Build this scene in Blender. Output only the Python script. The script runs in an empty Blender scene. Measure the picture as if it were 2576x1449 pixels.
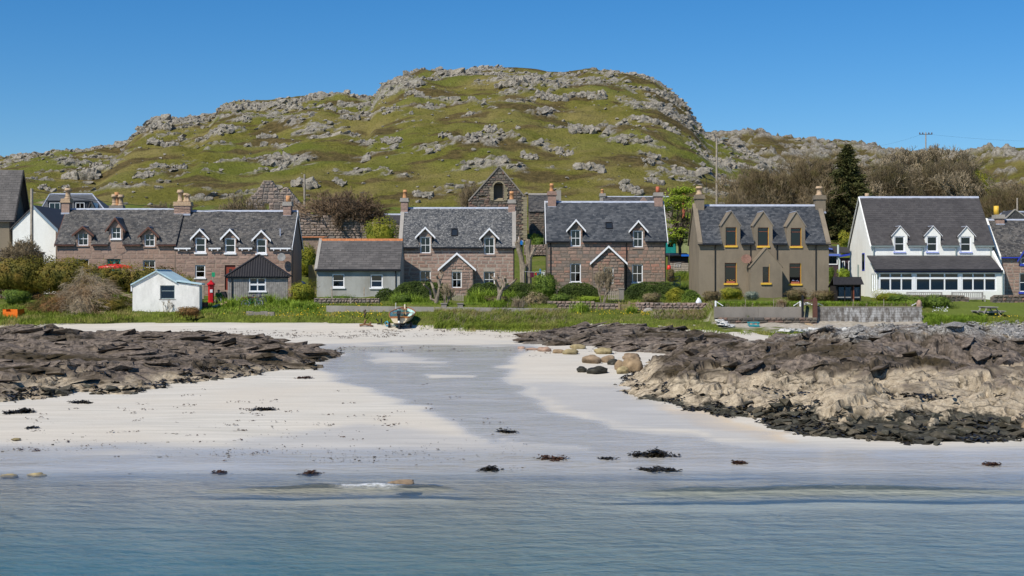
import bpy, bmesh, math, random
import numpy as np
from mathutils import Vector, Matrix
R = math.radians
random.seed(11)
rng = np.random.default_rng(7)
scene = bpy.context.scene
C = scene.collection

# ------------------------------------------------------------------ camera, sky, sun, exposure
CAM_H = 6.6
cam_data = bpy.data.cameras.new("camera")
cam = bpy.data.objects.new("camera", cam_data)
C.objects.link(cam)
cam.location = (0, 0, CAM_H)
cam.rotation_euler = (R(90), 0, 0)
cam_data.sensor_width = 36.0
cam_data.lens = 50.0
cam_data.shift_y = -0.0095
cam_data.clip_start = 0.5
cam_data.clip_end = 9000
scene.camera = cam

SUN_EL, SUN_AZ = 47.0, 42.0          # azimuth measured from behind the camera towards the left
sun_dir = Vector((-math.sin(R(SUN_AZ)) * math.cos(R(SUN_EL)), -math.cos(R(SUN_AZ)) * math.cos(R(SUN_EL)), math.sin(R(SUN_EL))))
world = bpy.data.worlds.new("World")
scene.world = world
world.use_nodes = True
wn = world.node_tree
wn.nodes.clear()
sky = wn.nodes.new("ShaderNodeTexSky")
sky.sky_type = 'NISHITA'
sky.sun_disc = False
sky.sun_elevation = R(SUN_EL)
sky.sun_rotation = math.atan2(sun_dir.x, sun_dir.y)
sky.altitude = 0
sky.air_density = 1.0
sky.dust_density = 0.0
sky.ozone_density = 10.0
bg = wn.nodes.new("ShaderNodeBackground")
bg.inputs["Strength"].default_value = 0.104
wo = wn.nodes.new("ShaderNodeOutputWorld")
hs = wn.nodes.new("ShaderNodeHueSaturation")
hs.inputs["Saturation"].default_value = 1.2
wn.links.new(sky.outputs[0], hs.inputs["Color"])
wn.links.new(hs.outputs[0], bg.inputs[0])
wn.links.new(bg.outputs[0], wo.inputs[0])
sl = bpy.data.lights.new("sun", 'SUN')
sl.energy = 5.0
sl.angle = R(0.5)
sl.color = (1.0, 0.95, 0.86)
so = bpy.data.objects.new("sun", sl)
C.objects.link(so)
so.rotation_euler = sun_dir.to_track_quat('Z', 'Y').to_euler()
scene.view_settings.view_transform = 'Standard'
scene.view_settings.look = 'None'
scene.view_settings.exposure = 0.0
scene.view_settings.gamma = 1.0
scene.view_settings.use_curve_mapping = False
scene.cycles.max_bounces = 8
scene.cycles.transparent_max_bounces = 16
scene.cycles.use_denoising = True

# ------------------------------------------------------------------ numbers: noise and projection helpers
FP, CX, HY = 3577.8, 1288.0, 700.0    # focal length, centre column, eye-level row of a 2576 px wide measure of the view

def wx(x, Y): return (x - CX) * Y / FP
def wz(y, Y): return CAM_H - (y - HY) * Y / FP
def W(x, y, Y): return Vector((wx(x, Y), Y, wz(y, Y)))

def _hash(ix, iy, seed):
    h = (ix.astype(np.int64) * 374761393 + iy.astype(np.int64) * 668265263 + seed * 1274126177) & 0xFFFFFFFF
    h = ((h ^ (h >> 13)) * 1274126177) & 0xFFFFFFFF
    h = ((h ^ (h >> 16)) * 2246822519) & 0xFFFFFFFF
    return ((h ^ (h >> 15)) & 0xFFFFFF) / float(0xFFFFFF)

def vnoise(x, y, seed=0):
    x = np.asarray(x, float); y = np.asarray(y, float)
    ix = np.floor(x); iy = np.floor(y); fx = x - ix; fy = y - iy
    ux = fx * fx * fx * (fx * (fx * 6 - 15) + 10); uy = fy * fy * fy * (fy * (fy * 6 - 15) + 10)
    def g(dx, dy):
        a = _hash(ix + dx, iy + dy, seed) * 2 * math.pi
        return np.cos(a) * (fx - dx) + np.sin(a) * (fy - dy)
    n0 = g(0, 0) * (1 - ux) + g(1, 0) * ux
    n1 = g(0, 1) * (1 - ux) + g(1, 1) * ux
    return (n0 * (1 - uy) + n1 * uy) * 1.5

def fbm(x, y, oct=4, seed=0, gain=0.5):
    s = 0; a = 1; f = 1
    for i in range(oct):
        s = s + a * vnoise(x * f + 17.3 * i, y * f - 9.1 * i, seed + i); a *= gain; f *= 2.03
    return s

def worley(x, y, seed=0):
    """F1, F2, cell random, and vector to the nearest jittered centre"""
    x = np.asarray(x, float); y = np.asarray(y, float)
    ix = np.floor(x); iy = np.floor(y)
    f1 = np.full(x.shape, 9.0); f2 = np.full(x.shape, 9.0); cr = np.zeros(x.shape); vx = np.zeros(x.shape); vy = np.zeros(x.shape)
    for dx in (-1, 0, 1):
        for dy in (-1, 0, 1):
            px = ix + dx + _hash(ix + dx, iy + dy, seed); py = iy + dy + _hash(ix + dx, iy + dy, seed + 5)
            d = np.hypot(px - x, py - y)
            r = _hash(ix + dx, iy + dy, seed + 9)
            near = d < f1
            f2 = np.where(near, f1, np.minimum(f2, d))
            cr = np.where(near, r, cr); vx = np.where(near, x - px, vx); vy = np.where(near, y - py, vy)
            f1 = np.where(near, d, f1)
    return f1, f2, cr, vx, vy

def facets(x, y, seed=0, tilt=1.0):
    f1, f2, cr, vx, vy = worley(x, y, seed)
    a = cr * 6.283 * 7.0
    h = (cr - 0.5) + tilt * (np.cos(a) * vx + np.sin(a) * vy)
    crack = np.clip((f2 - f1) / 0.12, 0, 1)
    return h - 0.45 * (1 - crack) ** 2

def sstep(a, b, x):
    t = np.clip((x - a) / (b - a), 0, 1)
    return t * t * (3 - 2 * t)

def sdist(px, py, poly):
    """signed distance to a polygon, positive inside"""
    px = np.asarray(px, float); py = np.asarray(py, float)
    d = np.full(px.shape, 1e9); inside = np.zeros(px.shape, bool)
    n = len(poly)
    for i in range(n):
        x0, y0 = poly[i]; x1, y1 = poly[(i + 1) % n]
        ex, ey = x1 - x0, y1 - y0
        t = np.clip(((px - x0) * ex + (py - y0) * ey) / (ex * ex + ey * ey + 1e-12), 0, 1)
        d = np.minimum(d, np.hypot(px - x0 - t * ex, py - y0 - t * ey))
        if y0 != y1:
            c = ((y0 > py) != (y1 > py)) & (px < (x1 - x0) * (py - y0) / (y1 - y0) + x0)
            inside ^= c
    return np.where(inside, d, -d)

# ------------------------------------------------------------------ ground shape
PY = [-4000, -300, 0, 28, 40, 49.7, 60, 80, 102, 105, 108, 113, 124, 134, 150, 165, 190, 215, 240]
PZ = [-9, -7, -3.2, -1.45, -0.62, 0, .58, 1.71, 2.95, 3.45, 3.95, 4.6, 4.95, 5.1, 7.2, 9.8, 14, 18.2, 21]

def base_z(X, Y):
    X = np.asarray(X, float); Y = np.asarray(Y, float)
    z = np.interp(Y, PY, PZ)
    z = z - 1.3 * sstep(44, 27, Y) * sstep(6, -10, X)
    # terraces held by the garden walls
    a0, a1 = wx(1797, 104), wx(2318, 104)
    m = sstep(a0 - .2, a0 + .1, X) * (1 - sstep(a1 - .1, a1 + .1, X)) * sstep(104.35, 104.5, Y) * (1 - sstep(112, 114, Y))
    z = z + m * np.maximum(0, 4.46 - z)
    b0, b1 = wx(800, 108), wx(1405, 108)
    m = sstep(b0 - .2, b0 + .1, X) * (1 - sstep(b1 - .1, b1 + .1, X)) * sstep(108.3, 108.5, Y) * (1 - sstep(112, 114, Y))
    z = z + m * np.maximum(0, 4.42 - z)
    # the house platforms are level
    m = sstep(116, 119, Y) * (1 - sstep(134, 140, Y))
    return z

def gz(x, y): return float(base_z(x, y))

def at_px(x, y):
    """the ground point seen at column x, row y of the measured view"""
    Y = np.linspace(26, 210, 1841)
    z = base_z(wx(x, Y), Y)
    ray = wz(y, Y)
    k = np.nonzero(ray <= z)[0]
    Yh = Y[k[0]] if len(k) else 210.0
    return Vector((wx(x, Yh), Yh, float(base_z(wx(x, Yh), Yh))))

# ------------------------------------------------------------------ object helpers
def tag(o, label=None, cat=None, group=None, kind=None):
    if label: o['label'] = label
    if cat: o['category'] = cat
    if group: o['group'] = group
    if kind: o['kind'] = kind
    return o

def link(o, parent=None):
    C.objects.link(o)
    if parent is not None: o.parent = parent
    return o

def empty(name, loc=(0, 0, 0), rz=0.0, label=None, cat=None, group=None):
    o = bpy.data.objects.new(name, None)
    o.empty_display_size = 0.3
    o.location = loc; o.rotation_euler = (0, 0, rz)
    link(o)
    return tag(o, label, cat, group)

def np_mesh(name, verts, faces, mat=None, smooth=False, attrs=None, fattrs=None):
    """faces: (n,3) or (n,4) int array"""
    verts = np.asarray(verts, np.float32).reshape(-1, 3); faces = np.asarray(faces, np.int32)
    me = bpy.data.meshes.new(name)
    k = faces.shape[1]
    me.vertices.add(len(verts)); me.vertices.foreach_set("co", verts.ravel())
    me.loops.add(faces.size); me.loops.foreach_set("vertex_index", faces.ravel())
    me.polygons.add(len(faces)); me.polygons.foreach_set("loop_start", np.arange(0, faces.size, k, dtype=np.int32))
    me.polygons.foreach_set("use_smooth", np.full(len(faces), bool(smooth)))
    for nm, v in (attrs or {}).items():
        a = me.attributes.new(nm, 'FLOAT', 'POINT'); a.data.foreach_set("value", np.asarray(v, np.float32).ravel())
    for nm, v in (fattrs or {}).items():
        a = me.attributes.new(nm, 'FLOAT', 'FACE'); a.data.foreach_set("value", np.asarray(v, np.float32).ravel())
    me.update(); me.validate()
    if mat: me.materials.append(mat)
    return me

def grid_faces(nx, ny):
    i = np.arange(nx * ny).reshape(ny, nx)
    return np.stack([i[:-1, :-1], i[:-1, 1:], i[1:, 1:], i[1:, :-1]], -1).reshape(-1, 4)

def grid_obj(name, xs, ys, zf, mat, attrs=None, parent=None):
    X, Y = np.meshgrid(xs, ys)
    Z = zf(X, Y) if callable(zf) else zf
    me = np_mesh(name, np.stack([X, Y, Z], -1), grid_faces(len(xs), len(ys)), mat, True, attrs)
    return link(bpy.data.objects.new(name, me), parent)

def axis(*segs):
    """segs: (start, end, step) pieces joined into one coordinate list"""
    out = []
    for a, b, s in segs:
        n = max(1, int(round((b - a) / s)))
        out += list(np.linspace(a, b, n + 1)[:-1])
    out.append(segs[-1][1])
    return np.array(out)

# ------------------------------------------------------------------ material helpers
class G:
    def __init__(s, name):
        s.m = bpy.data.materials.new(name); s.m.use_nodes = True
        s.t = s.m.node_tree; s.t.nodes.clear()
    def n(s, typ, ins=None, **props):
        nd = s.t.nodes.new("ShaderNode" + typ)
        for k, v in props.items(): setattr(nd, k, v)
        for k, v in (ins or {}).items():
            if v is None: continue
            sk = nd.inputs[k]
            if isinstance(v, bpy.types.NodeSocket): s.t.links.new(v, sk)
            else:
                if sk.type == 'RGBA' and len(v) == 3: v = (*v, 1)
                sk.default_value = v
        return nd
    def pos(s): return s.n("NewGeometry").outputs["Position"]
    def obj(s): return s.n("TexCoord").outputs["Object"]
    def vec(s, v, sc=(1, 1, 1), loc=(0, 0, 0), rot=(0, 0, 0)): return s.n("Mapping", {"Vector": v, "Scale": sc, "Location": loc, "Rotation": rot}).outputs[0]
    def noise(s, scale, detail=4, rough=.55, v=None, dist=0.0): return s.n("TexNoise", {"Vector": v if v is not None else s.pos(), "Scale": scale, "Detail": detail, "Roughness": rough, "Distortion": dist}).outputs["Fac"]
    def voro(s, scale, v=None, feature='F1', out="Distance"): return s.n("TexVoronoi", {"Vector": v if v is not None else s.pos(), "Scale": scale}, feature=feature).outputs[out]
    def attr(s, name): return s.n("Attribute", attribute_name=name).outputs["Fac"]
    def rnd(s): return s.n("ObjectInfo").outputs["Random"]
    def mth(s, op, a, b=0.0, clamp=False):
        return s.n("Math", {0: a, 1: b}, operation=op, use_clamp=clamp).outputs[0]
    def mr(s, f, a, b, c=0.0, d=1.0): return s.n("MapRange", {"Value": f, "From Min": a, "From Max": b, "To Min": c, "To Max": d}).outputs[0]
    def mix(s, f, a, b, mode='MIX'):
        nd = s.n("Mix", data_type='RGBA', blend_type=mode)
        for k, v in ((0, f), (6, a), (7, b)):
            if isinstance(v, bpy.types.NodeSocket): s.t.links.new(v, nd.inputs[k])
            else: nd.inputs[k].default_value = v if k == 0 else (*v, 1)
        return nd.outputs[2]
    def ramp(s, f, stops, interp='LINEAR'):
        nd = s.n("ValToRGB", {0: f}); cr = nd.color_ramp; cr.interpolation = interp
        while len(cr.elements) < len(stops): cr.elements.new(0.5)
        for e, (p, c) in zip(cr.elements, stops): e.position = p; e.color = (*c, 1)
        return nd.outputs[0]
    def sep(s, v): return s.n("SeparateXYZ", {0: v}).outputs
    def bump(s, h, strength=.5, dist=.05, normal=None): return s.n("Bump", {"Height": h, "Strength": strength, "Distance": dist, "Normal": normal}).outputs[0]
    def bsdf(s, col, rough=.8, normal=None, spec=.3, **k):
        ins = {"Base Color": col, "Roughness": rough, "Normal": normal, "Specular IOR Level": spec}
        ins.update({a.replace("_", " "): b for a, b in k.items()})
        return s.n("BsdfPrincipled", ins).outputs[0]
    def out(s, surf=None, vol=None, disp=None):
        s.n("OutputMaterial", {"Surface": surf, "Volume": vol})
        return s.m

def simple(name, col, rough=.7, var=.15, scale=6.0, spec=.3, bump=0.0, metal=0.0):
    g = G(name)
    nz = g.noise(scale, 5)
    c = g.mix(g.mr(nz, .3, .7), tuple(x * (1 - var) for x in col), tuple(min(1, x * (1 + var)) for x in col))
    nrm = g.bump(g.noise(scale * 4, 4), bump, .02) if bump else None
    return g.out(g.bsdf(c, rough, nrm, spec, Metallic=metal))
# ------------------------------------------------------------------ materials of the land
def m_hill():
    g = G("hill_turf")
    rock = g.attr("rock")
    heath = g.attr("heath")
    n1 = g.noise(.09, 6, .6); n2 = g.noise(.9, 5, .65); n3 = g.noise(.035, 3)
    green = g.mix(g.mr(n2, .3, .7), (.108, .102, .017), (.200, .184, .036))
    green = g.mix(g.mr(n1, .42, .62), green, (.23, .19, .062))
    green = g.mix(g.mr(n3, .50, .62, 0, .55), green, (.125, .155, .022))
    brown = g.mix(g.mr(n2, .35, .65), (.055, .038, .017), (.15, .105, .045))
    c = g.mix(g.mth('MULTIPLY', heath, .85), green, brown)
    tuft_shade = g.noise(2.6, 4, .7)
    c = g.mix(g.mr(tuft_shade, .52, .66, 0, .65), c, (.050, .050, .014))  # dark noise patches put the shadows of grass tufts into the turf colour
    rk = g.ramp(g.noise(1.7, 6, .7), [(.3, (.10, .09, .075)), (.5, (.31, .28, .235)), (.7, (.48, .45, .39))])
    c = g.mix(rock, c, rk)
    h = g.mth('ADD', g.noise(1.3, 5, .65), g.mth('MULTIPLY', g.noise(5, 3, .7), .4))
    return g.out(g.bsdf(c, .95, g.bump(h, 1.0, .65), .1))

def m_hillrock():
    g = G("hill_rock")
    n = g.noise(1.6, 8, .72)
    c = g.ramp(n, [(.28, (.09, .08, .066)), (.40, (.28, .245, .19)), (.54, (.39, .345, .275)), (.75, (.53, .485, .41))])
    c = g.mix(g.mr(g.noise(.5, 3), .5, .7, 0, .5), c, (.22, .20, .14))
    c = g.mix(g.mth('MULTIPLY', g.rnd(), .2), c, (.30, .29, .27))
    h = g.mth('ADD', g.voro(1.3), g.mth('MULTIPLY', g.noise(5, 6, .75), .9))
    return g.out(g.bsdf(c, .95, g.bump(h, 1.0, .35), .1))

def m_ground():
    g = G("grass_ground")
    n1 = g.noise(.25, 5, .6); n2 = g.noise(3, 5, .7)
    c = g.mix(g.mr(n2, .3, .7), (.065, .085, .014), (.14, .165, .028))
    c = g.mix(g.mr(n1, .5, .72, 0, .6), c, (.17, .15, .055))
    lawn = g.attr("lawn")
    c = g.mix(lawn, c, g.mix(n2, (.10, .135, .022), (.15, .18, .035)))
    bare = g.attr("bare")
    c = g.mix(bare, c, g.mix(g.mr(n2, .35, .65), (.30, .26, .20), (.46, .41, .34)))
    h = g.noise(6, 5, .7)
    return g.out(g.bsdf(c, .95, g.bump(h, .8, .12), .1))

def m_sand():
    g = G("beach_sand")
    wet = g.attr("wet"); tan = g.attr("tan")
    p = g.pos()
    st = g.noise(1.0, 6, .62, g.vec(p, (.22, 2.6, 0)))
    fine = g.noise(14, 4, .7)
    big = g.noise(.12, 3)
    dry = g.mix(g.mr(st, .35, .65), (.485, .45, .38), (.615, .57, .49))
    dry = g.mix(g.mr(big, .4, .62, 0, .6), dry, (.565, .50, .405))
    dry = g.mix(g.mr(fine, .62, .75, 0, .35), dry, (.34, .31, .27))
    streak = g.noise(1.0, 5, .75, g.vec(p, (.12, 5.5, 0)))
    dry = g.mix(g.mth('MULTIPLY', g.mr(streak, .60, .68), g.attr("streak")), dry, (.30, .275, .235))
    dry = g.mix(g.mth('MULTIPLY', tan, g.mr(st, .3, .6, .5, 1)), dry, (.56, .44, .30))
    wets = g.mix(g.mr(st, .35, .65), (.42, .395, .35), (.52, .49, .435))
    c = g.mix(wet, dry, wets)
    rip = g.noise(1.0, 4, .6, g.vec(p, (1.3, 5.0, 0), rot=(0, 0, .25)), .6)
    rip = g.mth('ADD', g.mth('MULTIPLY', rip, .5), g.mth('MULTIPLY', g.noise(1.0, 3, .6, g.vec(p, (.45, 1.05, 0), rot=(0, 0, -.35)), .8), 1.3))
    hb = g.mth('ADD', g.noise(9, 4, .7), g.mth('MULTIPLY', st, 1.2))
    nb = g.bump(hb, .35, .04)
    nw = g.bump(g.mth('MULTIPLY', rip, g.attr("flow")), 1.0, .075)
    sheen = g.mr(wet, .3, 1.0, .45, .12)
    b = g.bsdf(c, .9, nb, .2, Coat_Weight=g.mr(wet, .15, .75), Coat_IOR=1.75, Coat_Roughness=sheen, Coat_Normal=nw)
    return g.out(b)

def m_sea():
    g = G("sea_water")
    p = g.pos()
    a = g.noise(1.0, 3, .55, g.vec(p, (1.1, 2.8, 0)), .6)
    b = g.noise(1.0, 3, .6, g.vec(p, (3.2, 9.5, 0), rot=(0, 0, .12)), .5)
    d = g.noise(1.0, 2, .5, g.vec(p, (.22, .8, 0)))
    h = g.mth('ADD', g.mth('ADD', g.mth('MULTIPLY', a, .55), g.mth('MULTIPLY', b, .22)), g.mth('MULTIPLY', d, .6))
    n = g.bump(h, .62, .12)
    fr = g.n("Fresnel", {"IOR": 1.42, "Normal": n}).outputs[0]
    gl = g.n("BsdfGlossy", {"Color": (1, 1, 1), "Roughness": .20, "Normal": n}).outputs[0]
    foam = g.attr("foam")
    tr = g.n("BsdfTransparent", {"Color": (1, 1, 1)}).outputs[0]
    haze = g.n("BsdfDiffuse", {"Color": (.034, .140, .158), "Normal": n}).outputs[0]
    body = g.n("MixShader", {0: g.mth('MULTIPLY', g.attr("depth"), .80), 1: tr, 2: haze}).outputs[0]
    w = g.n("MixShader", {0: g.mth('MULTIPLY', fr, g.attr("film")), 1: body, 2: gl}).outputs[0]
    f = g.bsdf((.85, .87, .88), .8)
    fm = g.mth('MULTIPLY', foam, g.mr(g.noise(1.0, 5, .75, g.vec(p, (5, 11, 3))), .36, .62))
    s = g.n("MixShader", {0: fm, 1: w, 2: f}).outputs[0]
    vol = g.n("VolumeAbsorption", {"Color": (.40, .78, .82), "Density": .10}).outputs[0]
    return g.out(s, vol)

def m_shore(lift=0.0, hi=0.0):
    g = G("shore_rock")
    p = g.pos(); z = g.sep(p)[2]
    nz = g.noise(.35, 4, .6)
    zz = g.mth('ADD', z, g.mth('MULTIPLY', g.mth('SUBTRACT', nz, .5), 2.6))
    zz = g.mth('ADD', zz, g.mth('MULTIPLY', g.mth('SUBTRACT', g.noise(1.6, 5, .7), .5), 1.5))
    f1 = g.noise(3.2, 7, .72); f2 = g.noise(11, 5, .75)
    zl = g.mth('ADD', zz, lift)
    black = g.mix(g.mr(f1, .35, .65), (.014, .013, .008), (.085, .080, .060))
    tan = g.ramp(f1, [(.30, (.10, .078, .05)), (.42, (.33, .262, .178)), (.56, (.44, .36, .25)), (.72, (.54, .455, .335))])
    tan = g.mix(g.mr(f2, .54, .64, 0, .75), tan, (.11, .095, .075))
    mauve = g.ramp(f1, [(.30, (.026, .021, .016)), (.46, (.115, .090, .070)), (.60, (.225, .178, .138)), (.74, (.28, .185, .11))])
    lich = g.mix(g.mr(f2, .42, .6), (.085, .078, .068), (.46, .435, .39))
    lich = g.mix(g.mr(g.noise(1.3, 4), .58, .70, 0, .6), lich, (.30, .19, .07))
    c = g.mix(g.mr(zz, .75, 1.0), black, tan)
    c = g.mix(g.mr(zl, 1.85, 2.3), c, mauve)
    weed = g.mth('MULTIPLY', g.mr(g.noise(.22, 4, .65, g.vec(p, (.5, 1.6, 1))), .46, .62), g.mr(zl, 1.8, 2.2))
    c = g.mix(weed, c, (.045, .032, .014))
    c = g.mix(g.mr(zz, 3.35 + hi, 4.0 + hi), c, lich)
    lg = g.attr("lichen")
    c = g.mix(g.mth('MULTIPLY', lg, g.mr(g.noise(.8, 4), .40, .55)), c, lich)
    c = g.mix(g.mth('MULTIPLY', g.attr("crev"), g.mr(f1, .3, .5, .35, .9)), c, (.028, .021, .011))
    h = g.mth('ADD', g.noise(4, 7, .75), g.mth('MULTIPLY', g.voro(2.2, g.vec(p, (1, .6, 1), rot=(0, 0, .5))), .8))
    q = g.vec(p, (.42, 1.5, .8), rot=(.2, .1, -.95)); q = g.n("VectorMath", {0: q, 1: g.n("TexNoise", {"Vector": p, "Scale": .7, "Detail": 4}).outputs["Color"]}, operation='ADD').outputs[0]
    ck = g.mr(g.n("TexVoronoi", {"Vector": q, "Scale": .85}, feature='DISTANCE_TO_EDGE').outputs["Distance"], .0, .055, 1, 0)
    ck = g.mth('MULTIPLY', ck, g.mr(g.noise(.6, 3), .40, .56))
    c = g.mix(g.mth('MULTIPLY', ck, .8), c, (.035, .027, .015))
    return g.out(g.bsdf(c, .85, g.bump(g.mth('SUBTRACT', h, g.mth('MULTIPLY', ck, 1.5)), .6, .10), .25))

def m_stone(name, cols, bumps=.6, dirt=(.10, .09, .08), scale=5):
    g = G(name)
    k = g.rnd()
    k = g.mth('FRACT', g.mth('ADD', k, g.attr("tint")))
    c = g.ramp(k, [(i / max(1, len(cols) - 1), c) for i, c in enumerate(cols)])
    n = g.noise(scale, 6, .7)
    c = g.mix(g.mr(n, .35, .7, .0, .55), c, dirt)
    c = g.mix(g.mr(g.noise(scale * 3, 4, .7), .55, .75, 0, .35), c, (.42, .36, .31))
    return g.out(g.bsdf(c, .92, g.bump(g.noise(scale * 2, 5, .7), bumps, .03), .15))
M_HILL, M_HROCK, M_GROUND, M_SAND, M_SEA, M_SHORE = m_hill(), m_hillrock(), m_ground(), m_sand(), m_sea(), m_shore()
M_SHOREL = m_shore(.45, .6)

# ------------------------------------------------------------------ beach
xs = axis((-3500, -300, 400), (-300, -70, 10), (-70, 70, .35), (70, 300, 10), (300, 3500, 400))
ys = axis((-3500, -300, 400), (-300, 10, 20), (10, 44, .5), (44, 106, .28), (106, 112, 1))
X, Y = np.meshgrid(xs, ys)
Zb = base_z(X, np.minimum(Y, 104))
SWELL = lambda X, Y: .055 * fbm(X / 9, Y / 4, 3, 5) * sstep(36, 46, Y)
Zb = Zb + SWELL(X, Y)
Yc = np.maximum(Y, 5)
U = CX + X * FP / Yc; V = HY + (CAM_H - Zb) * FP / Yc
un = U + 26 * fbm(X / 3, Y / 3, 3, 31); vn = V + 9 * fbm(X / 5, Y / 1.6, 3, 37)
def pm(poly, feather=14, k=3.0):
    return sstep(-feather, feather, sdist(un, vn * k, [(a, b * k) for a, b in poly]))
stream = pm([(700, 866), (1340, 868), (1350, 878), (1292, 900), (1275, 945), (1330, 1000), (1420, 1040), (1560, 1075), (1800, 1112), (2000, 1150), (2600, 1165), (2600, 1260), (-40, 1260), (-40, 1203), (330, 1192), (700, 1180), (1180, 1168), (1262, 1140), (1215, 1100), (1110, 1052), (960, 990), (840, 950), (780, 915), (850, 892)], 34)
bar = np.maximum(pm([(1075, 940), (1180, 938), (1190, 950), (1090, 952)], 10), pm([(930, 890), (1110, 905), (1130, 918), (950, 915)], 22) * .8)
bar = np.maximum(bar, pm([(1268, 1103), (1480, 1135), (1500, 1160), (1262, 1150)], 12) * .8)
film = pm([(900, 1060), (1250, 1100), (1260, 1130), (600, 1150), (560, 1110)], 40) * .5
film2 = pm([(1290, 955), (1560, 965), (1640, 1010), (1900, 1090), (1560, 1075), (1330, 1000)], 30) * .55
film3 = pm([(1550, 980), (1640, 1005), (1990, 1110), (1800, 1112)], 20) * .45
wet = np.clip(np.maximum.reduce([stream * (1 - bar * .75), film, film2, film3]), 0, 1)
shore = 1 - sstep(.06, .42, Zb + .05 * fbm(X / 6, Y / 2, 2, 39))
wet = np.maximum(wet, shore)
wet = wet * (.15 + .85 * sstep(-.26, -.07, Zb))
flow = np.clip(stream * (1 - bar) * sstep(860, 900, V) + film2 * .4, 0, 1)
flow = np.maximum(flow, .6 * shore)
tan = np.clip(pm([(1650, 1010), (1760, 1030), (1900, 1075), (2010, 1108), (1980, 1114), (1800, 1080), (1690, 1040)], 10) * .9 + .55 * sstep(1110, 1180, V) * (U < 1300) + .35 * sstep(0, 1, (2576 - U) / 900) * 0, 0, 1)
streak = sstep(1000, 1060, V) * (1 - sstep(1120, 1300, U)) * .8 + .12
beach = grid_obj("beach", xs, ys, Zb, M_SAND, {"wet": wet, "flow": flow, "tan": tan, "streak": np.clip(streak, 0, 1)})
tag(beach, kind='structure')

# ------------------------------------------------------------------ sea: closed body of water over the sand
sx = axis((-3400, -200, 400), (-200, -60, 10), (-60, 60, .3), (60, 200, 10), (200, 3400, 400))
sy = axis((-3400, -200, 400), (-200, 12, 20), (12, 56, .11), (56, 70, 2))
X, Y = np.meshgrid(sx, sy)
U = CX + X * FP / np.maximum(Y, 5)
def crest(Xc, y0, amp, s0, s1):
    yc = y0 + .5 * fbm(X / 9, 0 * X, 2, 71) + .12 * fbm(X / 1.5, 0 * X, 2, 73)
    d = Y - yc
    prof = np.where(d < 0, np.exp(-(d / s0) ** 2), np.exp(-(d / s1) ** 2))
    return amp * Xc * prof
a1 = sstep(420, 700, U) * (1 - sstep(1050, 1240, U)) * (0.75 + .35 * fbm(X / 2.5, 0 * X, 2, 75))
a2 = sstep(1450, 1750, U) * (1 - .45 * sstep(2200, 2600, U))
sea_z = .010 * fbm(X / 1.6, Y / .5, 3, 81) + crest(a1, 44.1, .26, .34, .24) + crest(a2, 43.6, .25, .48, .30) + crest(sstep(1600, 1780, U) * (1 - sstep(1850, 1950, U)), 47.6, .07, .3, .2)
sea_z *= sstep(10, 30, Y)
foam = sstep(835, 880, U) * (1 - sstep(980, 1010, U)) * np.exp(-((Y - 44.25 - .5 * fbm(X / 9, 0 * X, 2, 71)) / .26) ** 2) * 1.7
foam += .16 * (np.abs(Y - 47.2 - .3 * fbm(X / 4, 0 * X, 2, 79)) < .05) * (U < 760) * (U > 560)
depth = np.clip(-base_z(X, Y) / 2.8, 0, 1)
shal = sstep(.015, .20, -base_z(X, Y) - SWELL(X, Y))
nx, ny = len(sx), len(sy)
top = np.stack([X, Y, sea_z], -1).reshape(-1, 3)
ring = list(range(0, nx)) + [nx * j + nx - 1 for j in range(1, ny)] + [nx * (ny - 1) + i for i in range(nx - 2, -1, -1)] + [nx * j for j in range(ny - 2, 0, -1)]
low = top[ring].copy(); low[:, 2] = -14
nv = len(top); nr = len(ring)
ra = np.array(ring); lo = nv + np.arange(nr)
wall_f = np.stack([np.roll(ra, -1), ra, lo, np.roll(lo, -1)], -1)
cen = nv + nr
cap_f = np.stack([lo, np.full(nr, cen), np.full(nr, cen), np.roll(lo, -1)], -1)
allv = np.vstack([top, low, [[0, -1600, -14]]])
fq = np.vstack([grid_faces(nx, ny), wall_f])
pad = np.zeros(nr + 1)
me = bpy.data.meshes.new("sea")
me.from_pydata([tuple(v) for v in allv], [], [tuple(f) for f in fq.tolist()] + [(int(lo[i]), cen, int(lo[(i + 1) % nr])) for i in range(nr)])
me.polygons.foreach_set("use_smooth", np.ones(len(me.polygons), bool))
for nm, v in (("foam", np.clip(foam, 0, 1)), ("depth", depth), ("film", shal)):
    a = me.attributes.new(nm, 'FLOAT', 'POINT'); a.data.foreach_set("value", np.concatenate([v.ravel(), pad]).astype(np.float32))
me.materials.append(M_SEA)
tag(link(bpy.data.objects.new("sea", me)), kind='structure')

# ------------------------------------------------------------------ grassed ground from the beach edge to the foot of the hill
xs = axis((-3500, -260, 400), (-260, -72, 4), (-72, 72, .4), (72, 260, 4), (260, 3500, 400))
ys = axis((94, 116, .22), (116, 150, .6), (150, 246, 1.5))
X, Y = np.meshgrid(xs, ys)
Zg = base_z(X, Y)
U = CX + X * FP / Y; V = HY + (CAM_H - Zg) * FP / Y
EN = lambda X, Y: 7 * fbm(X / 1.2, Y / 1.2, 3, 91) + 8 * fbm(X / 5, Y / 5, 2, 92)
EDGE = [(-4000, 830), (-400, 828), (0, 826), (60, 824), (120, 812), (165, 816), (215, 812), (262, 812), (300, 800), (330, 797), (395, 806), (460, 806), (505, 800), (540, 803), (600, 806), (660, 806), (700, 800), (800, 802), (900, 806), (960, 812), (1010, 806), (1045, 822), (1090, 826), (1120, 833), (1180, 836), (1230, 833), (1300, 838), (1350, 838), (1400, 834), (1480, 824), (1600, 824), (1700, 832), (1800, 842), (1900, 838), (1960, 856), (2100, 866), (2290, 862), (2330, 816), (2600, 812), (6000, 812)]
edge = np.interp(U, [e[0] for e in EDGE], [e[1] for e in EDGE]) + EN(X, Y)
inside = sstep(-3, 9, edge - V)
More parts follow.
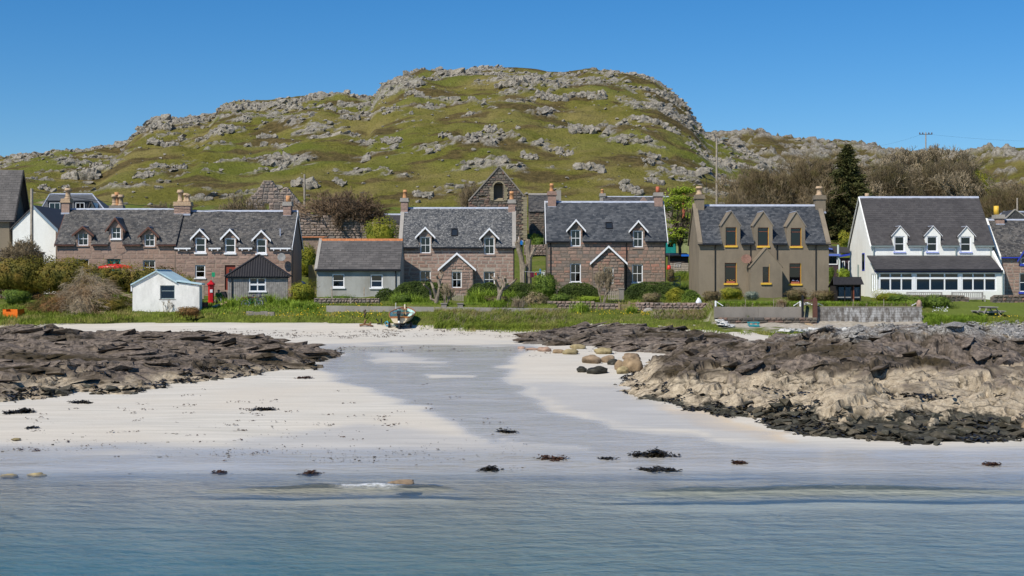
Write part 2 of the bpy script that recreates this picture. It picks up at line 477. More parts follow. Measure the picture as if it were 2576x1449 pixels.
Zg = Zg - .9 * (1 - inside) + .10 * inside + .10 * fbm(X / 1.4, Y / 1.4, 3, 93) * inside + .12 * fbm(X / 5, Y / 5, 2, 95) * sstep(110, 150, Y)
Zg = np.where(Y < 94.3, Zg - 1, Zg)
lawn = sstep(2330, 2380, U) * sstep(0, 8, 800 - V) * (V > 700)
bare = np.clip(sdist(U + 20 * fbm(X, Y, 3, 97), V * 3 + 20 * fbm(X, Y, 3, 98), [(1780, 806 * 3), (2340, 800 * 3), (2330, 832 * 3), (1990, 834 * 3), (1820, 828 * 3)]) / 12 + .5, 0, 1)
gapg = sdist(U, V * 3, [(790, 735 * 3), (805, 700 * 3), (760, 690 * 3), (740, 740 * 3)])
ground = grid_obj("ground", xs, ys, Zg, M_GROUND, {"lawn": lawn, "bare": bare})
tag(ground, kind='structure')
GZ = lambda x, y: float(base_z(x, y)) + .08

# ------------------------------------------------------------------ hills
SKY1 = [(-1500, 520), (-700, 470), (-300, 440), (0, 402), (60, 396), (150, 384), (250, 377), (330, 362), (365, 322), (400, 304), (480, 298), (545, 292), (562, 270), (600, 264), (680, 258), (760, 242), (800, 234), (880, 230), (945, 238), (962, 210), (1030, 187), (1060, 180), (1130, 184), (1200, 174), (1300, 168), (1360, 174), (1420, 186), (1480, 180), (1560, 184), (1640, 197), (1680, 224), (1705, 246), (1722, 262), (1740, 296), (1762, 328), (1800, 348), (1850, 372), (1950, 425), (2100, 485), (2300, 525), (2700, 545), (4200, 560)]
HY0, HYC = 205.0, 340.0
def hill_z(X, Y):
    u = CX + X * FP / (.2 * HYC + .8 * np.clip(Y, 150, HYC))
    zc = CAM_H + (HY - np.interp(u, [a for a, b in SKY1], [b for a, b in SKY1])) * HYC / FP
    t = (Y - HY0) / (HYC - HY0)
    tt = np.clip(t, 0, 1)
    z0 = np.interp(np.minimum(Y, 215), PY, PZ)
    z = 16.2 + (zc - 16.2) * tt * (1.22 - .22 * tt)
    z = np.where(t > 1, zc - (Y - HYC) * .28, z)
    w = np.clip(tt * 4, 0, 1) * np.clip((1.15 - t) * 4, .3, 1)
    z = z + w * (1.5 * fbm(X / 26, Y / 20, 3, 101) + .45 * fbm(X / 6, Y / 5, 3, 103))
    low = np.interp(Y, PY, PZ) + .35 * sstep(158, 163, Y) - .3 + .25 * fbm(X / 3, Y / 3, 3, 105)
    return np.where(Y < 216, np.maximum(low, np.where(t > 0, z, -99)), z)
def hill_rockmask(X, Y):
    t = (Y - HY0) / (HYC - HY0)
    u = CX + X * FP / Y
    n = .55 * fbm((X + .5 * Y) / 15, (Y - .25 * X) / 10, 3, 111, .6) + .75 * (.42 - np.abs(fbm((X * .9 + .45 * Y) / 8, (Y * .9 - .45 * X) / 3.2, 4, 115, .6)))
    thr = .36 - .22 * sstep(.45, .95, t) + .10 * sstep(300, 0, u) - .10 * sstep(1350, 1800, u) + .25 * sstep(.16, .0, t) - .10 * np.exp(-((u - 430) / 130) ** 2) * sstep(.5, .9, t)
    return sstep(thr, thr + .16, n), n - thr
xs = axis((-900, -180, 12), (-180, 130, .5), (130, 900, 12))
ys = axis((158, HY0, .8), (HY0, 348, .5), (348, 470, 4))
X, Y = np.meshgrid(xs, ys)
rm, _ = hill_rockmask(X, Y)
Zh = hill_z(X, Y)
f = facets((X + .35 * Y) / 1.9, (Y + .2 * X) / 1.5, 121, .9) + .4 * facets(X / .9, Y / .9, 123, .9)
Zh = Zh + rm * (.30 + .55 * f)
heath = np.clip(sstep(.02, .40, fbm(X / 13, Y / 7, 4, 131)) + .7 * sstep(.25, .1, np.abs((Y - 330) / 60)) * sstep(.0, .3, fbm(X / 20, Y / 9, 3, 133)), 0, 1)
hill = grid_obj("hill", xs, ys, Zh, M_HILL, {"rock": rm * .9, "heath": heath})
tag(hill, kind='structure')

# blocky boulder templates: convex hulls of a few points
def block_mesh(name, seed, n=13, flat=.75, mat=None):
    r = random.Random(seed)
    bm = bmesh.new()
    for i in range(n):
        v = Vector((r.uniform(-1, 1), r.uniform(-1, 1), r.uniform(-1, 1)))
        v = v / max(.35, max(abs(v.x), abs(v.y), abs(v.z))) * r.uniform(.75, 1)
        bm.verts.new((v.x * .5, v.y * .5, v.z * .5 * flat + .15))
    res = bmesh.ops.convex_hull(bm, input=bm.verts[:])
    bmesh.ops.delete(bm, geom=list({g for g in list(res['geom_interior']) + list(res['geom_unused']) if isinstance(g, bmesh.types.BMVert)}), context='VERTS')
    bmesh.ops.triangulate(bm, faces=bm.faces[:])
    me = bpy.data.meshes.new(name); bm.to_mesh(me); bm.free()
    if mat: me.materials.append(mat)
    return me
def mesh_np(me):
    v = np.empty(len(me.vertices) * 3, np.float32); me.vertices.foreach_get("co", v)
    f = np.empty(len(me.loops), np.int32); me.loops.foreach_get("vertex_index", f)
    return v.reshape(-1, 3), f.reshape(-1, 3)
HB = [block_mesh("rock", 200 + i, 12 + i % 4, .8, M_HROCK) for i in range(12)]
HBN = [mesh_np(m) for m in HB]

def scatter_blocks(items, parent, mat, templates, tnp, name="rock", keep=300):
    """items: (x, y, z, size, rz, tilt, sx, sz); the largest on show become parts, the rest one stuff part"""
    items = sorted(items, key=lambda i: -i[3] / i[1])
    for k, (x, y, z, s, rz, tl, fx, fz) in enumerate(items[:keep]):
        o = bpy.data.objects.new(name, templates[k % len(templates)])
        o.location = (x, y, z); o.rotation_euler = (tl * .5, tl, rz); o.scale = (s * fx, s, s * fz)
        link(o, parent)
    V, F, off = [], [], 0
    for k, (x, y, z, s, rz, tl, fx, fz) in enumerate(items[keep:]):
        v, f = tnp[k % len(tnp)]
        m = np.array(Matrix.LocRotScale((x, y, z), __import__('mathutils').Euler((tl * .5, tl, rz)), (s * fx, s, s * fz)))
        V.append(v @ m[:3, :3].T + m[:3, 3]); F.append(f + off); off += len(v)
    if V:
        o = link(bpy.data.objects.new("small_" + name, np_mesh("small_" + name, np.vstack(V), np.vstack(F), mat)), parent)
        tag(o, kind='stuff')

items = []
r = random.Random(5)
px = rng.uniform(-160, 118, 60000); py = rng.uniform(212, 343, 60000)
mk, ex = hill_rockmask(px, py)
sel = np.nonzero((mk > .25) & (rng.uniform(0, 1, 60000) < .36))[0]
zz = hill_z(px, py)
for i in sel:
    s = r.uniform(.25, .72) * (1 + 1.6 * max(0, ex[i])) * (1.8 if r.random() < .07 else 1)
    items.append((px[i], py[i], zz[i] + mk[i] * .35 - .1 * s, s * 1.15, r.uniform(-.4, .9), r.uniform(-.5, .1), r.uniform(.9, 1.8), r.uniform(.6, 1.25)))
# loose scatter of small stones in the turf
def hill_px(x, y):
    Y = np.linspace(165, 345, 721); z = hill_z(wx(x, Y), Y); k = np.nonzero(wz(y, Y) <= z)[0]
    return (wx(x, Y[k[0]]), Y[k[0]]) if len(k) else None
for x, y, w in [(610, 306, 38), (593, 276, 70), (828, 276, 32), (1043, 238, 48), (1187, 252, 18), (1287, 216, 75), (1389, 252, 75), (671, 348, 50), (916, 367, 44), (979, 360, 56), (364, 446, 44), (452, 424, 44), (691, 418, 64), (769, 472, 70), (857, 464, 36), (1062, 496, 48), (1331, 400, 44), (1421, 392, 44), (393, 325, 75), (408, 368, 75), (545, 338, 44), (1490, 246, 64), (1468, 334, 64), (1565, 360, 44), (1648, 268, 30), (1622, 303, 52), (1674, 325, 52), (1819, 418, 64), (1631, 412, 30), (1486, 430, 64), (1718, 440, 52), (1587, 484, 52), (1648, 462, 40), (1753, 378, 40), (205, 448, 90), (360, 448, 52), (164, 474, 22), (108, 480, 30), (237, 420, 30), (880, 300, 50), (1240, 330, 40), (1120, 345, 34), (760, 255, 40), (480, 310, 50)]:
    p = hill_px(x, y)
    if p is None: continue
    k = p[1] / FP; n = int(8 + w / 2.6)
    for j in range(n):
        t = r.uniform(-.5, .5); X_ = p[0] + t * w * k; Y_ = p[1] + r.uniform(-.6, 1.8) - t * 1.5
        s = w * k * r.uniform(.09, .24) + .25
        items.append((X_, Y_, float(hill_z(np.array([X_]), np.array([Y_]))[0]) + s * .12, s, r.uniform(-.3, .9), r.uniform(-.5, .1), r.uniform(.8, 1.5), r.uniform(.9, 1.5)))
px = rng.uniform(-160, 118, 1500); py = rng.uniform(170, 343, 1500); zz = hill_z(px, py)
for i in range(1500):
    s = r.uniform(.15, .7)
    items.append((px[i], py[i], zz[i] + .05, s, r.uniform(0, 6), r.uniform(-.3, .3), r.uniform(.9, 1.8), r.uniform(.5, 1)))
scatter_blocks(items, hill, M_HROCK, HB, HBN)

# two ridges further back on the right
SKY2 = [(1500, 480), (1700, 370), (1800, 340), (1850, 330), (1900, 330), (1930, 342), (2000, 346), (2060, 354), (2130, 352), (2165, 366), (2230, 376), (2300, 380), (2420, 384), (2600, 400), (3000, 430), (4000, 470)]
SKY3 = [(2250, 470), (2370, 410), (2420, 386), (2460, 376), (2500, 372), (2560, 374), (2640, 368), (2900, 380), (4000, 430)]
def ridge(name, sk, y0, yc, x0, x1, seed, heat):
    xs = axis((x0, x1, .7)); ys = axis((y0, yc + 10, .8), (yc + 10, yc + 120, 8))
    X, Y = np.meshgrid(xs, ys)
    u = CX + X * FP / yc
    zc = CAM_H + (HY - np.interp(u, [a for a, b in sk], [b for a, b in sk])) * yc / FP
    t = (Y - y0) / (yc - y0); tt = np.clip(t, 0, 1)
    zf = lambda A, B, zc_, t_: np.where(t_ > 1, zc_ - (B - yc) * .25, 17 + (zc_ - 17) * np.clip(t_, 0, 1) ** .8)
    Z = zf(X, Y, zc, t) + 1.0 * fbm(X / 20, Y / 15, 3, seed) * np.clip((1.1 - t) * 4, .25, 1)
    n = fbm((X + .6 * Y) / 9, (Y - .3 * X) / 5, 4, seed + 3, .6)
    rm = sstep(.22, .4, n) * sstep(.2, .5, tt)
    Z = Z + rm * (.8 + 1.4 * facets((X + .5 * Y) / 3.2, Y / 2.6, seed + 5, .9))
    he = np.clip(heat + .8 * fbm(X / 10, Y / 6, 3, seed + 7), 0, 1)
    o = grid_obj(name, xs, ys, Z, M_HILL, {"rock": rm * .85, "heath": he})
    tag(o, kind='structure')
    sel = np.argwhere((rm > .3) & (np.random.default_rng(seed).uniform(0, 1, rm.shape) < .03) & (t < .98))
    it = [(X[a, b], Y[a, b], Z[a, b] - .2, r.uniform(.5, 1.5), r.uniform(-.4, .9), r.uniform(-.6, .1), r.uniform(.8, 1.6), r.uniform(.7, 1.3)) for a, b in sel]
    scatter_blocks(it, o, M_HROCK, HB, HBN, keep=60)
    return o
ridge("far_hill", SKY2, 300, 420, 40, 330, 141, .85)
ridge("right_hill", SKY3, 260, 350, 84, 330, 151, .5)
# ------------------------------------------------------------------ shore rocks
def sm_min(a, b, k): 
    h = np.clip(.5 + .5 * (b - a) / k, 0, 1)
    return b * (1 - h) + a * h - k * h * (1 - h)

def outcrop(name, poly_px, label, height, steep, seed, step=.15, ridge=None, lichen=0.0, strata=(.55, .83), amp=.34, mat=None, cat="rock outcrop"):
    pts = [at_px(x, y) for x, y in poly_px]
    poly = [(p.x, p.y) for p in pts]
    x0 = min(p[0] for p in poly) - .5; x1 = max(p[0] for p in poly) + .5
    y0 = min(p[1] for p in poly) - .5; y1 = max(p[1] for p in poly) + .5
    xs = np.arange(x0, x1, step); ys = np.arange(y0, y1, step)
    X, Y = np.meshgrid(xs, ys)
    sd = sdist(X, Y, poly) + .55 * fbm(X / 1.5, Y / 1.5, 4, seed, .6)
    rise = height * (1 - np.exp(-np.maximum(sd, 0) / steep))
    sx_, sy_ = strata
    wob = .22 * fbm(X / 1.4, Y / 1.4, 3, seed + 20)
    S_ = X * sx_ + Y * sy_; Q_ = X * sy_ - Y * sx_          # along and across the beds
    f1 = facets(Q_ / 1.9 + wob, S_ / 5.5 + wob, seed + 1, .55)
    f2 = facets(Q_ / .75 + wob * 2, S_ / 1.9 + wob * 2, seed + 2, .75)
    f3 = facets(Q_ / .34 + wob * 3, S_ / .6, seed + 3, .9)
    lump = fbm(X / 5.5, Y / 3.5, 3, seed + 4)
    env = sstep(0, 1.8, sd)
    Z = base_z(X, Y) + rise + env * (amp * f1 + amp * .34 * f2 + .028 * f3 + .40 * lump) * min(1.3, height / 1.1) + np.clip(env, .0, 1) * .05
    if ridge is not None: Z = Z + ridge(X, Y) * env
    fr = lambda v: 1 - np.abs((v % 1) - .5) * 2
    ck = np.maximum(sstep(.84, .98, fr(Q_ / 1.55 + .55 * fbm(S_ / 3, Q_ / 2.2, 3, seed + 30))), .8 * sstep(.86, .98, fr(S_ / 2.7 + .6 * fbm(S_ / 2, Q_ / 1.5, 3, seed + 31)))) * sstep(-.15, .2, fbm(X / 2.5, Y / 2.5, 2, seed + 32) + .1)
    Z = Z - .26 * ck * env
    Z = np.where(sd > 0, np.maximum(Z, base_z(X, Y) + .0 + .25 * env), base_z(X, Y) - .35)
    F = grid_faces(len(xs), len(ys))
    keep = (sd > -.4).ravel()[F].any(1)
    F = F[keep]
    used = np.unique(F); remap = np.full(len(xs) * len(ys), -1); remap[used] = np.arange(len(used))
    V = np.stack([X, Y, Z], -1).reshape(-1, 3)[used]
    ct = np.array([(x0 + x1) / 2, (y0 + y1) / 2, 0])
    me = np_mesh(name, V - ct, remap[F], mat or M_SHORE, False, {"lichen": np.full(len(used), lichen), "crev": np.clip(ck.ravel()[used], 0, 1)})
    o = link(bpy.data.objects.new(name, me)); o.location = tuple(ct)
    tag(o, label, cat)
    return o, (X, Y, Z, sd)

L_POLY = [(-260, 1030), (0, 1015), (60, 1006), (130, 1002), (200, 985), (250, 992), (370, 984), (430, 968), (560, 954), (640, 945), (700, 931), (790, 930), (780, 912), (830, 905), (866, 893), (845, 884), (760, 874), (600, 858), (500, 856), (400, 856), (230, 850), (130, 840), (0, 832), (-260, 832)]
lo_obj, lo = outcrop("rock_outcrop", L_POLY, "long low dark rock outcrop with weed running in from the picture's left edge", .80, 2.4, 301, strata=(.99, .12), amp=.36, mat=M_SHOREL)
RP = [(1568, 985), (1575, 992), (1680, 1018), (1800, 1045), (1900, 1058), (1960, 1078), (2040, 1096), (2130, 1104), (2260, 1118), (2400, 1116), (2576, 1112), (2800, 1115), (2800, 930), (2600, 905), (2420, 870), (2200, 862), (2000, 875), (1840, 885), (1690, 895), (1640, 910), (1590, 950)]
def rr(X, Y):
    u = CX + X * FP / Y
    return .9 * np.exp(-((X - wx(2400, 78)) / 5) ** 2 - ((Y - 78) / 7) ** 2) + .35 * np.exp(-((X - wx(1850, 72)) / 9) ** 2 - ((Y - 72) / 6) ** 2) - .5 * sstep(62, 57, Y)
ro_obj, ro = outcrop("rock_outcrop", RP, "broad tan and dark slanting rock outcrop filling the right side of the beach", 1.45, 4.2, 311, ridge=rr, strata=(.6, .8), amp=.36)
UP = [(1310, 862), (1380, 872), (1450, 870), (1560, 884), (1660, 890), (1760, 896), (1850, 880), (1900, 862), (1860, 852), (1760, 842), (1660, 832), (1600, 824), (1500, 822), (1400, 822), (1380, 838), (1300, 852)]
uo_obj, uo = outcrop("rock_outcrop", UP, "blue grey rock ledge with pale lichen crest below the grass bank", .42, 1.6, 321, lichen=.22, strata=(.9, .45), amp=.34, mat=M_SHOREL)

M_WEED = simple("seaweed", (.022, .017, .008), .35, .5, 9, .5)
M_WEED2 = simple("red_seaweed", (.06, .028, .010), .4, .5, 9, .5)

def strip_cloud(name, pts, mat, parent=None, lo=.10, hi=.32, wd=.05, up=.35, seed=3, count=6):
    """flat wavy fronds, count of them round each point; one mesh"""
    g = np.random.default_rng(seed)
    P = np.repeat(np.asarray(pts, float), count, 0); n = len(P)
    P = P + g.normal(0, .10, (n, 3)) * [1, 1, .25]
    a = g.uniform(0, 2 * math.pi, n); ln = g.uniform(lo, hi, n)
    d = np.stack([np.cos(a), np.sin(a), g.uniform(-.25, up, n)], -1)
    s = np.stack([-np.sin(a), np.cos(a), g.uniform(-.6, .6, n)], -1) * (wd * g.uniform(.5, 1.3, n))[:, None]
    m = P + d * ln[:, None] * .5 + [0, 0, .03]; e = P + d * ln[:, None] * [1, 1, .6]
    V = np.stack([P - s, P + s, m + s * 1.3, m - s * 1.3, e + s * .5, e - s * .5], 1).reshape(-1, 3)
    b = np.arange(n)[:, None] * 6
    F = np.vstack([b + [0, 1, 2, 3], b + [3, 2, 4, 5]])
    return link(bpy.data.objects.new(name, np_mesh(name, V, F, mat)), parent)

def weed_on(oc, parent, seed, lo_z, hi_z, sdmax, frac):
    X, Y, Z, sd = oc
    g = np.random.default_rng(seed)
    n = fbm(X / 2.2, Y / 1.4, 3, seed)
    zz = Z - lo_z
    m = (sd > -.15) & (((sd < sdmax) & (n > -.25)) | ((Z > lo_z) & (Z < hi_z) & (n > .28))) & (Z < hi_z) & (g.uniform(0, 1, X.shape) < frac)
    P = np.stack([X[m], Y[m], np.maximum(Z[m], base_z(X[m], Y[m])) + .03], -1) - np.array(parent.location)
    o = strip_cloud("weed", P, M_WEED, parent, .12, .38, .05, .25, seed, 4)
    tag(o, kind='stuff')
weed_on(lo, lo_obj, 331, .2, 1.9, .9, .16)
weed_on(ro, ro_obj, 333, .2, 1.6, 1.0, .20)

M_FOOT = m_stone("foot_rock", [(.035, .032, .022), (.10, .095, .07), (.06, .058, .05), (.15, .125, .085), (.045, .04, .025)], .6, (.025, .02, .01), 3)
FB = [block_mesh("rock", 250 + i, 12 + i % 4, .75, M_FOOT) for i in range(8)]; FBN = [mesh_np(m) for m in FB]
for (X, Y, Z, sd), par, sdm, n, s1, x0 in ((ro, ro_obj, 3.4, 280, .62, 1850), (lo, lo_obj, 1.5, 130, .5, -400)):
    g = np.random.default_rng(n); q = np.argwhere((sd > -.25) & (sd < sdm) & (Z < 1.25) & (CX + X * FP / Y > x0)); q = q[g.permutation(len(q))[:n]]; it = []
    for a_, b_ in q:
        s_ = g.uniform(.18, s1) * (1.7 if g.uniform() < .1 else 1) * (1 if sd[a_, b_] > .3 else .6)
        it.append((X[a_, b_] - par.location.x, Y[a_, b_] - par.location.y, max(Z[a_, b_], gz(X[a_, b_], Y[a_, b_])) + .02, s_, g.uniform(-.5, 1.2), g.uniform(-.3, .3), g.uniform(.9, 1.7), g.uniform(.45, .8)))
    for i, (x, y, z, s_, rz_, tl, fx, fz) in enumerate(it):
        o = bpy.data.objects.new("rock", FB[i % 8]); o.location = (x, y, z); o.rotation_euler = (tl * .5, tl, rz_); o.scale = (s_ * fx, s_, s_ * fz); link(o, par)
# hard tilted slabs standing out of the outcrops
for (X, Y, Z, sd), par, n, ang, mt, smin, seed in ((ro, ro_obj, 190, .93, M_SHORE, .7, 41), (lo, lo_obj, 250, .12, M_SHOREL, .4, 43), (uo, uo_obj, 170, .45, M_SHOREL, .2, 45)):
    g = np.random.default_rng(seed); TB = [block_mesh("slab", 270 + i, 11 + i % 4, .8, mt) for i in range(10)]
    q = np.argwhere((sd > smin) & (Z > (2.35 if par is ro_obj else 1.2)) & (CX + X * FP / Y > -60) & (CX + X * FP / Y < 2640)); q = q[g.permutation(len(q))[:n]]
    for i, (a_, b_) in enumerate(q):
        L_ = g.uniform(.9, 2.8); o = bpy.data.objects.new("slab", TB[i % 10]); h_ = g.uniform(.25, .62)
        o.location = (X[a_, b_] - par.location.x, Y[a_, b_] - par.location.y, Z[a_, b_] - .18 * h_); o.rotation_euler = (g.uniform(-.25, .35), g.uniform(-.28, .12), ang + g.normal(0, .22)); o.scale = (L_, L_ * g.uniform(.28, .55), h_); link(o, par)
# separate dark blocks in the weed at the foot of the right outcrop and boulders
M_BOULD = [simple("boulder_tan", (.29, .205, .12), .8, .35, 3, .2, .4), simple("boulder_brown", (.25, .18, .115), .8, .4, 3, .2, .4), simple("boulder_pink", (.33, .22, .16), .8, .3, 3, .2, .4), simple("boulder_dark", (.035, .032, .022), .6, .5, 3, .3, .5), simple("boulder_green", (.30, .24, .125), .8, .4, 3, .2, .4)]
def boulder_mesh(name, seed, mat, flat=.7, rough=.16):
    bm = bmesh.new()
    bmesh.ops.create_icosphere(bm, subdivisions=3, radius=.5)
    r = random.Random(seed); ox, oy = r.uniform(0, 90), r.uniform(0, 90)
    co = np.array([v.co[:] for v in bm.verts])
    d = 1 + rough * fbm(co[:, 0] * 2.2 + ox, co[:, 1] * 2.2 + co[:, 2] * 1.7 + oy, 3, seed)
    for v, k in zip(bm.verts, d): v.co = Vector((v.co.x * k, v.co.y * k, v.co.z * k * flat))
    for f in bm.faces: f.smooth = True
    me = bpy.data.meshes.new(name); bm.to_mesh(me); bm.free(); me.materials.append(mat)
    return me
BL = [  # column, row of the foot, width px, height px, material, words
 (1490, 916, 58, 28, 1, "round brown boulder, largest of the boulders beside the sand"),
 (1435, 893, 46, 18, 4, "mossy flat boulder at the head of the sandy gap"),
 (1405, 890, 36, 14, 0, "low buff boulder next to the mossy flat one"),
 (1372, 886, 44, 16, 2, "pale pink boulder lying flat below the blue grey ledge"),
 (1340, 882, 40, 9, 2, "flat pink slab of stone at the boulders' far end"),
 (1312, 878, 24, 8, 2, "small pink stone where the boulders start"),
 (1531, 913, 40, 24, 1, "grey boulder squeezed between the big brown one and tan ones"),
 (1545, 920, 34, 20, 3, "dark wet boulder behind the tan boulders"),
 (1560, 932, 38, 30, 0, "tan rounded boulder standing next to the weedy black one"),
 (1595, 938, 60, 48, 0, "big yellowish tan boulder leaning on the right outcrop"),
 (1567, 941, 42, 22, 4, "greenish tan boulder in front of the yellowish one"),
 (1505, 941, 72, 22, 3, "weed covered black boulder lying on the white sand"),
 (1464, 937, 32, 18, 3, "small weedy black boulder at the end of the group"),
 (1520, 892, 56, 22, 4, "olive boulder behind the round brown one"),
 (1590, 905, 56, 20, 1, "grey boulder at the back beside the ledge"),
 (1455, 880, 50, 16, 4, "flat greenish boulder against the ledge"),
]
for i, (x, y, w_, h_, mi, lab) in enumerate(BL):
    p = at_px(x, y); k = p.y / FP
    o = link(bpy.data.objects.new("boulder", boulder_mesh("boulder", 400 + i, M_BOULD[mi], 1.0, .30)))
    w, h = w_ * k * .84, h_ * k * .84
    o.location = (p.x, p.y + w * .35, p.z + h * .36); o.scale = (w, w * .8, h * 1.2); o.rotation_euler = (0, 0, (i * 1.3) % 1.2 - .5)
    tag(o, lab, "boulder", "boulders between the sand and the ledge")
p = at_px(2572, 1095)
o = link(bpy.data.objects.new("boulder", boulder_mesh("boulder", 444, M_BOULD[0], .8))); o.location = (p.x + 1.2, p.y, p.z + .3); o.scale = (2.6, 1.6, 1.1)
tag(o, "ochre boulder cut by the picture's right edge among black weed", "boulder")
for i, (x, y, w_, lab) in enumerate([(22, 1203, 42, "mossy flat stone at the waterline, nearer the left edge"), (97, 1200, 44, "mossy flat stone at the waterline, right one of the pair"), (40, 1107, 22, "small brown stone alone on the left sand")]):
    p = at_px(x, y); k = p.y / FP * w_
    o = link(bpy.data.objects.new("stone", boulder_mesh("stone", 450 + i, M_BOULD[4], .6, .35))); o.location = (p.x, p.y, p.z + k * .08); o.scale = (k, k * .8, k * .5)
    tag(o, lab, "stone")
p = at_px(1016, 1232)
o = link(bpy.data.objects.new("stone", boulder_mesh("stone", 460, M_BOULD[1], .6, .4))); o.location = (p.x, p.y - 1.0, .10); o.scale = (.80, .55, .42)
tag(o, "brown stone breaking the surface beside the white foam", "stone")

# seaweed clumps on the sand
def clump(x, y, w, h, lab, mat, n, seed):
    p = at_px(x, y); k = p.y / FP
    g = np.random.default_rng(seed)
    W_, H_ = w * k * .5, h * k
    P = []
    for _ in range(max(4, n // 9)):       # wandering strands from a few roots
        q = np.array([g.normal(0, .25) * W_, g.normal(0, .12) * W_, 0.]); a_ = g.choice([0, math.pi]) + g.normal(0, .5)
        for _ in range(9):
            a_ += g.normal(0, .4); q = q + np.array([math.cos(a_) * .075 * W_, math.sin(a_) * .04 * W_, 0]); P.append(q.copy())
    P = np.array(P); t = P[:, 0] / W_
    P[:, 2] = H_ * .75 * np.clip(1 - np.abs(t) ** 1.5, 0, 1) * g.uniform(.0, 1, len(P)) * (.55 + .45 * np.cos(t * 6 + seed))
    o = strip_cloud("seaweed", P, mat, None, .07, .22, .028, .12, seed, 4)
    o.location = p
    tag(o, lab, "seaweed")
for i, a in enumerate([
 (665, 1031, 70, 7, "long thin strand of dark seaweed alone on the white sand", M_WEED, 60),
 (768, 951, 30, 7, "small brown weed tuft on the sand near the left outcrop", M_WEED2, 30),
 (62, 1038, 96, 14, "black weed strip lying off the left outcrop's lower tip", M_WEED, 90),
 (205, 1014, 60, 10, "short black weed tail below the left outcrop", M_WEED, 60),
 (325, 985, 90, 9, "flat black weed trail on the sand in front of the left outcrop", M_WEED, 70),
 (1280, 1090, 58, 14, "dark weed covered lump on the wet sand in mid beach", M_WEED, 80),
 (1392, 1157, 100, 16, "curled brown kelp strand on the wet sand", M_WEED2, 80),
 (1638, 1148, 106, 27, "mounded heap of black weed on the wet sand, the biggest clump", M_WEED, 190),
 (1652, 1184, 104, 12, "flat band of dark weed at the water's edge under the big heap", M_WEED, 100),
 (1236, 1184, 40, 13, "upright green brown weed tuft at the water's edge", M_WEED, 60),
 (783, 1196, 38, 12, "reddish brown weed lump in the shallows, left", M_WEED2, 60),
 (552, 1192, 20, 7, "tiny reddish weed scrap in the shallows", M_WEED2, 20),
 (1855, 1167, 30, 10, "small reddish weed lump on the wet sand under the right outcrop", M_WEED2, 40),
 (1530, 1157, 18, 6, "tiny dark weed scrap left of the biggest heap", M_WEED, 20),
 (2486, 1170, 32, 9, "small reddish weed lump near the right edge", M_WEED2, 40),
 (2520, 1025, 90, 8, "upper black weed streak on the sand at the right edge", M_WEED, 60),
 (2500, 1000, 130, 12, "black weed band between sand patches near the right edge", M_WEED, 90),
 (85, 1079, 26, 5, "small dark weed strand on the left sand", M_WEED, 20)]):
    clump(*a, 500 + i)

# pebbles
def pebbles(name, pts, mat, seed, s0, s1, flat=.6):
    g = np.random.default_rng(seed); pts = np.asarray(pts); n = len(pts)
    base = [mesh_np(block_mesh("pebble", 600 + j, 9, .7)) for j in range(6)]
    V, F, off = [], [], 0
    for j in range(6):
        q = pts[j::6]; v, f = base[j]; m = len(q)
        if not m: continue
        s = g.uniform(s0, s1, m) ** 1.0 * (1 + (g.uniform(0, 1, m) < .08) * 1.2); a = g.uniform(0, 6.28, m)
        c, si = np.cos(a)[:, None], np.sin(a)[:, None]
        vx, vy, vz = v[None, :, 0], v[None, :, 1], v[None, :, 2]
        P = np.stack([(vx * c - vy * si) * s[:, None] * 1.3, (vx * si + vy * c) * s[:, None], vz * s[:, None] * flat + 0 * c], -1) + q[:, None, :]
        V.append(P.reshape(-1, 3)); F.append((f[None] + (np.arange(m) * len(v))[:, None, None] + off).reshape(-1, 3)); off += m * len(v)
    V = np.vstack(V); F = np.vstack(F)
    rn = np.repeat(g.uniform(0, 1, len(F) // 2 + 1), 2)[:len(F)]
    return link(bpy.data.objects.new(name, np_mesh(name, V, F, mat, False, None, {"tint": rn})))
def m_pebble(name, a, b):
    g = G(name); n = g.voro(2.2, None, 'F1', "Color")
    return g.out(g.bsdf(g.mix(g.mr(g.noise(3.5, 3, .8), .3, .7), a, b), .9, None, .2))
M_PEB = m_pebble("pebble_grey", (.10, .095, .09), (.42, .40, .37))
M_PEBD = m_pebble("pebble_dark", (.03, .028, .025), (.16, .14, .115))
g = np.random.default_rng(61)
pp = []
while len(pp) < 1500:
    x = g.uniform(0, 1330); y = 1158 + g.normal(0, 22) if g.uniform() < .75 else g.uniform(1060, 1185)
    if not 1050 < y < 1192 or g.uniform() > .25 + .75 * (fbm(x / 160, y / 12, 2, 63) > 0): continue
    Yp = FP * CAM_H / (y - HY); Yp = (FP * CAM_H + FP * .0568 * 49.7) / ((y - HY) + FP * .0568)
    pp.append((wx(x, Yp), Yp, gz(wx(x, Yp), Yp)))
tag(pebbles("pebbles", pp, M_PEBD, 65, .02, .055), kind='stuff')
pp = []
while len(pp) < 7000:
    x = g.uniform(2290, 2700); Yp = g.uniform(82, 104.5)
    y = HY + (CAM_H - gz(wx(x, Yp), Yp)) * FP / Yp
    if y < 812 + 6 * vnoise(np.array([x / 20.]), np.array([3.]))[0] or y > 905 or sdist(np.array([x]), np.array([y]), [(2290, 815), (2320, 810), (2800, 806), (2800, 910), (2560, 900), (2450, 872), (2390, 858)])[0] < 0: continue
    pp.append((wx(x, Yp), Yp, gz(wx(x, Yp), Yp) + .03 + (0.5 if y > 850 else .1) * max(0, vnoise(np.array([x / 30.]), np.array([Yp / 2]))[0])))
tag(pebbles("shingle", pp, M_PEB, 67, .08, .22), kind='stuff')
M_WSTONE = m_pebble("white_rubble", (.38, .37, .34), (.62, .61, .58))
pp = []
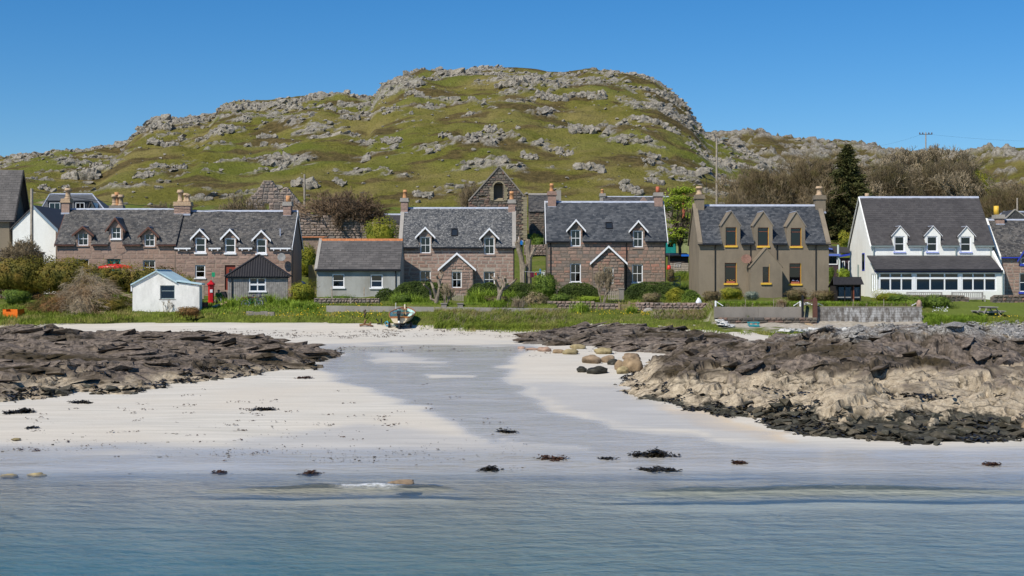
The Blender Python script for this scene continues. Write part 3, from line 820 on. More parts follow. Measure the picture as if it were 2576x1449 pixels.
while len(pp) < 420:
    t = g.uniform(0, 1); x = 1940 + 250 * t; y = 842 - 12 * t + g.normal(0, 5) * (1 - .4 * t)
    Yp = 99.3 + g.normal(0, .8); pp.append((wx(x, Yp), Yp, wz(y, Yp)))
for _ in range(70):
    t = g.uniform(0, 1); Yp = 102.5 + g.normal(0, .4); pp.append((wx(1806 + 40 * t, Yp), Yp, wz(808 + 18 * t + g.normal(0, 3), Yp)))
tag(pebbles("rubble", pp, M_WSTONE, 69, .12, .38), kind='stuff')

# wrack lines left by the tide
g = np.random.default_rng(88); P = []
for x0, x1, y, sp, n in [(190, 1330, 846, 3, 150), (420, 1000, 838, 4, 70), (560, 1290, 880, 3, 40), (500, 1240, 1035, 30, 26), (880, 1300, 832, 3, 50), (0, 900, 1090, 40, 40), (300, 1000, 1010, 25, 24), (1330, 1560, 885, 6, 14)]:
    for _ in range(n):
        p = at_px(g.uniform(x0, x1), y + g.normal(0, sp)); m_ = g.integers(1, 5)
        P += [(p.x + g.normal(0, .22), p.y + g.normal(0, .05), p.z + .015) for _ in range(m_)]
tag(strip_cloud("wrack", P, M_WEED2, None, .05, .22, .02, .02, 89, 2), kind='stuff')
# ------------------------------------------------------------------ mesh builder
class MB:
    def __init__(s): s.v = []; s.f = []
    def quad(s, *p):
        b = len(s.v); s.v += [tuple(q) for q in p]; s.f.append(tuple(range(b, b + len(p)))); return s
    def box(s, x0, x1, y0, y1, z0, z1):
        b = len(s.v)
        s.v += [(x0, y0, z0), (x1, y0, z0), (x1, y1, z0), (x0, y1, z0), (x0, y0, z1), (x1, y0, z1), (x1, y1, z1), (x0, y1, z1)]
        s.f += [tuple(b + i for i in q) for q in ((0, 3, 2, 1), (4, 5, 6, 7), (0, 1, 5, 4), (1, 2, 6, 5), (2, 3, 7, 6), (3, 0, 4, 7))]; return s
    def obox(s, p0, p1, w, h, up=Vector((0, 0, 1))):
        """bar of section w by h from p0 to p1"""
        p0, p1 = Vector(p0), Vector(p1); d = (p1 - p0).normalized(); a = d.cross(up)
        if a.length < 1e-4: a = Vector((1, 0, 0))
        a.normalize(); c = a.cross(d)
        b = len(s.v)
        for p in (p0, p1):
            for i, j in ((-1, -1), (1, -1), (1, 1), (-1, 1)): s.v.append(tuple(p + a * (w / 2 * i) + c * (h / 2 * j)))
        s.f += [tuple(b + i for i in q) for q in ((0, 1, 2, 3), (7, 6, 5, 4), (0, 4, 5, 1), (1, 5, 6, 2), (2, 6, 7, 3), (3, 7, 4, 0))]; return s
    def prism(s, poly, ax, a, b):
        """polygon given in the two other axes, extruded along axis ax from a to b"""
        n = len(poly); o = len(s.v)
        for t in (a, b):
            for p, q in poly: s.v.append((p, t, q) if ax == 'y' else (t, p, q) if ax == 'x' else (p, q, t))
        s.f.append(tuple(o + i for i in range(n))); s.f.append(tuple(o + n + i for i in reversed(range(n))))
        for i in range(n): j = (i + 1) % n; s.f.append((o + j, o + i, o + n + i, o + n + j))
        return s
    def tube(s, pts, r, n=6, cap=True):
        pts = [Vector(p) for p in pts]; rr = r if isinstance(r, (list, tuple)) else [r] * len(pts)
        o = len(s.v)
        for i, p in enumerate(pts):
            d = (pts[min(i + 1, len(pts) - 1)] - pts[max(i - 1, 0)]).normalized()
            a = d.cross(Vector((.13, .31, .94)));  a.normalize(); c = d.cross(a)
            for k in range(n):
                t = 2 * math.pi * k / n; s.v.append(tuple(p + (a * math.cos(t) + c * math.sin(t)) * rr[i]))
        for i in range(len(pts) - 1):
            for k in range(n): s.f.append((o + i * n + k, o + i * n + (k + 1) % n, o + (i + 1) * n + (k + 1) % n, o + (i + 1) * n + k))
        if cap: s.f.append(tuple(o + k for k in reversed(range(n)))); s.f.append(tuple(o + (len(pts) - 1) * n + k for k in range(n)))
        return s
    def lathe(s, prof, c=(0, 0, 0), n=12):
        o = len(s.v)
        for r_, z in prof:
            for k in range(n): t = 2 * math.pi * k / n; s.v.append((c[0] + r_ * math.cos(t), c[1] + r_ * math.sin(t), c[2] + z))
        for i in range(len(prof) - 1):
            for k in range(n): s.f.append((o + i * n + k, o + i * n + (k + 1) % n, o + (i + 1) * n + (k + 1) % n, o + (i + 1) * n + k))
        s.f.append(tuple(o + k for k in reversed(range(n)))); s.f.append(tuple(o + (len(prof) - 1) * n + k for k in range(n)))
        return s
    def build(s, name, mat, parent=None, smooth=False, fix=True):
        me = bpy.data.meshes.new(name); me.from_pydata(s.v, [], s.f)
        if fix:
            bm = bmesh.new(); bm.from_mesh(me); bmesh.ops.recalc_face_normals(bm, faces=bm.faces[:]); bm.to_mesh(me); bm.free()
        if smooth: me.polygons.foreach_set("use_smooth", np.ones(len(me.polygons), bool))
        me.materials.append(mat)
        return link(bpy.data.objects.new(name, me), parent)

# ------------------------------------------------------------------ building materials
def m_render(name, col, dirt, amt=.35, scale=.9, bump=.35, low=None):
    g = G(name); p = g.pos()
    n = g.noise(1.0, 6, .65, g.vec(p, (scale, scale, scale * .45)))
    c = g.mix(g.mr(n, .42, .72, 0, amt), col, dirt)
    f = g.noise(9, 4, .8)
    c = g.mix(g.mr(f, .35, .7, 0, .25), c, tuple(x * .6 for x in col))
    return g.out(g.bsdf(c, .92, g.bump(g.noise(26, 3, .8), bump, .012), .15))
def m_slate(name, a, b, spk, lich=(.30, .29, .27), amt=.55):
    g = G(name)
    k = g.mth('FRACT', g.mth('ADD', g.rnd(), g.attr("tint")))
    c = g.mix(k, a, b)
    c = g.mix(g.mr(g.noise(.45, 4, .6), .4, .7, 0, .5), c, tuple(x * .7 for x in a))
    c = g.mix(g.mr(g.noise(6.5, 4, .75), spk, spk + .08, 0, amt), c, lich)
    return g.out(g.bsdf(c, .62, g.bump(g.noise(14, 3), .25, .01), .35))
M_PINK = m_stone("pink_granite", [(.33, .205, .155), (.39, .255, .20), (.30, .205, .165), (.44, .295, .23), (.36, .235, .18)])
M_ASHLAR = m_stone("pink_ashlar", [(.37, .24, .175), (.41, .275, .21), (.34, .225, .17), (.44, .305, .24)], .5)
M_RUBBLE = m_stone("mixed_rubble", [(.27, .20, .155), (.43, .225, .16), (.30, .22, .17), (.21, .18, .155), (.40, .255, .19), (.26, .215, .17)], .6)
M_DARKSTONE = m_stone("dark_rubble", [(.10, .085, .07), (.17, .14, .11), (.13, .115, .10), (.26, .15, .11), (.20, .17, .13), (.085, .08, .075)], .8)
M_DRYSTONE = m_stone("field_granite", [(.33, .225, .175), (.27, .21, .17), (.38, .27, .22), (.22, .18, .15)], .7)
M_GREYST = m_stone("grey_fieldstone", [(.27, .22, .18), (.37, .28, .225), (.22, .19, .165), (.42, .31, .245)], .7)
M_BUFF = m_stone("buff_dressing", [(.34, .28, .17), (.28, .235, .145), (.38, .32, .21)], .5)
M_MORTAR = m_render("mortar", (.40, .34, .28), (.26, .21, .17), .5, 2)
M_MORTARP = m_render("pink_mortar", (.37, .27, .21), (.24, .18, .14), .5, 2)
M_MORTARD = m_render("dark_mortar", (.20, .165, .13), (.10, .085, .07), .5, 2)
M_HARL = m_render("brown_harl", (.255, .208, .150), (.13, .108, .08), .75, .5, .7)
M_GREYR = m_render("grey_render", (.41, .41, .38), (.20, .18, .14), .8, .5, .4)
M_WHITER = m_render("white_render", (.87, .86, .80), (.58, .55, .46), .38, .7, .5)
M_WHITEOLD = m_render("old_whitewash", (.82, .80, .74), (.36, .35, .31), .55, 1.1, .9)
M_CONC = m_render("concrete", (.27, .24, .205), (.13, .115, .10), .7, .8, .6)
M_CONCL = m_render("light_concrete", (.36, .33, .29), (.20, .18, .15), .6, .8, .6)
M_SLATE = m_slate("slate", (.036, .036, .037), (.135, .122, .106), .56)
M_SLATEB = m_slate("blue_slate", (.030, .036, .044), (.105, .108, .113), .60)
M_SLATEL = m_slate("speckled_slate", (.036, .041, .048), (.150, .146, .138), .53, (.33, .32, .30), .75)
M_TILE = m_slate("dark_tile", (.058, .053, .052), (.082, .075, .072), .70)
M_TILEG = m_slate("grey_slab", (.085, .078, .072), (.135, .122, .112), .64, (.24, .23, .21))
M_WPAINT = simple("white_paint", (.80, .80, .80), .5, .03)
M_CREAM = simple("cream_paint", (.72, .62, .46), .45, .05)
M_BROWNW = simple("brown_paint", (.115, .052, .036), .6, .2, 8)
M_BLACKP = simple("black_pipe", (.016, .016, .018), .45, .2)
M_GREYP = simple("grey_pipe", (.24, .29, .28), .5, .1)
M_LEAD = simple("ridge_zinc", (.36, .385, .45), .6, .12, 3)
M_YELLOW = simple("yellow_paint", (.72, .44, .055), .5, .06)
M_MAHOG = simple("mahogany", (.20, .058, .028), .5, .2)
M_BLUEP = simple("blue_paint", (.035, .06, .42), .5, .1)
M_LILAC = simple("lilac_paint", (.38, .42, .72), .5, .1)
M_TEAL = simple("teal_paint", (.012, .23, .20), .5, .15)
M_RED = simple("red_paint", (.50, .012, .016), .4, .15)
M_DOORRED = simple("brick_red_door", (.24, .045, .025), .5, .15)
M_CLAY = simple("clay_pot", (.50, .25, .11), .8, .25, 8)
M_CLAYR = simple("red_clay_pot", (.42, .12, .065), .8, .2, 8)
M_CLAYB = simple("buff_pot", (.42, .30, .19), .85, .2, 8)
M_ORTILE = simple("orange_ridge_tile", (.46, .17, .065), .8, .25, 5)
M_CURT = simple("curtain_cloth", (.62, .62, .58), .9, .1)
M_WOODG = simple("weathered_timber", (.30, .28, .255), .9, .3, 4)
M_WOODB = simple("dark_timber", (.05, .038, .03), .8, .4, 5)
M_WOODT = simple("tan_timber", (.45, .33, .20), .85, .2, 5)
M_POST = simple("grey_post", (.33, .28, .22), .9, .25, 5)
def m_glass():
    g = G("window_glass")
    fr = g.n("Fresnel", {"IOR": 1.5}).outputs[0]
    gl = g.n("BsdfGlossy", {"Color": (.95, .97, 1), "Roughness": .02}).outputs[0]
    tr = g.n("BsdfTransparent", {"Color": (.17, .19, .215)}).outputs[0]
    return g.out(g.n("MixShader", {0: g.mth('ADD', g.mth('MULTIPLY', fr, .95), .025), 1: tr, 2: gl}).outputs[0])
M_GLASS = m_glass()
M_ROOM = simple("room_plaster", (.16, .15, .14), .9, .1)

# ------------------------------------------------------------------ stone and slate pieces
def stone_unit(name, seed, mat, rough=.5):
    """unit block centred on the origin in x and z, its face towards -y, picked rough"""
    rr_ = random.Random(seed); b = MB()
    j = lambda a: rr_.uniform(-a, a)
    out = [(-.5 + abs(j(.04)), 0, -.5 + abs(j(.05))), (0, 0, -.5 + abs(j(.05))), (.5 - abs(j(.04)), 0, -.5 + abs(j(.05))), (.5 - abs(j(.04)), 0, 0), (.5 - abs(j(.04)), 0, .5 - abs(j(.05))), (0, 0, .5 - abs(j(.05))), (-.5 + abs(j(.04)), 0, .5 - abs(j(.05))), (-.5 + abs(j(.04)), 0, 0)]
    b.v = [(x, .5, z) for x, y, z in out] + [(x * .93 + j(.02), -.5 * (1 - rr_.uniform(.25, .6) * rough), z * .90) for x, y, z in out] + [(j(.18), -.5 - rr_.uniform(-.15, .35) * rough, j(.15))]
    for i in range(8):
        k = (i + 1) % 8; b.f.append((i, k, 8 + k, 8 + i)); b.f.append((8 + i, 8 + k, 16))
    me = bpy.data.meshes.new(name); me.from_pydata(b.v, [], b.f)
    bm = bmesh.new(); bm.from_mesh(me); bmesh.ops.recalc_face_normals(bm, faces=bm.faces[:]); bm.to_mesh(me); bm.free()
    me.materials.append(mat); return me
_units = {}
def units(mat, rough=.5):
    k = (mat.name, rough)
    if k not in _units:
        ms = [stone_unit("stone", 700 + i, mat, rough) for i in range(8)]
        tri = []
        for m in ms:
            m.calc_loop_triangles()
            t = np.empty(len(m.loop_triangles) * 3, np.int32); m.loop_triangles.foreach_get("vertices", t)
            v = np.empty(len(m.vertices) * 3, np.float32); m.vertices.foreach_get("co", v)
            tri.append((v.reshape(-1, 3), t.reshape(-1, 3)))
        _units[k] = (ms, tri)
    return _units[k]

def place_stones(parent, rows, mat, rough=.5, name="stone", keep=300):
    """rows: (centre, width, height, depth, spin) of every stone; up to keep as parts, the rest as one stuff part"""
    ms, tri = units(mat, rough)
    rr_ = random.Random(len(rows))
    for c, w, h, d, sp in rows[:keep]:
        o = bpy.data.objects.new(name, ms[rr_.randrange(8)])
        o.location = c; o.scale = (w, d, h); o.rotation_euler = (0, 0, sp)
        link(o, parent)
    rest = rows[keep:]
    if rest:
        V, F, T, off = [], [], [], 0
        for c, w, h, d, sp in rest:
            v, f = tri[rr_.randrange(8)]
            p = v * [w, d, h]; ca, sa = math.cos(sp), math.sin(sp)
            p = np.stack([p[:, 0] * ca - p[:, 1] * sa, p[:, 0] * sa + p[:, 1] * ca, p[:, 2]], -1) + np.array(c)
            V.append(p); F.append(f + off); T.append(np.full(len(f), rr_.random())); off += len(v)
        tag(link(bpy.data.objects.new("small_" + name, np_mesh("small_" + name, np.vstack(V), np.vstack(F), mat, False, None, {"tint": np.concatenate(T)})), parent), kind='stuff')

def course_stones(spans, z0, z1, hs, ws, y=0.0, depth=.12, joint=.025, seed=1, jit=0.0):
    """stones laid in courses between z0 and z1; spans(za, zb) gives the free x intervals of a course"""
    rr_ = random.Random(seed); out = []; z = z0
    while z < z1 - .08:
        h = min(rr_.uniform(*hs), z1 - z)
        if z1 - z - h < .1: h = z1 - z
        for a, b in spans(z, z + h):
            x = a
            while x < b - .06:
                w = rr_.uniform(*ws)
                if b - x - w < ws[0] * .6: w = b - x
                if rr_.random() < .16 and h > .3 and w < .9:
                    hh = h * rr_.uniform(.4, .6)
                    out.append(((x + w / 2, y, z + hh / 2), w - joint, hh - joint, depth * rr_.uniform(.85, 1.2), jit * rr_.uniform(-1, 1)))
                    out.append(((x + w / 2, y, z + hh + (h - hh) / 2), w - joint, h - hh - joint, depth * rr_.uniform(.85, 1.2), jit * rr_.uniform(-1, 1)))
                else:
                    out.append(((x + w / 2, y, z + h / 2), w - joint, h - joint, depth * rr_.uniform(.85, 1.25), jit * rr_.uniform(-1, 1)))
                x += w
        z += h
    return out

def free_spans(x0, x1, holes):
    def f(za, zb):
        iv = [(x0(za, zb) if callable(x0) else x0, x1(za, zb) if callable(x1) else x1)]
        for a, b, c, d in holes:
            if d <= za + .02 or c >= zb - .02: continue
            nx_ = []
            for p, q in iv:
                if b <= p or a >= q: nx_.append((p, q)); continue
                if a > p: nx_.append((p, a))
                if b < q: nx_.append((b, q))
            iv = nx_
        return [(p, q) for p, q in iv if q - p > .07]
    return f

_slate_me = {}
def slate_unit(mat):
    if mat.name not in _slate_me:
        b = MB(); b.box(-.5, .5, -.5, .5, 0, 1)
        me = bpy.data.meshes.new("slate"); me.from_pydata(b.v, [], b.f); me.materials.append(mat); _slate_me[mat.name] = me
    return _slate_me[mat.name]

def slate_roof(parent, x0, x1, y0, z0, y1, z1, mat, w=.26, ex=.20, skip=None, keep=300, seed=1, th=.016, jit=.008, name="slate"):
    """overlapping slates on the slope that rises from the eaves line (y0, z0) to the ridge line (y1, z1)"""
    rr_ = random.Random(seed)
    sl_ = math.hypot(y1 - y0, z1 - z0); cy, cz = (y1 - y0) / sl_, (z1 - z0) / sl_
    ang = math.atan2(cz, cy)
    nrm = Vector((0, -cz, cy))
    cells = []; n = int(sl_ / ex)
    for i in range(n):
        v = (i + .5) * ex
        off = (i % 2) * .5 * w
        x = x0 - off
        while x < x1:
            a, b = max(x, x0), min(x + w * rr_.uniform(.96, 1.04), x1)
            if b - a > .04:
                c = Vector(((a + b) / 2, y0 + cy * v, z0 + cz * v)) + nrm * (.012 + rr_.uniform(0, jit))
                if not (skip and skip(c)): cells.append((c, b - a - .008, ex * 1.25 + rr_.uniform(-.01, .01), rr_.random()))
            x += w
    me = slate_unit(mat); tl = ang - .055
    for c, a, l, k in cells[:keep]:
        o = bpy.data.objects.new(name, me); o.location = c; o.scale = (a, l, th); o.rotation_euler = (tl + rr_.uniform(-.01, .01), rr_.uniform(-.012, .012), 0)
        link(o, parent)
    rest = cells[keep:]
    if rest:
        u = np.array([(-.5, -.5, 0), (.5, -.5, 0), (.5, .5, 0), (-.5, .5, 0), (-.5, -.5, 1), (.5, -.5, 1), (.5, .5, 1), (-.5, .5, 1)], float)
        q = np.array([(4, 5, 6, 7), (0, 1, 5, 4), (1, 2, 6, 5), (2, 3, 7, 6), (3, 0, 4, 7)])
        Cc = np.array([c[:] for c, *_ in rest]); S = np.array([(a, l, th) for _, a, l, _ in rest]); n = len(rest)
        P = u[None] * S[:, None, :]
        t = tl + rng.uniform(-.012, .012, n)[:, None]
        Yy = P[:, :, 1] * np.cos(t) - P[:, :, 2] * np.sin(t); Zz = P[:, :, 1] * np.sin(t) + P[:, :, 2] * np.cos(t)
        P = np.stack([P[:, :, 0], Yy, Zz], -1) + Cc[:, None, :]
        F = (q[None] + (np.arange(n) * 8)[:, None, None]).reshape(-1, 4)
        tag(link(bpy.data.objects.new("roof_" + name, np_mesh("roof_" + name, P.reshape(-1, 3), F, mat, False, None, {"tint": np.repeat([k for *_, k in rest], 5)})), parent), kind='stuff')

# ------------------------------------------------------------------ windows, chimneys
def window(parent, x0, x1, z0, z1, y, nx=2, nz=2, mat=None, fw=.075, bar=.03, sill=None, curtain=None, zs=None, xs=None, sill_h=.11, sill_out=.10, pane_y=.05):
    mat = mat or M_WPAINT
    b = MB()
    b.box(x0, x0 + fw, y, y + .09, z0, z1).box(x1 - fw, x1, y, y + .09, z0, z1)
    b.box(x0 + fw, x1 - fw, y, y + .09, z0, z0 + fw).box(x0 + fw, x1 - fw, y, y + .09, z1 - fw, z1)
    zl = zs or [z0 + fw + (z1 - z0 - 2 * fw) * i / nz for i in range(1, nz)]
    xl = xs or [x0 + fw + (x1 - x0 - 2 * fw) * i / nx for i in range(1, nx)]
    for z in zl: b.box(x0 + fw, x1 - fw, y + .01, y + .08, z - bar * .8, z + bar * .8)
    zz = [z0 + fw] + list(zl) + [z1 - fw]; xx = [x0 + fw] + list(xl) + [x1 - fw]
    for x in xl:
        for i in range(len(zz) - 1): b.box(x - bar / 2, x + bar / 2, y + .02, y + .07, zz[i] + (bar * .8 if i else 0), zz[i + 1] - (bar * .8 if i < len(zz) - 2 else 0))
    w = b.build("window", mat, parent, fix=False)
    for i in range(len(xx) - 1):
        for j in range(len(zz) - 1):
            MB().box(xx[i], xx[i + 1], y + pane_y - .004, y + pane_y + .004, zz[j], zz[j + 1]).build("pane", M_GLASS, w, fix=False)
    if sill is not None:
        MB().box(x0 - .09, x1 + .09, -sill_out, y + .05, z0 - sill_h, z0 - .003).build("sill", sill, w, fix=False)
    if curtain == 'lace':
        MB().box(x0 + fw, x1 - fw, y + .14, y + .15, z0, z0 + (z1 - z0) * .48).build("curtain", M_CURT, w, fix=False)
    elif curtain in ('both', 'right', 'left'):
        ww = (x1 - x0) * .2
        for sd in (('left', 'right') if curtain == 'both' else (curtain,)):
            c = MB(); xa = x0 + fw if sd == 'left' else x1 - fw - ww
            for k in range(5): c.box(xa + ww * k / 5, xa + ww * (k + 1) / 5, y + .14 + .02 * (k % 2), y + .16 + .02 * (k % 2), z0, z1)
            c.build("curtain", M_CURT, w, fix=False)
    elif curtain == 'blind':
        MB().box(x0 + fw, x1 - fw, y + .14, y + .15, z0, z1).build("blind", M_CURT, w, fix=False)
    return w

def pot(parent, x, y, z, r_, h, mat, style=0):
    b = MB()
    if style == 0: b.lathe([(r_ * 1.12, 0), (r_, .08), (r_ * .82, h * .72), (r_ * 1.0, h * .74), (r_ * 1.0, h * .8), (r_ * .8, h * .82), (r_ * .86, h)], (x, y, z))
    elif style == 1: b.lathe([(r_ * 1.25, 0), (r_ * 1.25, .12), (r_ * .9, .16), (r_ * .85, h * .72), (r_ * 1.35, h * .76), (r_ * 1.35, h * .85), (r_ * 1.1, h * .88), (r_ * 1.1, h)], (x, y, z), 8)
    else: b.lathe([(r_, 0), (r_ * .92, h)], (x, y, z))
    b.build("chimney_pot", mat, parent, True)

def chimney(parent, x0, x1, yc, dep, z0, z1, mat, pots=(), cap=True, capmat=None, seed=1, stones=None):
    b = MB(); y0, y1 = yc - dep / 2, yc + dep / 2
    b.box(x0, x1, y0, y1, z0, z1)
    c = b.build("chimney", mat, parent, fix=False)
    if cap:
        k = MB()
        k.box(x0 - .09, x1 + .09, y0 - .09, y1 + .09, z1 - .30, z1 - .16).box(x0 - .05, x1 + .05, y0 - .05, y1 + .05, z1 - .157, z1 + .06)
        k.build("cope", capmat or mat, c, fix=False)
    if stones:
        place_stones(c, course_stones(free_spans(x0, x1, []), z0, z1 - .3, (.3, .38), (.35, .6), y0 + .03, .12, .02, seed), stones, .4)
    for px_, r_, h, m, st in pots: pot(c, px_, yc, z1 + .05, r_, h, m, st)
    MB().box(x0 - .03, x1 + .03, y0 - .05, y0 - .012, z0 - .02, z0 + .14).build("flashing", M_LEAD, c, fix=False)
    return c

# ------------------------------------------------------------------ the general cottage
ZR = {1: 0.0, 2: 1100.0, 3: 2050.0, 4: 2896.0}
def DX(reg, z): return (ZR[reg] + z / 2.1467) / 1.59006
def DY(z): return (650 + z / 2.1467) / 1.59006

class House:
    def __init__(s, name, label, cat, reg, x0, x1, yr, ye, Y, hd, base, group=None):
        s.reg, s.Y, s.base, s.hd = reg, Y, base, hd
        s.X0 = wx(DX(reg, x0), Y); s.L = wx(DX(reg, x1), Y) - s.X0
        s.he = wz(DY(ye), Y) - base; s.hr = wz(DY(yr), Y + hd) - base
        s.tp = (s.hr - s.he) / hd
        s.e = empty(name, (s.X0, Y, base), 0, label, cat, group)
        s.holes = []; s.dorm = []; s.porch_spans = []
    def x(s, z, dy=0.0): return wx(DX(s.reg, z), s.Y + dy) - s.X0
    def z(s, z, dy=0.0): return wz(DY(z), s.Y + dy) - s.base
    def rz(s, y): return s.he + y * s.tp
    def open(s, xa, xb, za, zb):
        o = (s.x(xa), s.x(xb), s.z(zb), s.z(za)); s.holes.append(o); return o
    def dormer(s, xa, xb, zside, zapex):
        d = (s.x(xa), s.x(xb), s.z(zside), s.z(zapex)); s.dorm.append(d); return d
    def walls(s, mat, t=.4, foot=.0, gmat=None):
        L, he, hr, hd = s.L, s.he, s.hr, s.hd
        b = MB()
        # the front wall with the dormer fronts in one plane, cut round its openings
        xs_ = sorted({0, L} | {v for h in s.holes for v in h[:2]} | {v for d in s.dorm for v in d[:2]})
        zs_ = sorted({0, he} | {v for h in s.holes for v in h[2:]} | {d[2] for d in s.dorm})
        for i in range(len(xs_) - 1):
            xm = (xs_[i] + xs_[i + 1]) / 2
            run = None
            for j in range(len(zs_) - 1):
                zm = (zs_[j] + zs_[j + 1]) / 2
                solid = (zm < he or any(d[0] < xm < d[1] and zm < d[2] for d in s.dorm)) and not any(h[0] < xm < h[1] and h[2] < zm < h[3] for h in s.holes) and 0 <= xm <= L
                if solid: run = (run[0], zs_[j + 1]) if run else (zs_[j], zs_[j + 1])
                if run and (not solid or j == len(zs_) - 2):
                    b.box(xs_[i], xs_[i + 1], 0, t, run[0], run[1]); run = None
        for d in s.dorm: b.prism([(d[0], d[2]), (d[1], d[2]), ((d[0] + d[1]) / 2, d[3])], 'y', 0, t)
        b.build("wall", mat, s.e, fix=False)
        g = MB()
        gp = [(t, 0), (2 * hd, 0), (2 * hd, he), (hd, hr), (t, he + t * s.tp)]
        g.prism(gp, 'x', 0, t); g.build("gable_wall", gmat or mat, s.e)
        MB().prism(gp, 'x', L - t, L).build("gable_wall", gmat or mat, s.e)
        MB().box(t, L - t, 2 * hd - t, 2 * hd, 0, he).build("back_wall", gmat or mat, s.e, fix=False)
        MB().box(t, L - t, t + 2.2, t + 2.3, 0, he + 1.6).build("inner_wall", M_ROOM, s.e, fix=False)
        for d in s.dorm:
            for xx in (d[0], d[1] - .12): MB().prism([(t, he + .05), (t, d[2]), (max(t + .05, (d[2] - he) / s.tp), d[2])], 'x', xx, xx + .12).build("dormer_cheek", gmat or mat, s.e)
    def roof(s, mat, ov=.22, side=.12, th=.08, w=.26, ex=.20, seed=1, keep=300, slab=None, skipx=None, name="slate", ridge=True, ridgemat=None):
        L, he, hr, hd, tp = s.L, s.he, s.hr, s.hd, s.tp
        b = MB()
        cuts = sorted({-side, L + side} | {v for d in s.dorm for v in d[:2]})
        for i in range(len(cuts) - 1):
            a, c = cuts[i], cuts[i + 1]; m = (a + c) / 2
            y0 = -ov
            for d in s.dorm:
                if d[0] < m < d[1]: y0 = (d[2] - he) / tp - .02
            b.prism([(y0, he + y0 * tp), (hd, hr), (hd, hr + th), (y0, he + y0 * tp + th)], 'x', a, c)
        b.prism([(hd, hr), (2 * hd + ov, he - ov * tp), (2 * hd + ov, he - ov * tp + th), (hd, hr + th)], 'x', -side, L + side)
        s.roofo = b.build("roof", slab or mat, s.e)
        def skip(c):
            if skipx and skipx(c): return True
            for d in s.dorm:
                if d[0] - .02 < c.x < d[1] + .02 and c.z < d[2] + .1 + (d[3] - d[2]) * max(0, 1 - abs(c.x - (d[0] + d[1]) / 2) / ((d[1] - d[0]) / 2 + .01)): return True
            return False
        slate_roof(s.roofo, -side, L + side, -ov, he - ov * tp + th, hd, hr + th, mat, w, ex, skip, keep, seed, name=name)
        if ridge:
            MB().prism([(hd - .13, hr + th - .10), (hd, hr + th + .04), (hd + .17, hr + th - .10), (hd, hr + th + .08)], 'x', -side, L + side).build("ridge", ridgemat or M_LEAD, s.roofo)
    def eaves(s, mat, ov=.22, pipe=None, pipe_x=(), r_=.055, dz=0.0):
        """gutter runs between the dormers with downpipes"""
        zg = s.he - ov * s.tp - .03 + dz
        cuts = [-.12] + [v for d in sorted(s.dorm) for v in (d[0] - .04, d[1] + .04)] + [s.L + .12]
        for i in range(0, len(cuts), 2):
            MB().tube([(cuts[i], -ov - .05, zg), (cuts[i + 1], -ov - .05, zg)], r_, 6).build("gutter", mat, s.e)
        for px_ in pipe_x:
            MB().tube([(px_, -ov - .05, zg), (px_, -.07, zg - .3), (px_, -.07, .1)], .045, 6).build("downpipe", pipe or mat, s.e)
    def dormer_roof(s, d, mat, barge, ov=.16, front=.20, bw=.16, th=.06, slate=None):
        """small pitched roof over a dormer with bargeboards in front"""
        xm, hw = (d[0] + d[1]) / 2, (d[1] - d[0]) / 2
        q = (d[3] - d[2]) / hw
        yb = (d[3] - s.he) / s.tp + .25
        b = MB(); e = hw + ov
        for sg in (-1, 1):
            b.prism([(xm, d[3]), (xm + sg * e, d[3] - e * q), (xm + sg * e, d[3] - e * q + th), (xm, d[3] + th)], 'y', -front, yb)
        o = b.build("dormer_roof", mat, s.e)
        bb = MB()
        for sg in (-1, 1):
            e2 = e + .05; 
            bb.prism([(xm, d[3] + th + .05 - bw), (xm + sg * e2, d[3] - e2 * q + th + .05 - bw), (xm + sg * e2, d[3] - e2 * q + th + .05), (xm, d[3] + th + .05)], 'y', -front - .045, -front - .003)
        bb.build("bargeboard", barge, o)
        MB().tube([(xm, -front, d[3] + th + .01), (xm, yb, d[3] + th + .01)], .05, 5).build("ridge", M_LEAD, o)
        return o
    def porch(s, xa, xb, zside, zapex, dep, mat, barge, roofm, hole=None, bw=.2, stones=None, ov=.22, front=.22, hs=(.25, .36), ws=(.4, .9), seed=3):
        """gabled porch standing dep in front of the wall; its pixels are measured in the porch's own front plane"""
        dy = -dep
        a, b_, zs_, za = s.x(xa, dy), s.x(xb, dy), s.z(zside, dy), s.z(zapex, dy)
        xm = (a + b_) / 2; hw = (b_ - a) / 2; q = (za - zs_) / hw
        m = MB(); t = .28
        if hole:
            h = (s.x(hole[0], dy), s.x(hole[1], dy), s.z(hole[3], dy), s.z(hole[2], dy))
            m.box(a, h[0], dy, dy + t, 0, zs_).box(h[1], b_, dy, dy + t, 0, zs_).box(h[0], h[1], dy, dy + t, 0, h[2])
            if h[3] < zs_: m.box(h[0], h[1], dy, dy + t, h[3], zs_)
        else: m.box(a, b_, dy, dy + t, 0, zs_); h = None
        m.prism([(a, zs_), (b_, zs_), (xm, za)], 'y', dy, dy + t)
        m.box(a, a + t, dy + t, 0, 0, zs_).box(b_ - t, b_, dy + t, 0, 0, zs_)
        p = m.build("porch", mat, s.e, fix=False)
        r_ = MB(); e = hw + ov; th = .07
        for sg in (-1, 1): r_.prism([(xm, za), (xm + sg * e, za - e * q), (xm + sg * e, za - e * q + th), (xm, za + th)], 'y', dy - front, .02 if s.he > za else (za - s.he) / s.tp + .1)
        o = r_.build("porch_roof", roofm, p)
        if barge:
            bb = MB()
            for sg in (-1, 1):
                e2 = e + .05
                bb.prism([(xm, za + th + .06 - bw), (xm + sg * e2, za - e2 * q + th + .06 - bw), (xm + sg * e2, za - e2 * q + th + .06), (xm, za + th + .06)], 'y', dy - front - .05, dy - front - .003)
            bb.build("bargeboard", barge, p)
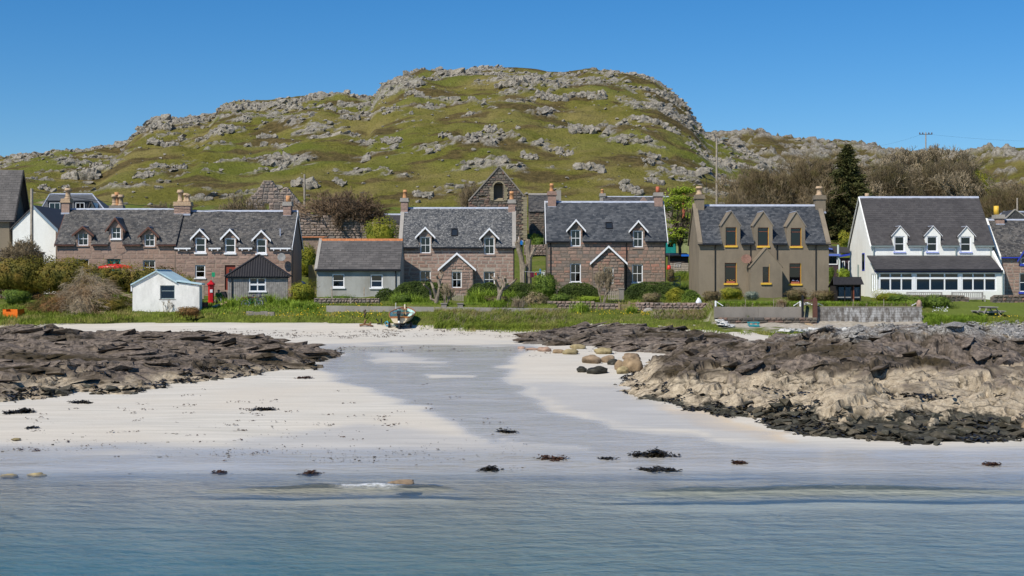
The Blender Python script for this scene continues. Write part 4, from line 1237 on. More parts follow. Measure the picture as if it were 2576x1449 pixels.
        if stones:
            sp = free_spans(lambda u, v: max(a, xm - (za - v) / q), lambda u, v: min(b_, xm + (za - v) / q), [h] if h else [])
            place_stones(p, course_stones(sp, 0.05, za - .15, hs, ws, dy, .10, .025, seed), stones)
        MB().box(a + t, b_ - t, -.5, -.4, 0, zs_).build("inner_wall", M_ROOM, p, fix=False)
        return p, h
    def skew(s, mat, w=.26, h=.16, xs_=None, over=.0):
        """raised stone coping up both slopes of a gable end"""
        tp, hd, he, hr = s.tp, s.hd, s.he, s.hr
        for x in (xs_ if xs_ is not None else (-.13, s.L - .13)):
            MB().prism([(-.25, he - .25 * tp + .02), (hd, hr + .05), (2 * hd + .2, he - .2 * tp), (2 * hd + .2, he - .2 * tp + h), (hd, hr + .05 + h), (-.25, he - .25 * tp + h + .02)], 'x', x, x + w).build("skew", mat, s.e)
    def barge(s, mat, x, w=.05, h=.24):
        tp, hd, he, hr = s.tp, s.hd, s.he, s.hr
        MB().prism([(-.3, he - .3 * tp - .12), (hd, hr - .12), (hd, hr + h - .12), (-.3, he - .3 * tp + h - .12)], 'x', x, x + w).prism([(hd, hr - .12), (2 * hd + .3, he - .3 * tp - .12), (2 * hd + .3, he - .3 * tp + h - .12), (hd, hr + h - .12)], 'x', x, x + w).build("bargeboard", mat, s.e)
    def facing(s, mat, hs, ws, seed, top=None, rough=.5, joint=.025, keep=300, extra=(), lowx=0.0, y=0.0):
        top = top or s.he - .05
        fs = free_spans(0, s.L, s.holes + list(extra))
        rows = course_stones(fs, lowx, top, hs, ws, y + .018, .075, joint, seed)
        for d in s.dorm:
            xm = (d[0] + d[1]) / 2; hw = (d[1] - d[0]) / 2
            sp = free_spans(lambda u, v, d=d, xm=xm, hw=hw: max(d[0], xm - hw * (d[3] - v) / (d[3] - d[2])), lambda u, v, d=d, xm=xm, hw=hw: min(d[1], xm + hw * (d[3] - v) / (d[3] - d[2])), s.holes)
            rows += course_stones(sp, top + .03, d[3] - .12, hs, ws, y + .018, .07, joint, seed + 5)
        place_stones(s.e, rows, mat, rough, keep=keep)
# ------------------------------------------------------------------ the terraced row on the left: two cottages
GR = "cottages along the village street"
h = House("terraced_cottage", "left cottage of the pink terrace, with three brown gabled dormers and a teal door", "cottage", 1, 490, 1505, 408, 688, 124.0, 3.1, 4.7, GR)
d = [h.dormer(650, 785, 610, 555), h.dormer(935, 1055, 560, 478), h.dormer(1215, 1345, 620, 560)]
ow = [h.open(668, 757, 598, 712), h.open(957, 1037, 548, 655), h.open(1240, 1328, 608, 720)]
lw = [h.open(660, 762, 830, 960), h.open(1228, 1332, 838, 960)]
dr = h.open(920, 1034, 830, 1010)
h.walls(M_MORTARP)
h.roof(M_SLATE, seed=21, w=.27, ex=.19)
for q in d: h.dormer_roof(q, M_SLATE, M_BROWNW, ov=.22, front=.22, bw=.2)
for i, o in enumerate(ow): window(h.e, o[0], o[1], o[2], o[3], .06, 2, 2, sill=M_WPAINT if i == 1 else M_ASHLAR)
for o in lw: window(h.e, o[0], o[1], o[2], o[3], .10, 2, 2, sill=M_ASHLAR)
b = MB().box(dr[0], dr[1], .12, .18, dr[2], dr[3]); D1 = b.build("door", M_TEAL, h.e, fix=False)
for k in (0, 1):
    xm = dr[0] + (dr[1] - dr[0]) * (.27 + .46 * k); MB().box(xm - .17, xm + .17, .112, .119, dr[3] - .55, dr[3] - .18).build("pane", M_GLASS, D1, fix=False)
MB().box(dr[0] - .2, dr[1] + .2, -.04, .12, dr[3] + .02, dr[3] + .34).build("lintel", M_ASHLAR, h.e, fix=False)
h.facing(M_ASHLAR, (.36, .46), (.55, 1.15), 31, rough=.35, joint=.02, extra=[(dr[0] - .22, dr[1] + .22, dr[3], dr[3] + .36)])
h.eaves(M_BROWNW)
h.barge(M_BROWNW, -.17)
dy = h.hd
chimney(h.e, h.x(541, dy), h.x(608, dy), dy, .9, h.z(445, dy), h.z(318, dy), M_ASHLAR, [((h.x(584, dy)), .26, h.z(225, dy) - h.z(318, dy), M_CLAYB, 1)], capmat=M_CLAYB)
c = chimney(h.e, h.x(1505, dy), h.x(1643, dy), dy, .95, h.z(455, dy), h.z(345, dy), M_ASHLAR, [(h.x(1548, dy), .24, h.z(240, dy) - h.z(345, dy), M_CLAYB, 1), (h.x(1596, dy), .22, h.z(268, dy) - h.z(345, dy), M_CLAYB, 1), (h.x(1613, dy), .20, h.z(275, dy) - h.z(345, dy), M_CLAYB, 1)], capmat=M_CLAYB, stones=M_ASHLAR)
HA = h
h = House("terraced_cottage", "right cottage of the pink terrace, with three white gabled dormers and a red door", "cottage", 1, 1505, 2500, 424, 712, 124.03, 3.1, 4.5, GR)
d = [h.dormer(1668, 1772, 632, 578), h.dormer(1925, 2030, 632, 578), h.dormer(2195, 2300, 642, 588)]
ow = [h.open(1677, 1767, 645, 772), h.open(1932, 2022, 648, 775), h.open(2203, 2288, 655, 780)]
lw = [h.open(1676, 1762, 880, 990)]
dr = h.open(1930, 2022, 880, 1095)
h.walls(M_MORTARP)
h.roof(M_SLATE, seed=22, w=.27, ex=.19)
for q in d: h.dormer_roof(q, M_SLATE, M_WPAINT, ov=.26, front=.24, bw=.2)
for i, o in enumerate(ow): window(h.e, o[0], o[1], o[2], o[3], .05, 1, 2, sill=M_WPAINT, fw=.11, curtain='blind' if i == 0 else None, sill_h=.15)
window(h.e, *lw[0], .08, 1, 2, sill=M_WPAINT, fw=.10)
D1 = MB().box(dr[0], dr[1], .12, .18, dr[2], dr[3]).build("door", M_DOORRED, h.e, fix=False)
xm = (dr[0] + dr[1]) / 2; MB().box(xm - .12, xm + .12, .112, .119, dr[3] - .75, dr[3] - .35).build("pane", M_GLASS, D1, fix=False)
h.facing(M_PINK, (.28, .40), (.5, 1.1), 33, rough=.6)
h.barge(M_WPAINT, h.L + .10)
ev = MB()
cuts = [0] + [v for q in sorted(h.dorm) for v in (q[0] - .25, q[1] + .25)] + [h.L]
for i in range(0, len(cuts), 2):
    ev.box(cuts[i], cuts[i + 1], -.30, -.24, h.he - .24 * h.tp - .10, h.he - .24 * h.tp + .03)
    n = max(2, int((cuts[i + 1] - cuts[i]) / .5))
    for k in range(n): xx = cuts[i] + (k + .5) * (cuts[i + 1] - cuts[i]) / n; ev.box(xx - .04, xx + .04, -.29, 0, h.he - .24 * h.tp - .22, h.he - .24 * h.tp - .103)
ev.build("eaves_board", M_WPAINT, h.e, fix=False)
dy = h.hd
chimney(h.e, h.x(2438, dy), h.x(2505, dy), dy, .9, h.z(470, dy), h.z(345, dy), M_PINK, [(h.x(2475, dy), .22, h.z(290, dy) - h.z(345, dy), M_CLAY, 2)], stones=M_PINK, capmat=M_CONCL)
MB().tube([(h.L + .16, -.1, h.he - .4), (h.L + .12, -.06, 0)], .05, 6).build("downpipe", M_BLACKP, h.e)
fl = MB().tube([(h.x(2408, .8), .75, h.rz(.75)), (h.x(2408, .8), .75, h.rz(.75) + .75)], .06, 8).build("flue_pipe", M_LEAD, h.roofo)
ds = MB().lathe([(.02, 0), (.2, .03), (.34, .10), (.36, .13), (.34, .13), (.02, .05)], n=16).build("satellite_dish", simple("dish_grey", (.28, .27, .25), .6, .1), None, True)
ds.location = (h.X0 + h.x(2417, -.5), h.Y - .45, h.base + h.z(815, -.5)); ds.rotation_euler = (R(78), 0, R(8))
tag(ds, "grey satellite dish on the pink wall beside the black pyramid roof", "satellite dish")
arm = MB().tube([(0, 0, 0), (0, 0, -.28), (.05, .35, -.34)], .025, 5).build("bracket", M_BLACKP, ds)
HB_ = h

# ------------------------------------------------------------------ grey rendered cottage with the orange ridge
h = House("low_cottage", "low grey rendered cottage with an orange ridge and two white windows", "cottage", 2, 358, 1072, 668, 905, 122.0, 2.9, 4.55, GR)
ow = [h.open(490, 596, 956, 1072), h.open(820, 925, 960, 1075)]
h.walls(M_GREYR)
h.roof(M_TILEG, seed=23, w=.50, ex=.30, ridge=False, side=.05)
n = 12
for k in range(n):
    a = -.05 + (h.L + .1) * k / n; a2 = -.05 + (h.L + .1) * (k + 1) / n - .015
    MB().prism([(h.hd - .20, h.hr - .06), (h.hd - .1, h.hr + .15), (h.hd + .1, h.hr + .15), (h.hd + .20, h.hr - .06)], 'x', a, a2).build("ridge_tile", M_ORTILE, h.roofo)
for i, o in enumerate(ow): window(h.e, *o, .06, 1, 2, sill=M_WPAINT, fw=.10, curtain='lace', sill_h=.12)
h.eaves(M_BLACKP, r_=.075, pipe_x=(h.L - .35,))
h.skew(M_CONCL, xs_=(-.18,), h=.14)

# ------------------------------------------------------------------ pink cottage with two white dormers
h = House("stone_cottage", "pink stone cottage with two white dormers, beside the grey low cottage", "cottage", 2, 1075, 2056, 398, 712, 127.0, 3.3, 4.9, GR)
d = [h.dormer(1238, 1345, 616, 562), h.dormer(1788, 1893, 626, 572)]
ow = [h.open(1248, 1335, 640, 778), h.open(1798, 1884, 645, 788)]
lw = [h.open(1244, 1336, 928, 1075), h.open(1792, 1886, 935, 1075)]
h.walls(M_MORTAR)
sky_x = (h.x(1515, .8), h.x(1565, .8)); sky_y = ((h.z(640, .8) - h.he) / h.tp, (h.z(580, .8) - h.he) / h.tp)
h.roof(M_SLATEL, seed=24, w=.27, ex=.20, skipx=lambda c: sky_x[0] < c.x < sky_x[1] and sky_y[0] < c.y < sky_y[1])
for q in d: h.dormer_roof(q, M_SLATEL, M_WPAINT, ov=.30, front=.26, bw=.19)
for o in ow: window(h.e, *o, .06, 2, 2, sill=M_PINK, sill_h=.18, sill_out=.06)
for o in lw: window(h.e, *o, .10, 2, 2, sill=M_WPAINT, curtain='lace')
xs_ = (sky_x, sky_y)
def skylight(h, sx_, sy_, sill=True):
    zt = lambda y: h.rz(y) + .08
    b = MB()
    P = [Vector((sx_[i], sy_[j], zt(sy_[j]))) for i, j in ((0, 0), (1, 0), (1, 1), (0, 1))]
    nn = Vector((0, -h.tp, 1)).normalized()
    for i in range(4): b.obox(P[i] + nn * .05, P[(i + 1) % 4] + nn * .05, .07, .12, nn)
    f = b.build("skylight", M_BLACKP, h.roofo)
    MB().quad(*[p + nn * .05 for p in P]).build("pane", simple("skylight_glass", (.02, .025, .03), .05, .1, 3, .6), f)
    return f
skylight(h, sky_x, sky_y)
h.facing(M_PINK, (.25, .37), (.45, 1.15), 35, rough=.65, joint=.03)
p, ph = h.porch(1425, 1700, 905, 785, 1.3, M_MORTAR, M_WPAINT, M_SLATEL, hole=(1520, 1602, 938, 1075), stones=M_PINK, ws=(.4, .8), seed=37)
window(p, *ph, -1.24, 2, 2, fw=.07)
MB().box(ph[0] - .1, ph[1] + .1, -1.38, -1.2, ph[2] - .17, ph[2] - .01).build("sill", M_PINK, p, fix=False)
h.eaves(M_BLACKP, pipe_x=(h.L - .06,))
h.skew(M_CONCL, h=.17, w=.34, xs_=(-.17, h.L - .2))
dy = h.hd
chimney(h.e, h.x(1083, dy), h.x(1143, dy), dy, .9, h.z(440, dy), h.z(312, dy), M_PINK, [(h.x(1116, dy), .21, h.z(240, dy) - h.z(312, dy), M_CLAY, 0)], stones=M_PINK, capmat=M_CONCL)
chimney(h.e, h.x(2003, dy), h.x(2062, dy), dy, .9, h.z(445, dy), h.z(325, dy), M_PINK, [(h.x(2032, dy), .21, h.z(252, dy) - h.z(325, dy), M_CLAY, 0)], stones=M_PINK, capmat=M_CONCL)
H2 = h

# ------------------------------------------------------------------ rubble cottage with white bargeboards
h = House("stone_cottage", "reddish rubble stone cottage with two white dormers and white verge boards", "cottage", 3, 300, 1316, 345, 660, 128.0, 3.3, 4.9, GR)
d = [h.dormer(490, 600, 560, 498), h.dormer(1025, 1135, 567, 505)]
ow = [h.open(500, 585, 578, 720), h.open(1035, 1120, 585, 727)]
lw = [h.open(494, 587, 866, 1027), h.open(1027, 1119, 875, 1032)]
h.walls(M_MORTARD)
sx_ = (h.x(802, .9), h.x(857, .9)); sy_ = ((h.z(578, .9) - h.he) / h.tp, (h.z(525, .9) - h.he) / h.tp)
h.roof(M_SLATEB, seed=25, w=.27, ex=.20, skipx=lambda c: sx_[0] < c.x < sx_[1] and sy_[0] < c.y < sy_[1])
for q in d: h.dormer_roof(q, M_SLATEB, M_WPAINT, ov=.26, front=.26, bw=.19)
for o in ow: window(h.e, *o, .06, 2, 2, sill=M_RUBBLE, sill_h=.18, sill_out=.06, fw=.085)
for o in lw: window(h.e, *o, .08, 2, 2, sill=M_WPAINT, fw=.085, sill_h=.08)
skylight(h, sx_, sy_)
h.facing(M_RUBBLE, (.20, .36), (.3, .95), 39, rough=.4, joint=.018)
p, ph = h.porch(690, 960, 850, 725, 1.4, M_MORTARD, M_WPAINT, M_SLATEB, hole=(782, 866, 900, 1040), stones=M_RUBBLE, ws=(.3, .8), hs=(.2, .36), seed=41)
window(p, *ph, -1.34, 2, 2, fw=.07)
h.eaves(M_BLACKP, pipe_x=(.28, h.x(978), h.L - .05))
h.barge(M_WPAINT, -.18, h=.30); h.barge(M_WPAINT, h.L + .13, h=.26)
dy = h.hd
chimney(h.e, h.x(304, dy), h.x(372, dy), dy, .95, h.z(392, dy), h.z(255, dy), M_PINK, [(h.x(336, dy), .20, h.z(185, dy) - h.z(255, dy), M_CLAY, 0)], capmat=M_PINK)
chimney(h.e, h.x(1216, dy), h.x(1285, dy), dy, .95, h.z(400, dy), h.z(265, dy), M_PINK, [(h.x(1247, dy), .19, h.z(212, dy) - h.z(265, dy), M_CLAYR, 2)], capmat=M_CONCL)
H3 = h

# ------------------------------------------------------------------ brown harled house with yellow sills
h = House("harled_house", "brown harled house with three dormers and bright yellow window sills", "house", 4, -460, 900, 375, 682, 122.0, 3.4, 4.75, GR)
h.e.location.x = h.X0 = wx(DX(3, 1600), h.Y); h.L = wx(DX(4, 900), h.Y) - h.X0
d = [h.dormer(-20, 140, 535, 420), h.dormer(255, 417, 537, 423), h.dormer(540, 697, 542, 426)]
ow = [h.open(14, 107, 556, 712), h.open(290, 384, 558, 715), h.open(573, 664, 562, 718)]
lw = [h.open(6, 108, 862, 1035), h.open(562, 662, 866, 1040)]
h.walls(M_HARL)
h.roof(M_SLATEB, seed=26, w=.26, ex=.20, side=.0)
for q in d: h.dormer_roof(q, M_HARL, M_CONC, ov=.06, front=.05, bw=.12)
for i, o in enumerate(ow): window(h.e, *o, .14, 1, 2, M_MAHOG, fw=.06, sill=M_YELLOW, curtain=('both', 'left', 'right')[i], zs=[o[3] - .34], sill_h=.16, sill_out=.10)
for o in lw: window(h.e, *o, .16, 1, 2, M_MAHOG, fw=.06, sill=M_YELLOW, zs=[o[3] - .34], sill_h=.16, sill_out=.10)
for o in ow + lw: MB().box(o[1] - .022, o[1] - .003, -.012, .13, o[2] + .01, o[3] - .01).build("reveal", M_YELLOW, h.e, fix=False)
p, ph = h.porch(228, 500, 895, 735, 1.5, M_HARL, None, M_HARL, hole=(332, 390, 872, 1032), ov=.08, front=.06)
w = window(p, *ph, -1.40, 1, 1, M_MAHOG, fw=.05)
MB().box(ph[0] - .16, ph[1] + .16, -1.62, -1.36, ph[2] - .16, ph[2] - .005).build("sill", M_YELLOW, w, fix=False)
MB().box(ph[1] - .02, ph[1] - .003, -1.51, -1.41, ph[2] + .01, ph[3] - .01).build("reveal", M_YELLOW, p, fix=False)
for k, (a, z_, c) in enumerate([(.25, .62, M_WPAINT), (.62, .66, M_TEAL), (.55, .54, M_WPAINT)]):
    xx = ph[0] + (ph[1] - ph[0]) * a; zz_ = ph[2] + (ph[3] - ph[2]) * z_
    MB().box(xx - .11, xx + .11, -1.352, -1.346, zz_ - .12, zz_ + .12).build("notice", c, w, fix=False)
h.eaves(M_BLACKP, ov=.22, pipe_x=(h.x(-78) , h.x(227), h.x(455), h.x(787)))
h.skew(M_HARL, h=.2, w=.4, xs_=(-.12, h.L - .28))
dy = h.hd
cL = wx(DX(3, 1568), h.Y + dy) - h.X0; cR = wx(DX(3, 1640), h.Y + dy) - h.X0
chimney(h.e, cL, cR, dy, 1.0, h.z(430, dy), h.z(285, dy), M_HARL, [((cL + cR) / 2, .26, h.z(210, dy) - h.z(285, dy), M_CLAYB, 1)], capmat=M_HARL)
chimney(h.e, h.x(778, dy), h.x(862, dy), dy, 1.0, h.z(437, dy), h.z(290, dy), M_HARL, [(h.x(817, dy), .25, h.z(210, dy) - h.z(290, dy), M_CLAYB, 1)], capmat=M_HARL)
H4 = h
ds = MB().lathe([(.02, 0), (.22, .03), (.40, .12), (.44, .16), (.42, .16), (.02, .05)], n=16).build("satellite_dish", simple("rusty_dish", (.19, .10, .07), .7, .3), None, True)
ds.location = (h.X0 + h.x(190, -.5), h.Y - .6, h.base + h.z(835, -.5)); ds.rotation_euler = (R(62), 0, R(-8))
tag(ds, "rusty brown satellite dish on the harled wall left of the porch gable", "satellite dish")
MB().tube([(0, 0, 0), (0, 0, -.3), (.05, .3, -.42)], .03, 5).build("bracket", M_BLACKP, ds)
for i, o in enumerate(lw):
    t = empty("window_box", (h.X0 + (o[0] + o[1]) / 2, h.Y + .02, h.base + o[2] + .002), 0, ("terracotta flower box on the lower left yellow sill of the harled house", "terracotta flower box on the lower right yellow sill of the harled house")[i], "flower box", "flower boxes on the yellow sills")
    MB().box(-.34, .34, -.10, .08, 0, .16).build("box", M_CLAYR, t, fix=False)
    fl = MB()
    for k in range(14): q = Vector((random.uniform(-.3, .3), random.uniform(-.08, .06), .18 + random.uniform(0, .09))); fl.lathe([(.01, 0), (.035, .02), (.01, .04)], q, 5)
    fl.build("flowers", (M_YELLOW, M_LILAC)[i], t)

# ------------------------------------------------------------------ white house with the glazed front
h = House("white_house", "big white house with a long glazed sunroom and three little dormers", "house", 4, 1268, 2305, 305, 700, 121.0, 3.9, 4.7, GR)
d = [h.dormer(1448, 1575, 625, 552), h.dormer(1728, 1860, 625, 552), h.dormer(2018, 2147, 628, 555)]
ow = [h.open(1462, 1551, 632, 765), h.open(1742, 1833, 632, 765), h.open(2028, 2122, 635, 766)]
lowd = 2.6
h.walls(M_WHITER, gmat=M_WHITER)
h.roof(M_TILE, seed=27, w=.34, ex=.24, side=.10, ov=.16)
def rounded(h, q): return h.dormer_roof(q, M_TILE, M_WPAINT, ov=.10, front=.06, bw=.06)
for q in d: rounded(h, q)
for o in ow: window(h.e, *o, .05, 1, 2, sill=M_LILAC, fw=.09, curtain='right', sill_h=.12)
# sunroom in front: low wall, three glazed bays, lean-to roof
S = MB(); X = lambda z_: h.x(z_, -lowd); Zf = lambda z_: h.z(z_, -lowd)
xa, xb = X(1325), X(2385); zr0, zr1 = Zf(925), h.z(805, 0); zb = Zf(1105); zt = Zf(945)
sun = MB().box(xa, xb, -lowd, -lowd + .25, -.2, zb).box(X(2340), xb, -lowd, -lowd + .25, zb, zt).box(xb - .25, xb, -lowd + .25, 0, -.2, zt).box(xa, xa + .2, -lowd + .25, 0, -.2, zb).build("sunroom", M_WHITER, h.e, fix=False)
for g0, g1, xs_ in ((1333, 1625, (1430, 1525)), (1645, 2020, (1772, 1896)), (2040, 2340, (2140, 2240))):
    window(sun, X(g0), X(g1), zb + .003, zt, -lowd + .04, 3, 2, fw=.11, bar=.11, xs=[X(v) for v in xs_], zs=[Zf(992)])
for a_, b_ in ((1626, 1644), (2021, 2039)): MB().box(X(a_), X(b_), -lowd + .02, -lowd + .2, zb + .003, zt).build("post", M_WPAINT, sun, fix=False)
sw = MB()
for k in range(4): yy = -lowd + .3 + k * .62; sw.box(xa + .02, xa + .12, yy, yy + .08, zb, zt - .1)
sw.box(xa + .02, xa + .12, -lowd + .25, -.05, zt - .1, zt).build("side_frame", M_WPAINT, sun, fix=False)
MB().quad((xa + .07, -lowd + .25, zb), (xa + .07, -.05, zb), (xa + .07, -.05, zt - .1), (xa + .07, -lowd + .25, zt - .1)).build("pane", M_GLASS, sun)
th = .07
rm_ = MB().prism([(-lowd - .2, zr0), (0, zr1), (0, zr1 + th), (-lowd - .2, zr0 + th)], 'x', xa - .3, xb - .1).build("lean_to_roof", M_TILE, h.e)
slate_roof(rm_, xa - .3, xb - .1, -lowd - .2, zr0 + th, 0, zr1 + th, M_TILE, .34, .24, None, 300, 29, name="tile")
MB().box(xa - .3, xb, -lowd - .17, -lowd - .02, zt + .003, zr0 - .02).build("fascia", simple("navy_fascia", (.02, .03, .12), .5, .1), h.e, fix=False)
MB().tube([(xa - .3, -lowd - .26, zr0 - .04), (xb + .02, -lowd - .26, zr0 - .04)], .06, 6).build("gutter", M_BLACKP, h.e)
MB().tube([(xb - .02, -lowd - .24, zr0 - .06), (xb + .05, -lowd - .1, zr0 - .4), (xb + .05, -lowd - .1, 0)], .055, 6).build("downpipe", M_GREYP, h.e)
for v in (1282, 1703, 1990, 2290): MB().tube([(h.x(v), -.2, h.he - .25), (h.x(v), -.08, h.he - .5), (h.x(v), -.08, zr1 + .05)], .06, 6).build("downpipe", M_GREYP, h.e)
h.eaves(M_GREYP, ov=.16)
MB().prism([(-lowd, -.2), (0, -.2), (0, zr1 + .5), (-lowd, zr0 - .1)], 'x', xb, xb + .22).build("side_wall", M_WHITER, h.e)
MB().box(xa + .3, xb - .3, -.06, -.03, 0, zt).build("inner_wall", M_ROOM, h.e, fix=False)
# blue side window in the visible left gable, and its pipe
wz0, wz1 = 2.55, 4.1
MB().box(-.02, .05, 2.4, 3.3, wz0, wz1).build("side_window", M_BLUEP, h.e, fix=False)
MB().box(-.03, -.021, 2.5, 3.2, wz0 + .1, wz1 - .1).build("pane", M_GLASS, h.e, fix=False)
MB().tube([(-.08, 4.4, 0), (-.08, 4.4, 3.1)], .07, 6).build("downpipe", M_GREYP, h.e)
h.skew(M_WHITER, h=.06, w=.14, xs_=(-.2,))
dy = h.hd
pot(h.e, h.x(1208, dy) + .35, dy + .6, h.hr, .2, .45, M_CLAYB, 2)
H5 = h
# ------------------------------------------------------------------ pink cottage cut by the right edge
h = House("stone_cottage", "pink stone cottage with bright blue trim, cut by the picture's right edge", "cottage", 4, 2375, 3300, 500, 797, 124.0, 3.3, 4.7, GR)
d = [h.dormer(2545, 2680, 800, 700)]
ow = [h.open(2548, 2660, 770, 870)]; lw = [h.open(2538, 2640, 950, 1110)]
h.walls(M_MORTAR)
h.roof(M_SLATE, seed=28, w=.27, ex=.20, keep=150)
h.dormer_roof(d[0], M_SLATE, M_BLUEP, ov=.3, front=.24, bw=.18)
for o in ow + lw: window(h.e, *o, .07, 2, 2, sill=M_BLUEP, sill_h=.18)
h.facing(M_PINK, (.26, .36), (.45, 1.0), 43, rough=.5)
h.eaves(M_BLUEP, ov=.2)
dy = h.hd
MB().box(-.45, .02, -.2, 2 * h.hd, 0, h.he - .2).build("party_wall", M_WHITER, h.e, fix=False)
h.barge(M_WHITER, -.25, .2, .35)
chimney(h.e, h.x(2322, dy), h.x(2392, dy), dy, .95, h.z(540, dy), h.z(455, dy), M_PINK, [(h.x(2338, dy), .24, h.z(378, dy) - h.z(455, dy), M_YELLOW, 2)], capmat=M_CONCL)
H6 = h
# ------------------------------------------------------------------ ruins and walls of stone
def poly_spans(poly, holes=()):
    def f(za, zb):
        zm = (za + zb) / 2; xs_ = []
        n = len(poly)
        for i in range(n):
            (x0, z0), (x1, z1) = poly[i], poly[(i + 1) % n]
            if (z0 > zm) != (z1 > zm): xs_.append(x0 + (x1 - x0) * (zm - z0) / (z1 - z0))
        xs_.sort(); iv = [(xs_[i], xs_[i + 1]) for i in range(0, len(xs_) - 1, 2)]
        out = []
        for p, q in iv:
            segs = [(p, q)]
            for a, b, c, d in holes:
                if d <= za + .02 or c >= zb - .02: continue
                ns = []
                for u, v in segs:
                    if b <= u or a >= v: ns.append((u, v)); continue
                    if a > u: ns.append((u, a))
                    if b < v: ns.append((b, v))
                segs = ns
            out += segs
        return [(u, v) for u, v in out if v - u > .08]
    return f

def wall_px(name, label, cat, pts, Y, thick, core, stone, hs, ws, holes=(), seed=1, keep=300, jit=.06, rough=1.0, group=None, depth=.14, joint=.03, base=None, cope=None):
    """stone wall whose outline is measured in the view at distance Y"""
    xs_ = [wx(a, Y) for a, b in pts]; x0, x1 = min(xs_), max(xs_)
    zb = min(wz(b, Y) for a, b in pts) if base is None else base
    P = [(wx(a, Y) - x0, wz(b, Y) - zb) for a, b in pts]
    H = [(wx(a, Y) - x0, wx(b, Y) - x0, wz(d, Y) - zb, wz(c, Y) - zb) for a, b, c, d in holes]
    e = empty(name, (x0, Y, zb), 0, label, cat, group)
    zt = max(p[1] for p in P)
    if not H: MB().prism(P, 'y', .03, thick).build("core", core, e)
    else:
        m = MB(); cz = sorted({0, zt} | {v for h_ in H for v in h_[2:]}); n = 0
        fine = []
        for i in range(len(cz) - 1):
            k = max(1, int((cz[i + 1] - cz[i]) / .18))
            fine += [cz[i] + (cz[i + 1] - cz[i]) * j / k for j in range(k)]
        fine.append(zt); sp = poly_spans(P, H)
        for i in range(len(fine) - 1):
            for a, b in sp(fine[i], fine[i + 1]): m.box(a, b, .03, thick, fine[i], fine[i + 1])
        m.build("core", core, e, fix=False)
    place_stones(e, course_stones(poly_spans(P, H), 0, zt, hs, ws, 0, depth, joint, seed, jit), stone, rough, keep=keep)
    if cope:
        rr_ = random.Random(seed); x = P[0][0]
        L_ = max(p[0] for p in P)
        rows = []
        while x < L_ - .1:
            w = rr_.uniform(.25, .5); zc = np.interp(x + w / 2, *zip(*sorted((p[0], p[1]) for p in P if p[1] > .25))) if True else zt
            rows.append(((x + w / 2, thick / 2, zc + .10), w - .02, rr_.uniform(.2, .3), thick * 1.1, rr_.uniform(-.2, .2))); x += w
        place_stones(e, rows, stone, 1.2, name="cope_stone", keep=120)
    return e, P

# nunnery gable with its arched window
Yr = 172
A = lambda z_: 1163.5 + z_ * .15625
B_ = lambda z_: 402.5 + z_ * .15625
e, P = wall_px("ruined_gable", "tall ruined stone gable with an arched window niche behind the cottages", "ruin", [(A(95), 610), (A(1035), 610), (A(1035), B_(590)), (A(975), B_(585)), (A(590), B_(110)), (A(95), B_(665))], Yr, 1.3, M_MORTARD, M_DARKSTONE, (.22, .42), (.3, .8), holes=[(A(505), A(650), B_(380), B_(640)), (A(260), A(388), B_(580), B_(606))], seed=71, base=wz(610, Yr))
x0 = wx(A(95), Yr); zb = wz(610, Yr); lx_ = lambda z_: wx(A(z_), Yr) - x0; lz_ = lambda z_: wz(B_(z_), Yr) - zb
xc, zc, r0, r1 = (lx_(500) + lx_(668)) / 2, lz_(440), (lx_(668) - lx_(500)) / 2, (lx_(690) - lx_(478)) / 2
for k in range(13):
    a0, a1 = math.pi * k / 13, math.pi * (k + .92) / 13
    MB().prism([(xc + r * math.cos(a), zc + r * math.sin(a)) for r, a in ((r0, a0), (r1, a0), (r1, a1), (r0, a1))], 'y', -.12, .5).build("voussoir", M_BUFF, e)
for sg in (-1, 1):
    for k in range(6):
        z0 = lz_(650) + (zc - lz_(650)) * k / 6; z1 = lz_(650) + (zc - lz_(650)) * (k + .93) / 6
        w_ = .5 if k % 2 else .38
        xa = xc + sg * r0; MB().box(min(xa, xa + sg * w_), max(xa, xa + sg * w_), -.12, .5, z0, z1).build("quoin", M_BUFF, e, fix=False)
MB().prism([(-.12, lz_(662)), (.55, lz_(610)), (.55, lz_(662))], 'x', lx_(470), lx_(700)).build("sill", M_BUFF, e)
MB().box(lx_(500), lx_(655), 1.0, 1.25, lz_(645), lz_(375)).build("back_wall", M_DARKSTONE, e, fix=False)
for (xa, ya), (xb, yb) in (((95, 665), (590, 105)), ((590, 105), (990, 585))):
    MB().obox((lx_(xa), .6, lz_(ya) + .05), (lx_(xb), .6, lz_(yb) + .05), 1.5, .16, Vector((0, 1, 0)) if False else Vector((0, 0, 1))).build("cope", M_CONC, e)
for k in range(22):
    z0 = .3 + k * .29
    if z0 > lz_(610): break
    w_ = .62 if k % 2 else .42
    MB().box(lx_(1035) - w_, lx_(1035) + .03, -.10, .3, z0, z0 + .265).build("quoin", M_BUFF, e, fix=False)

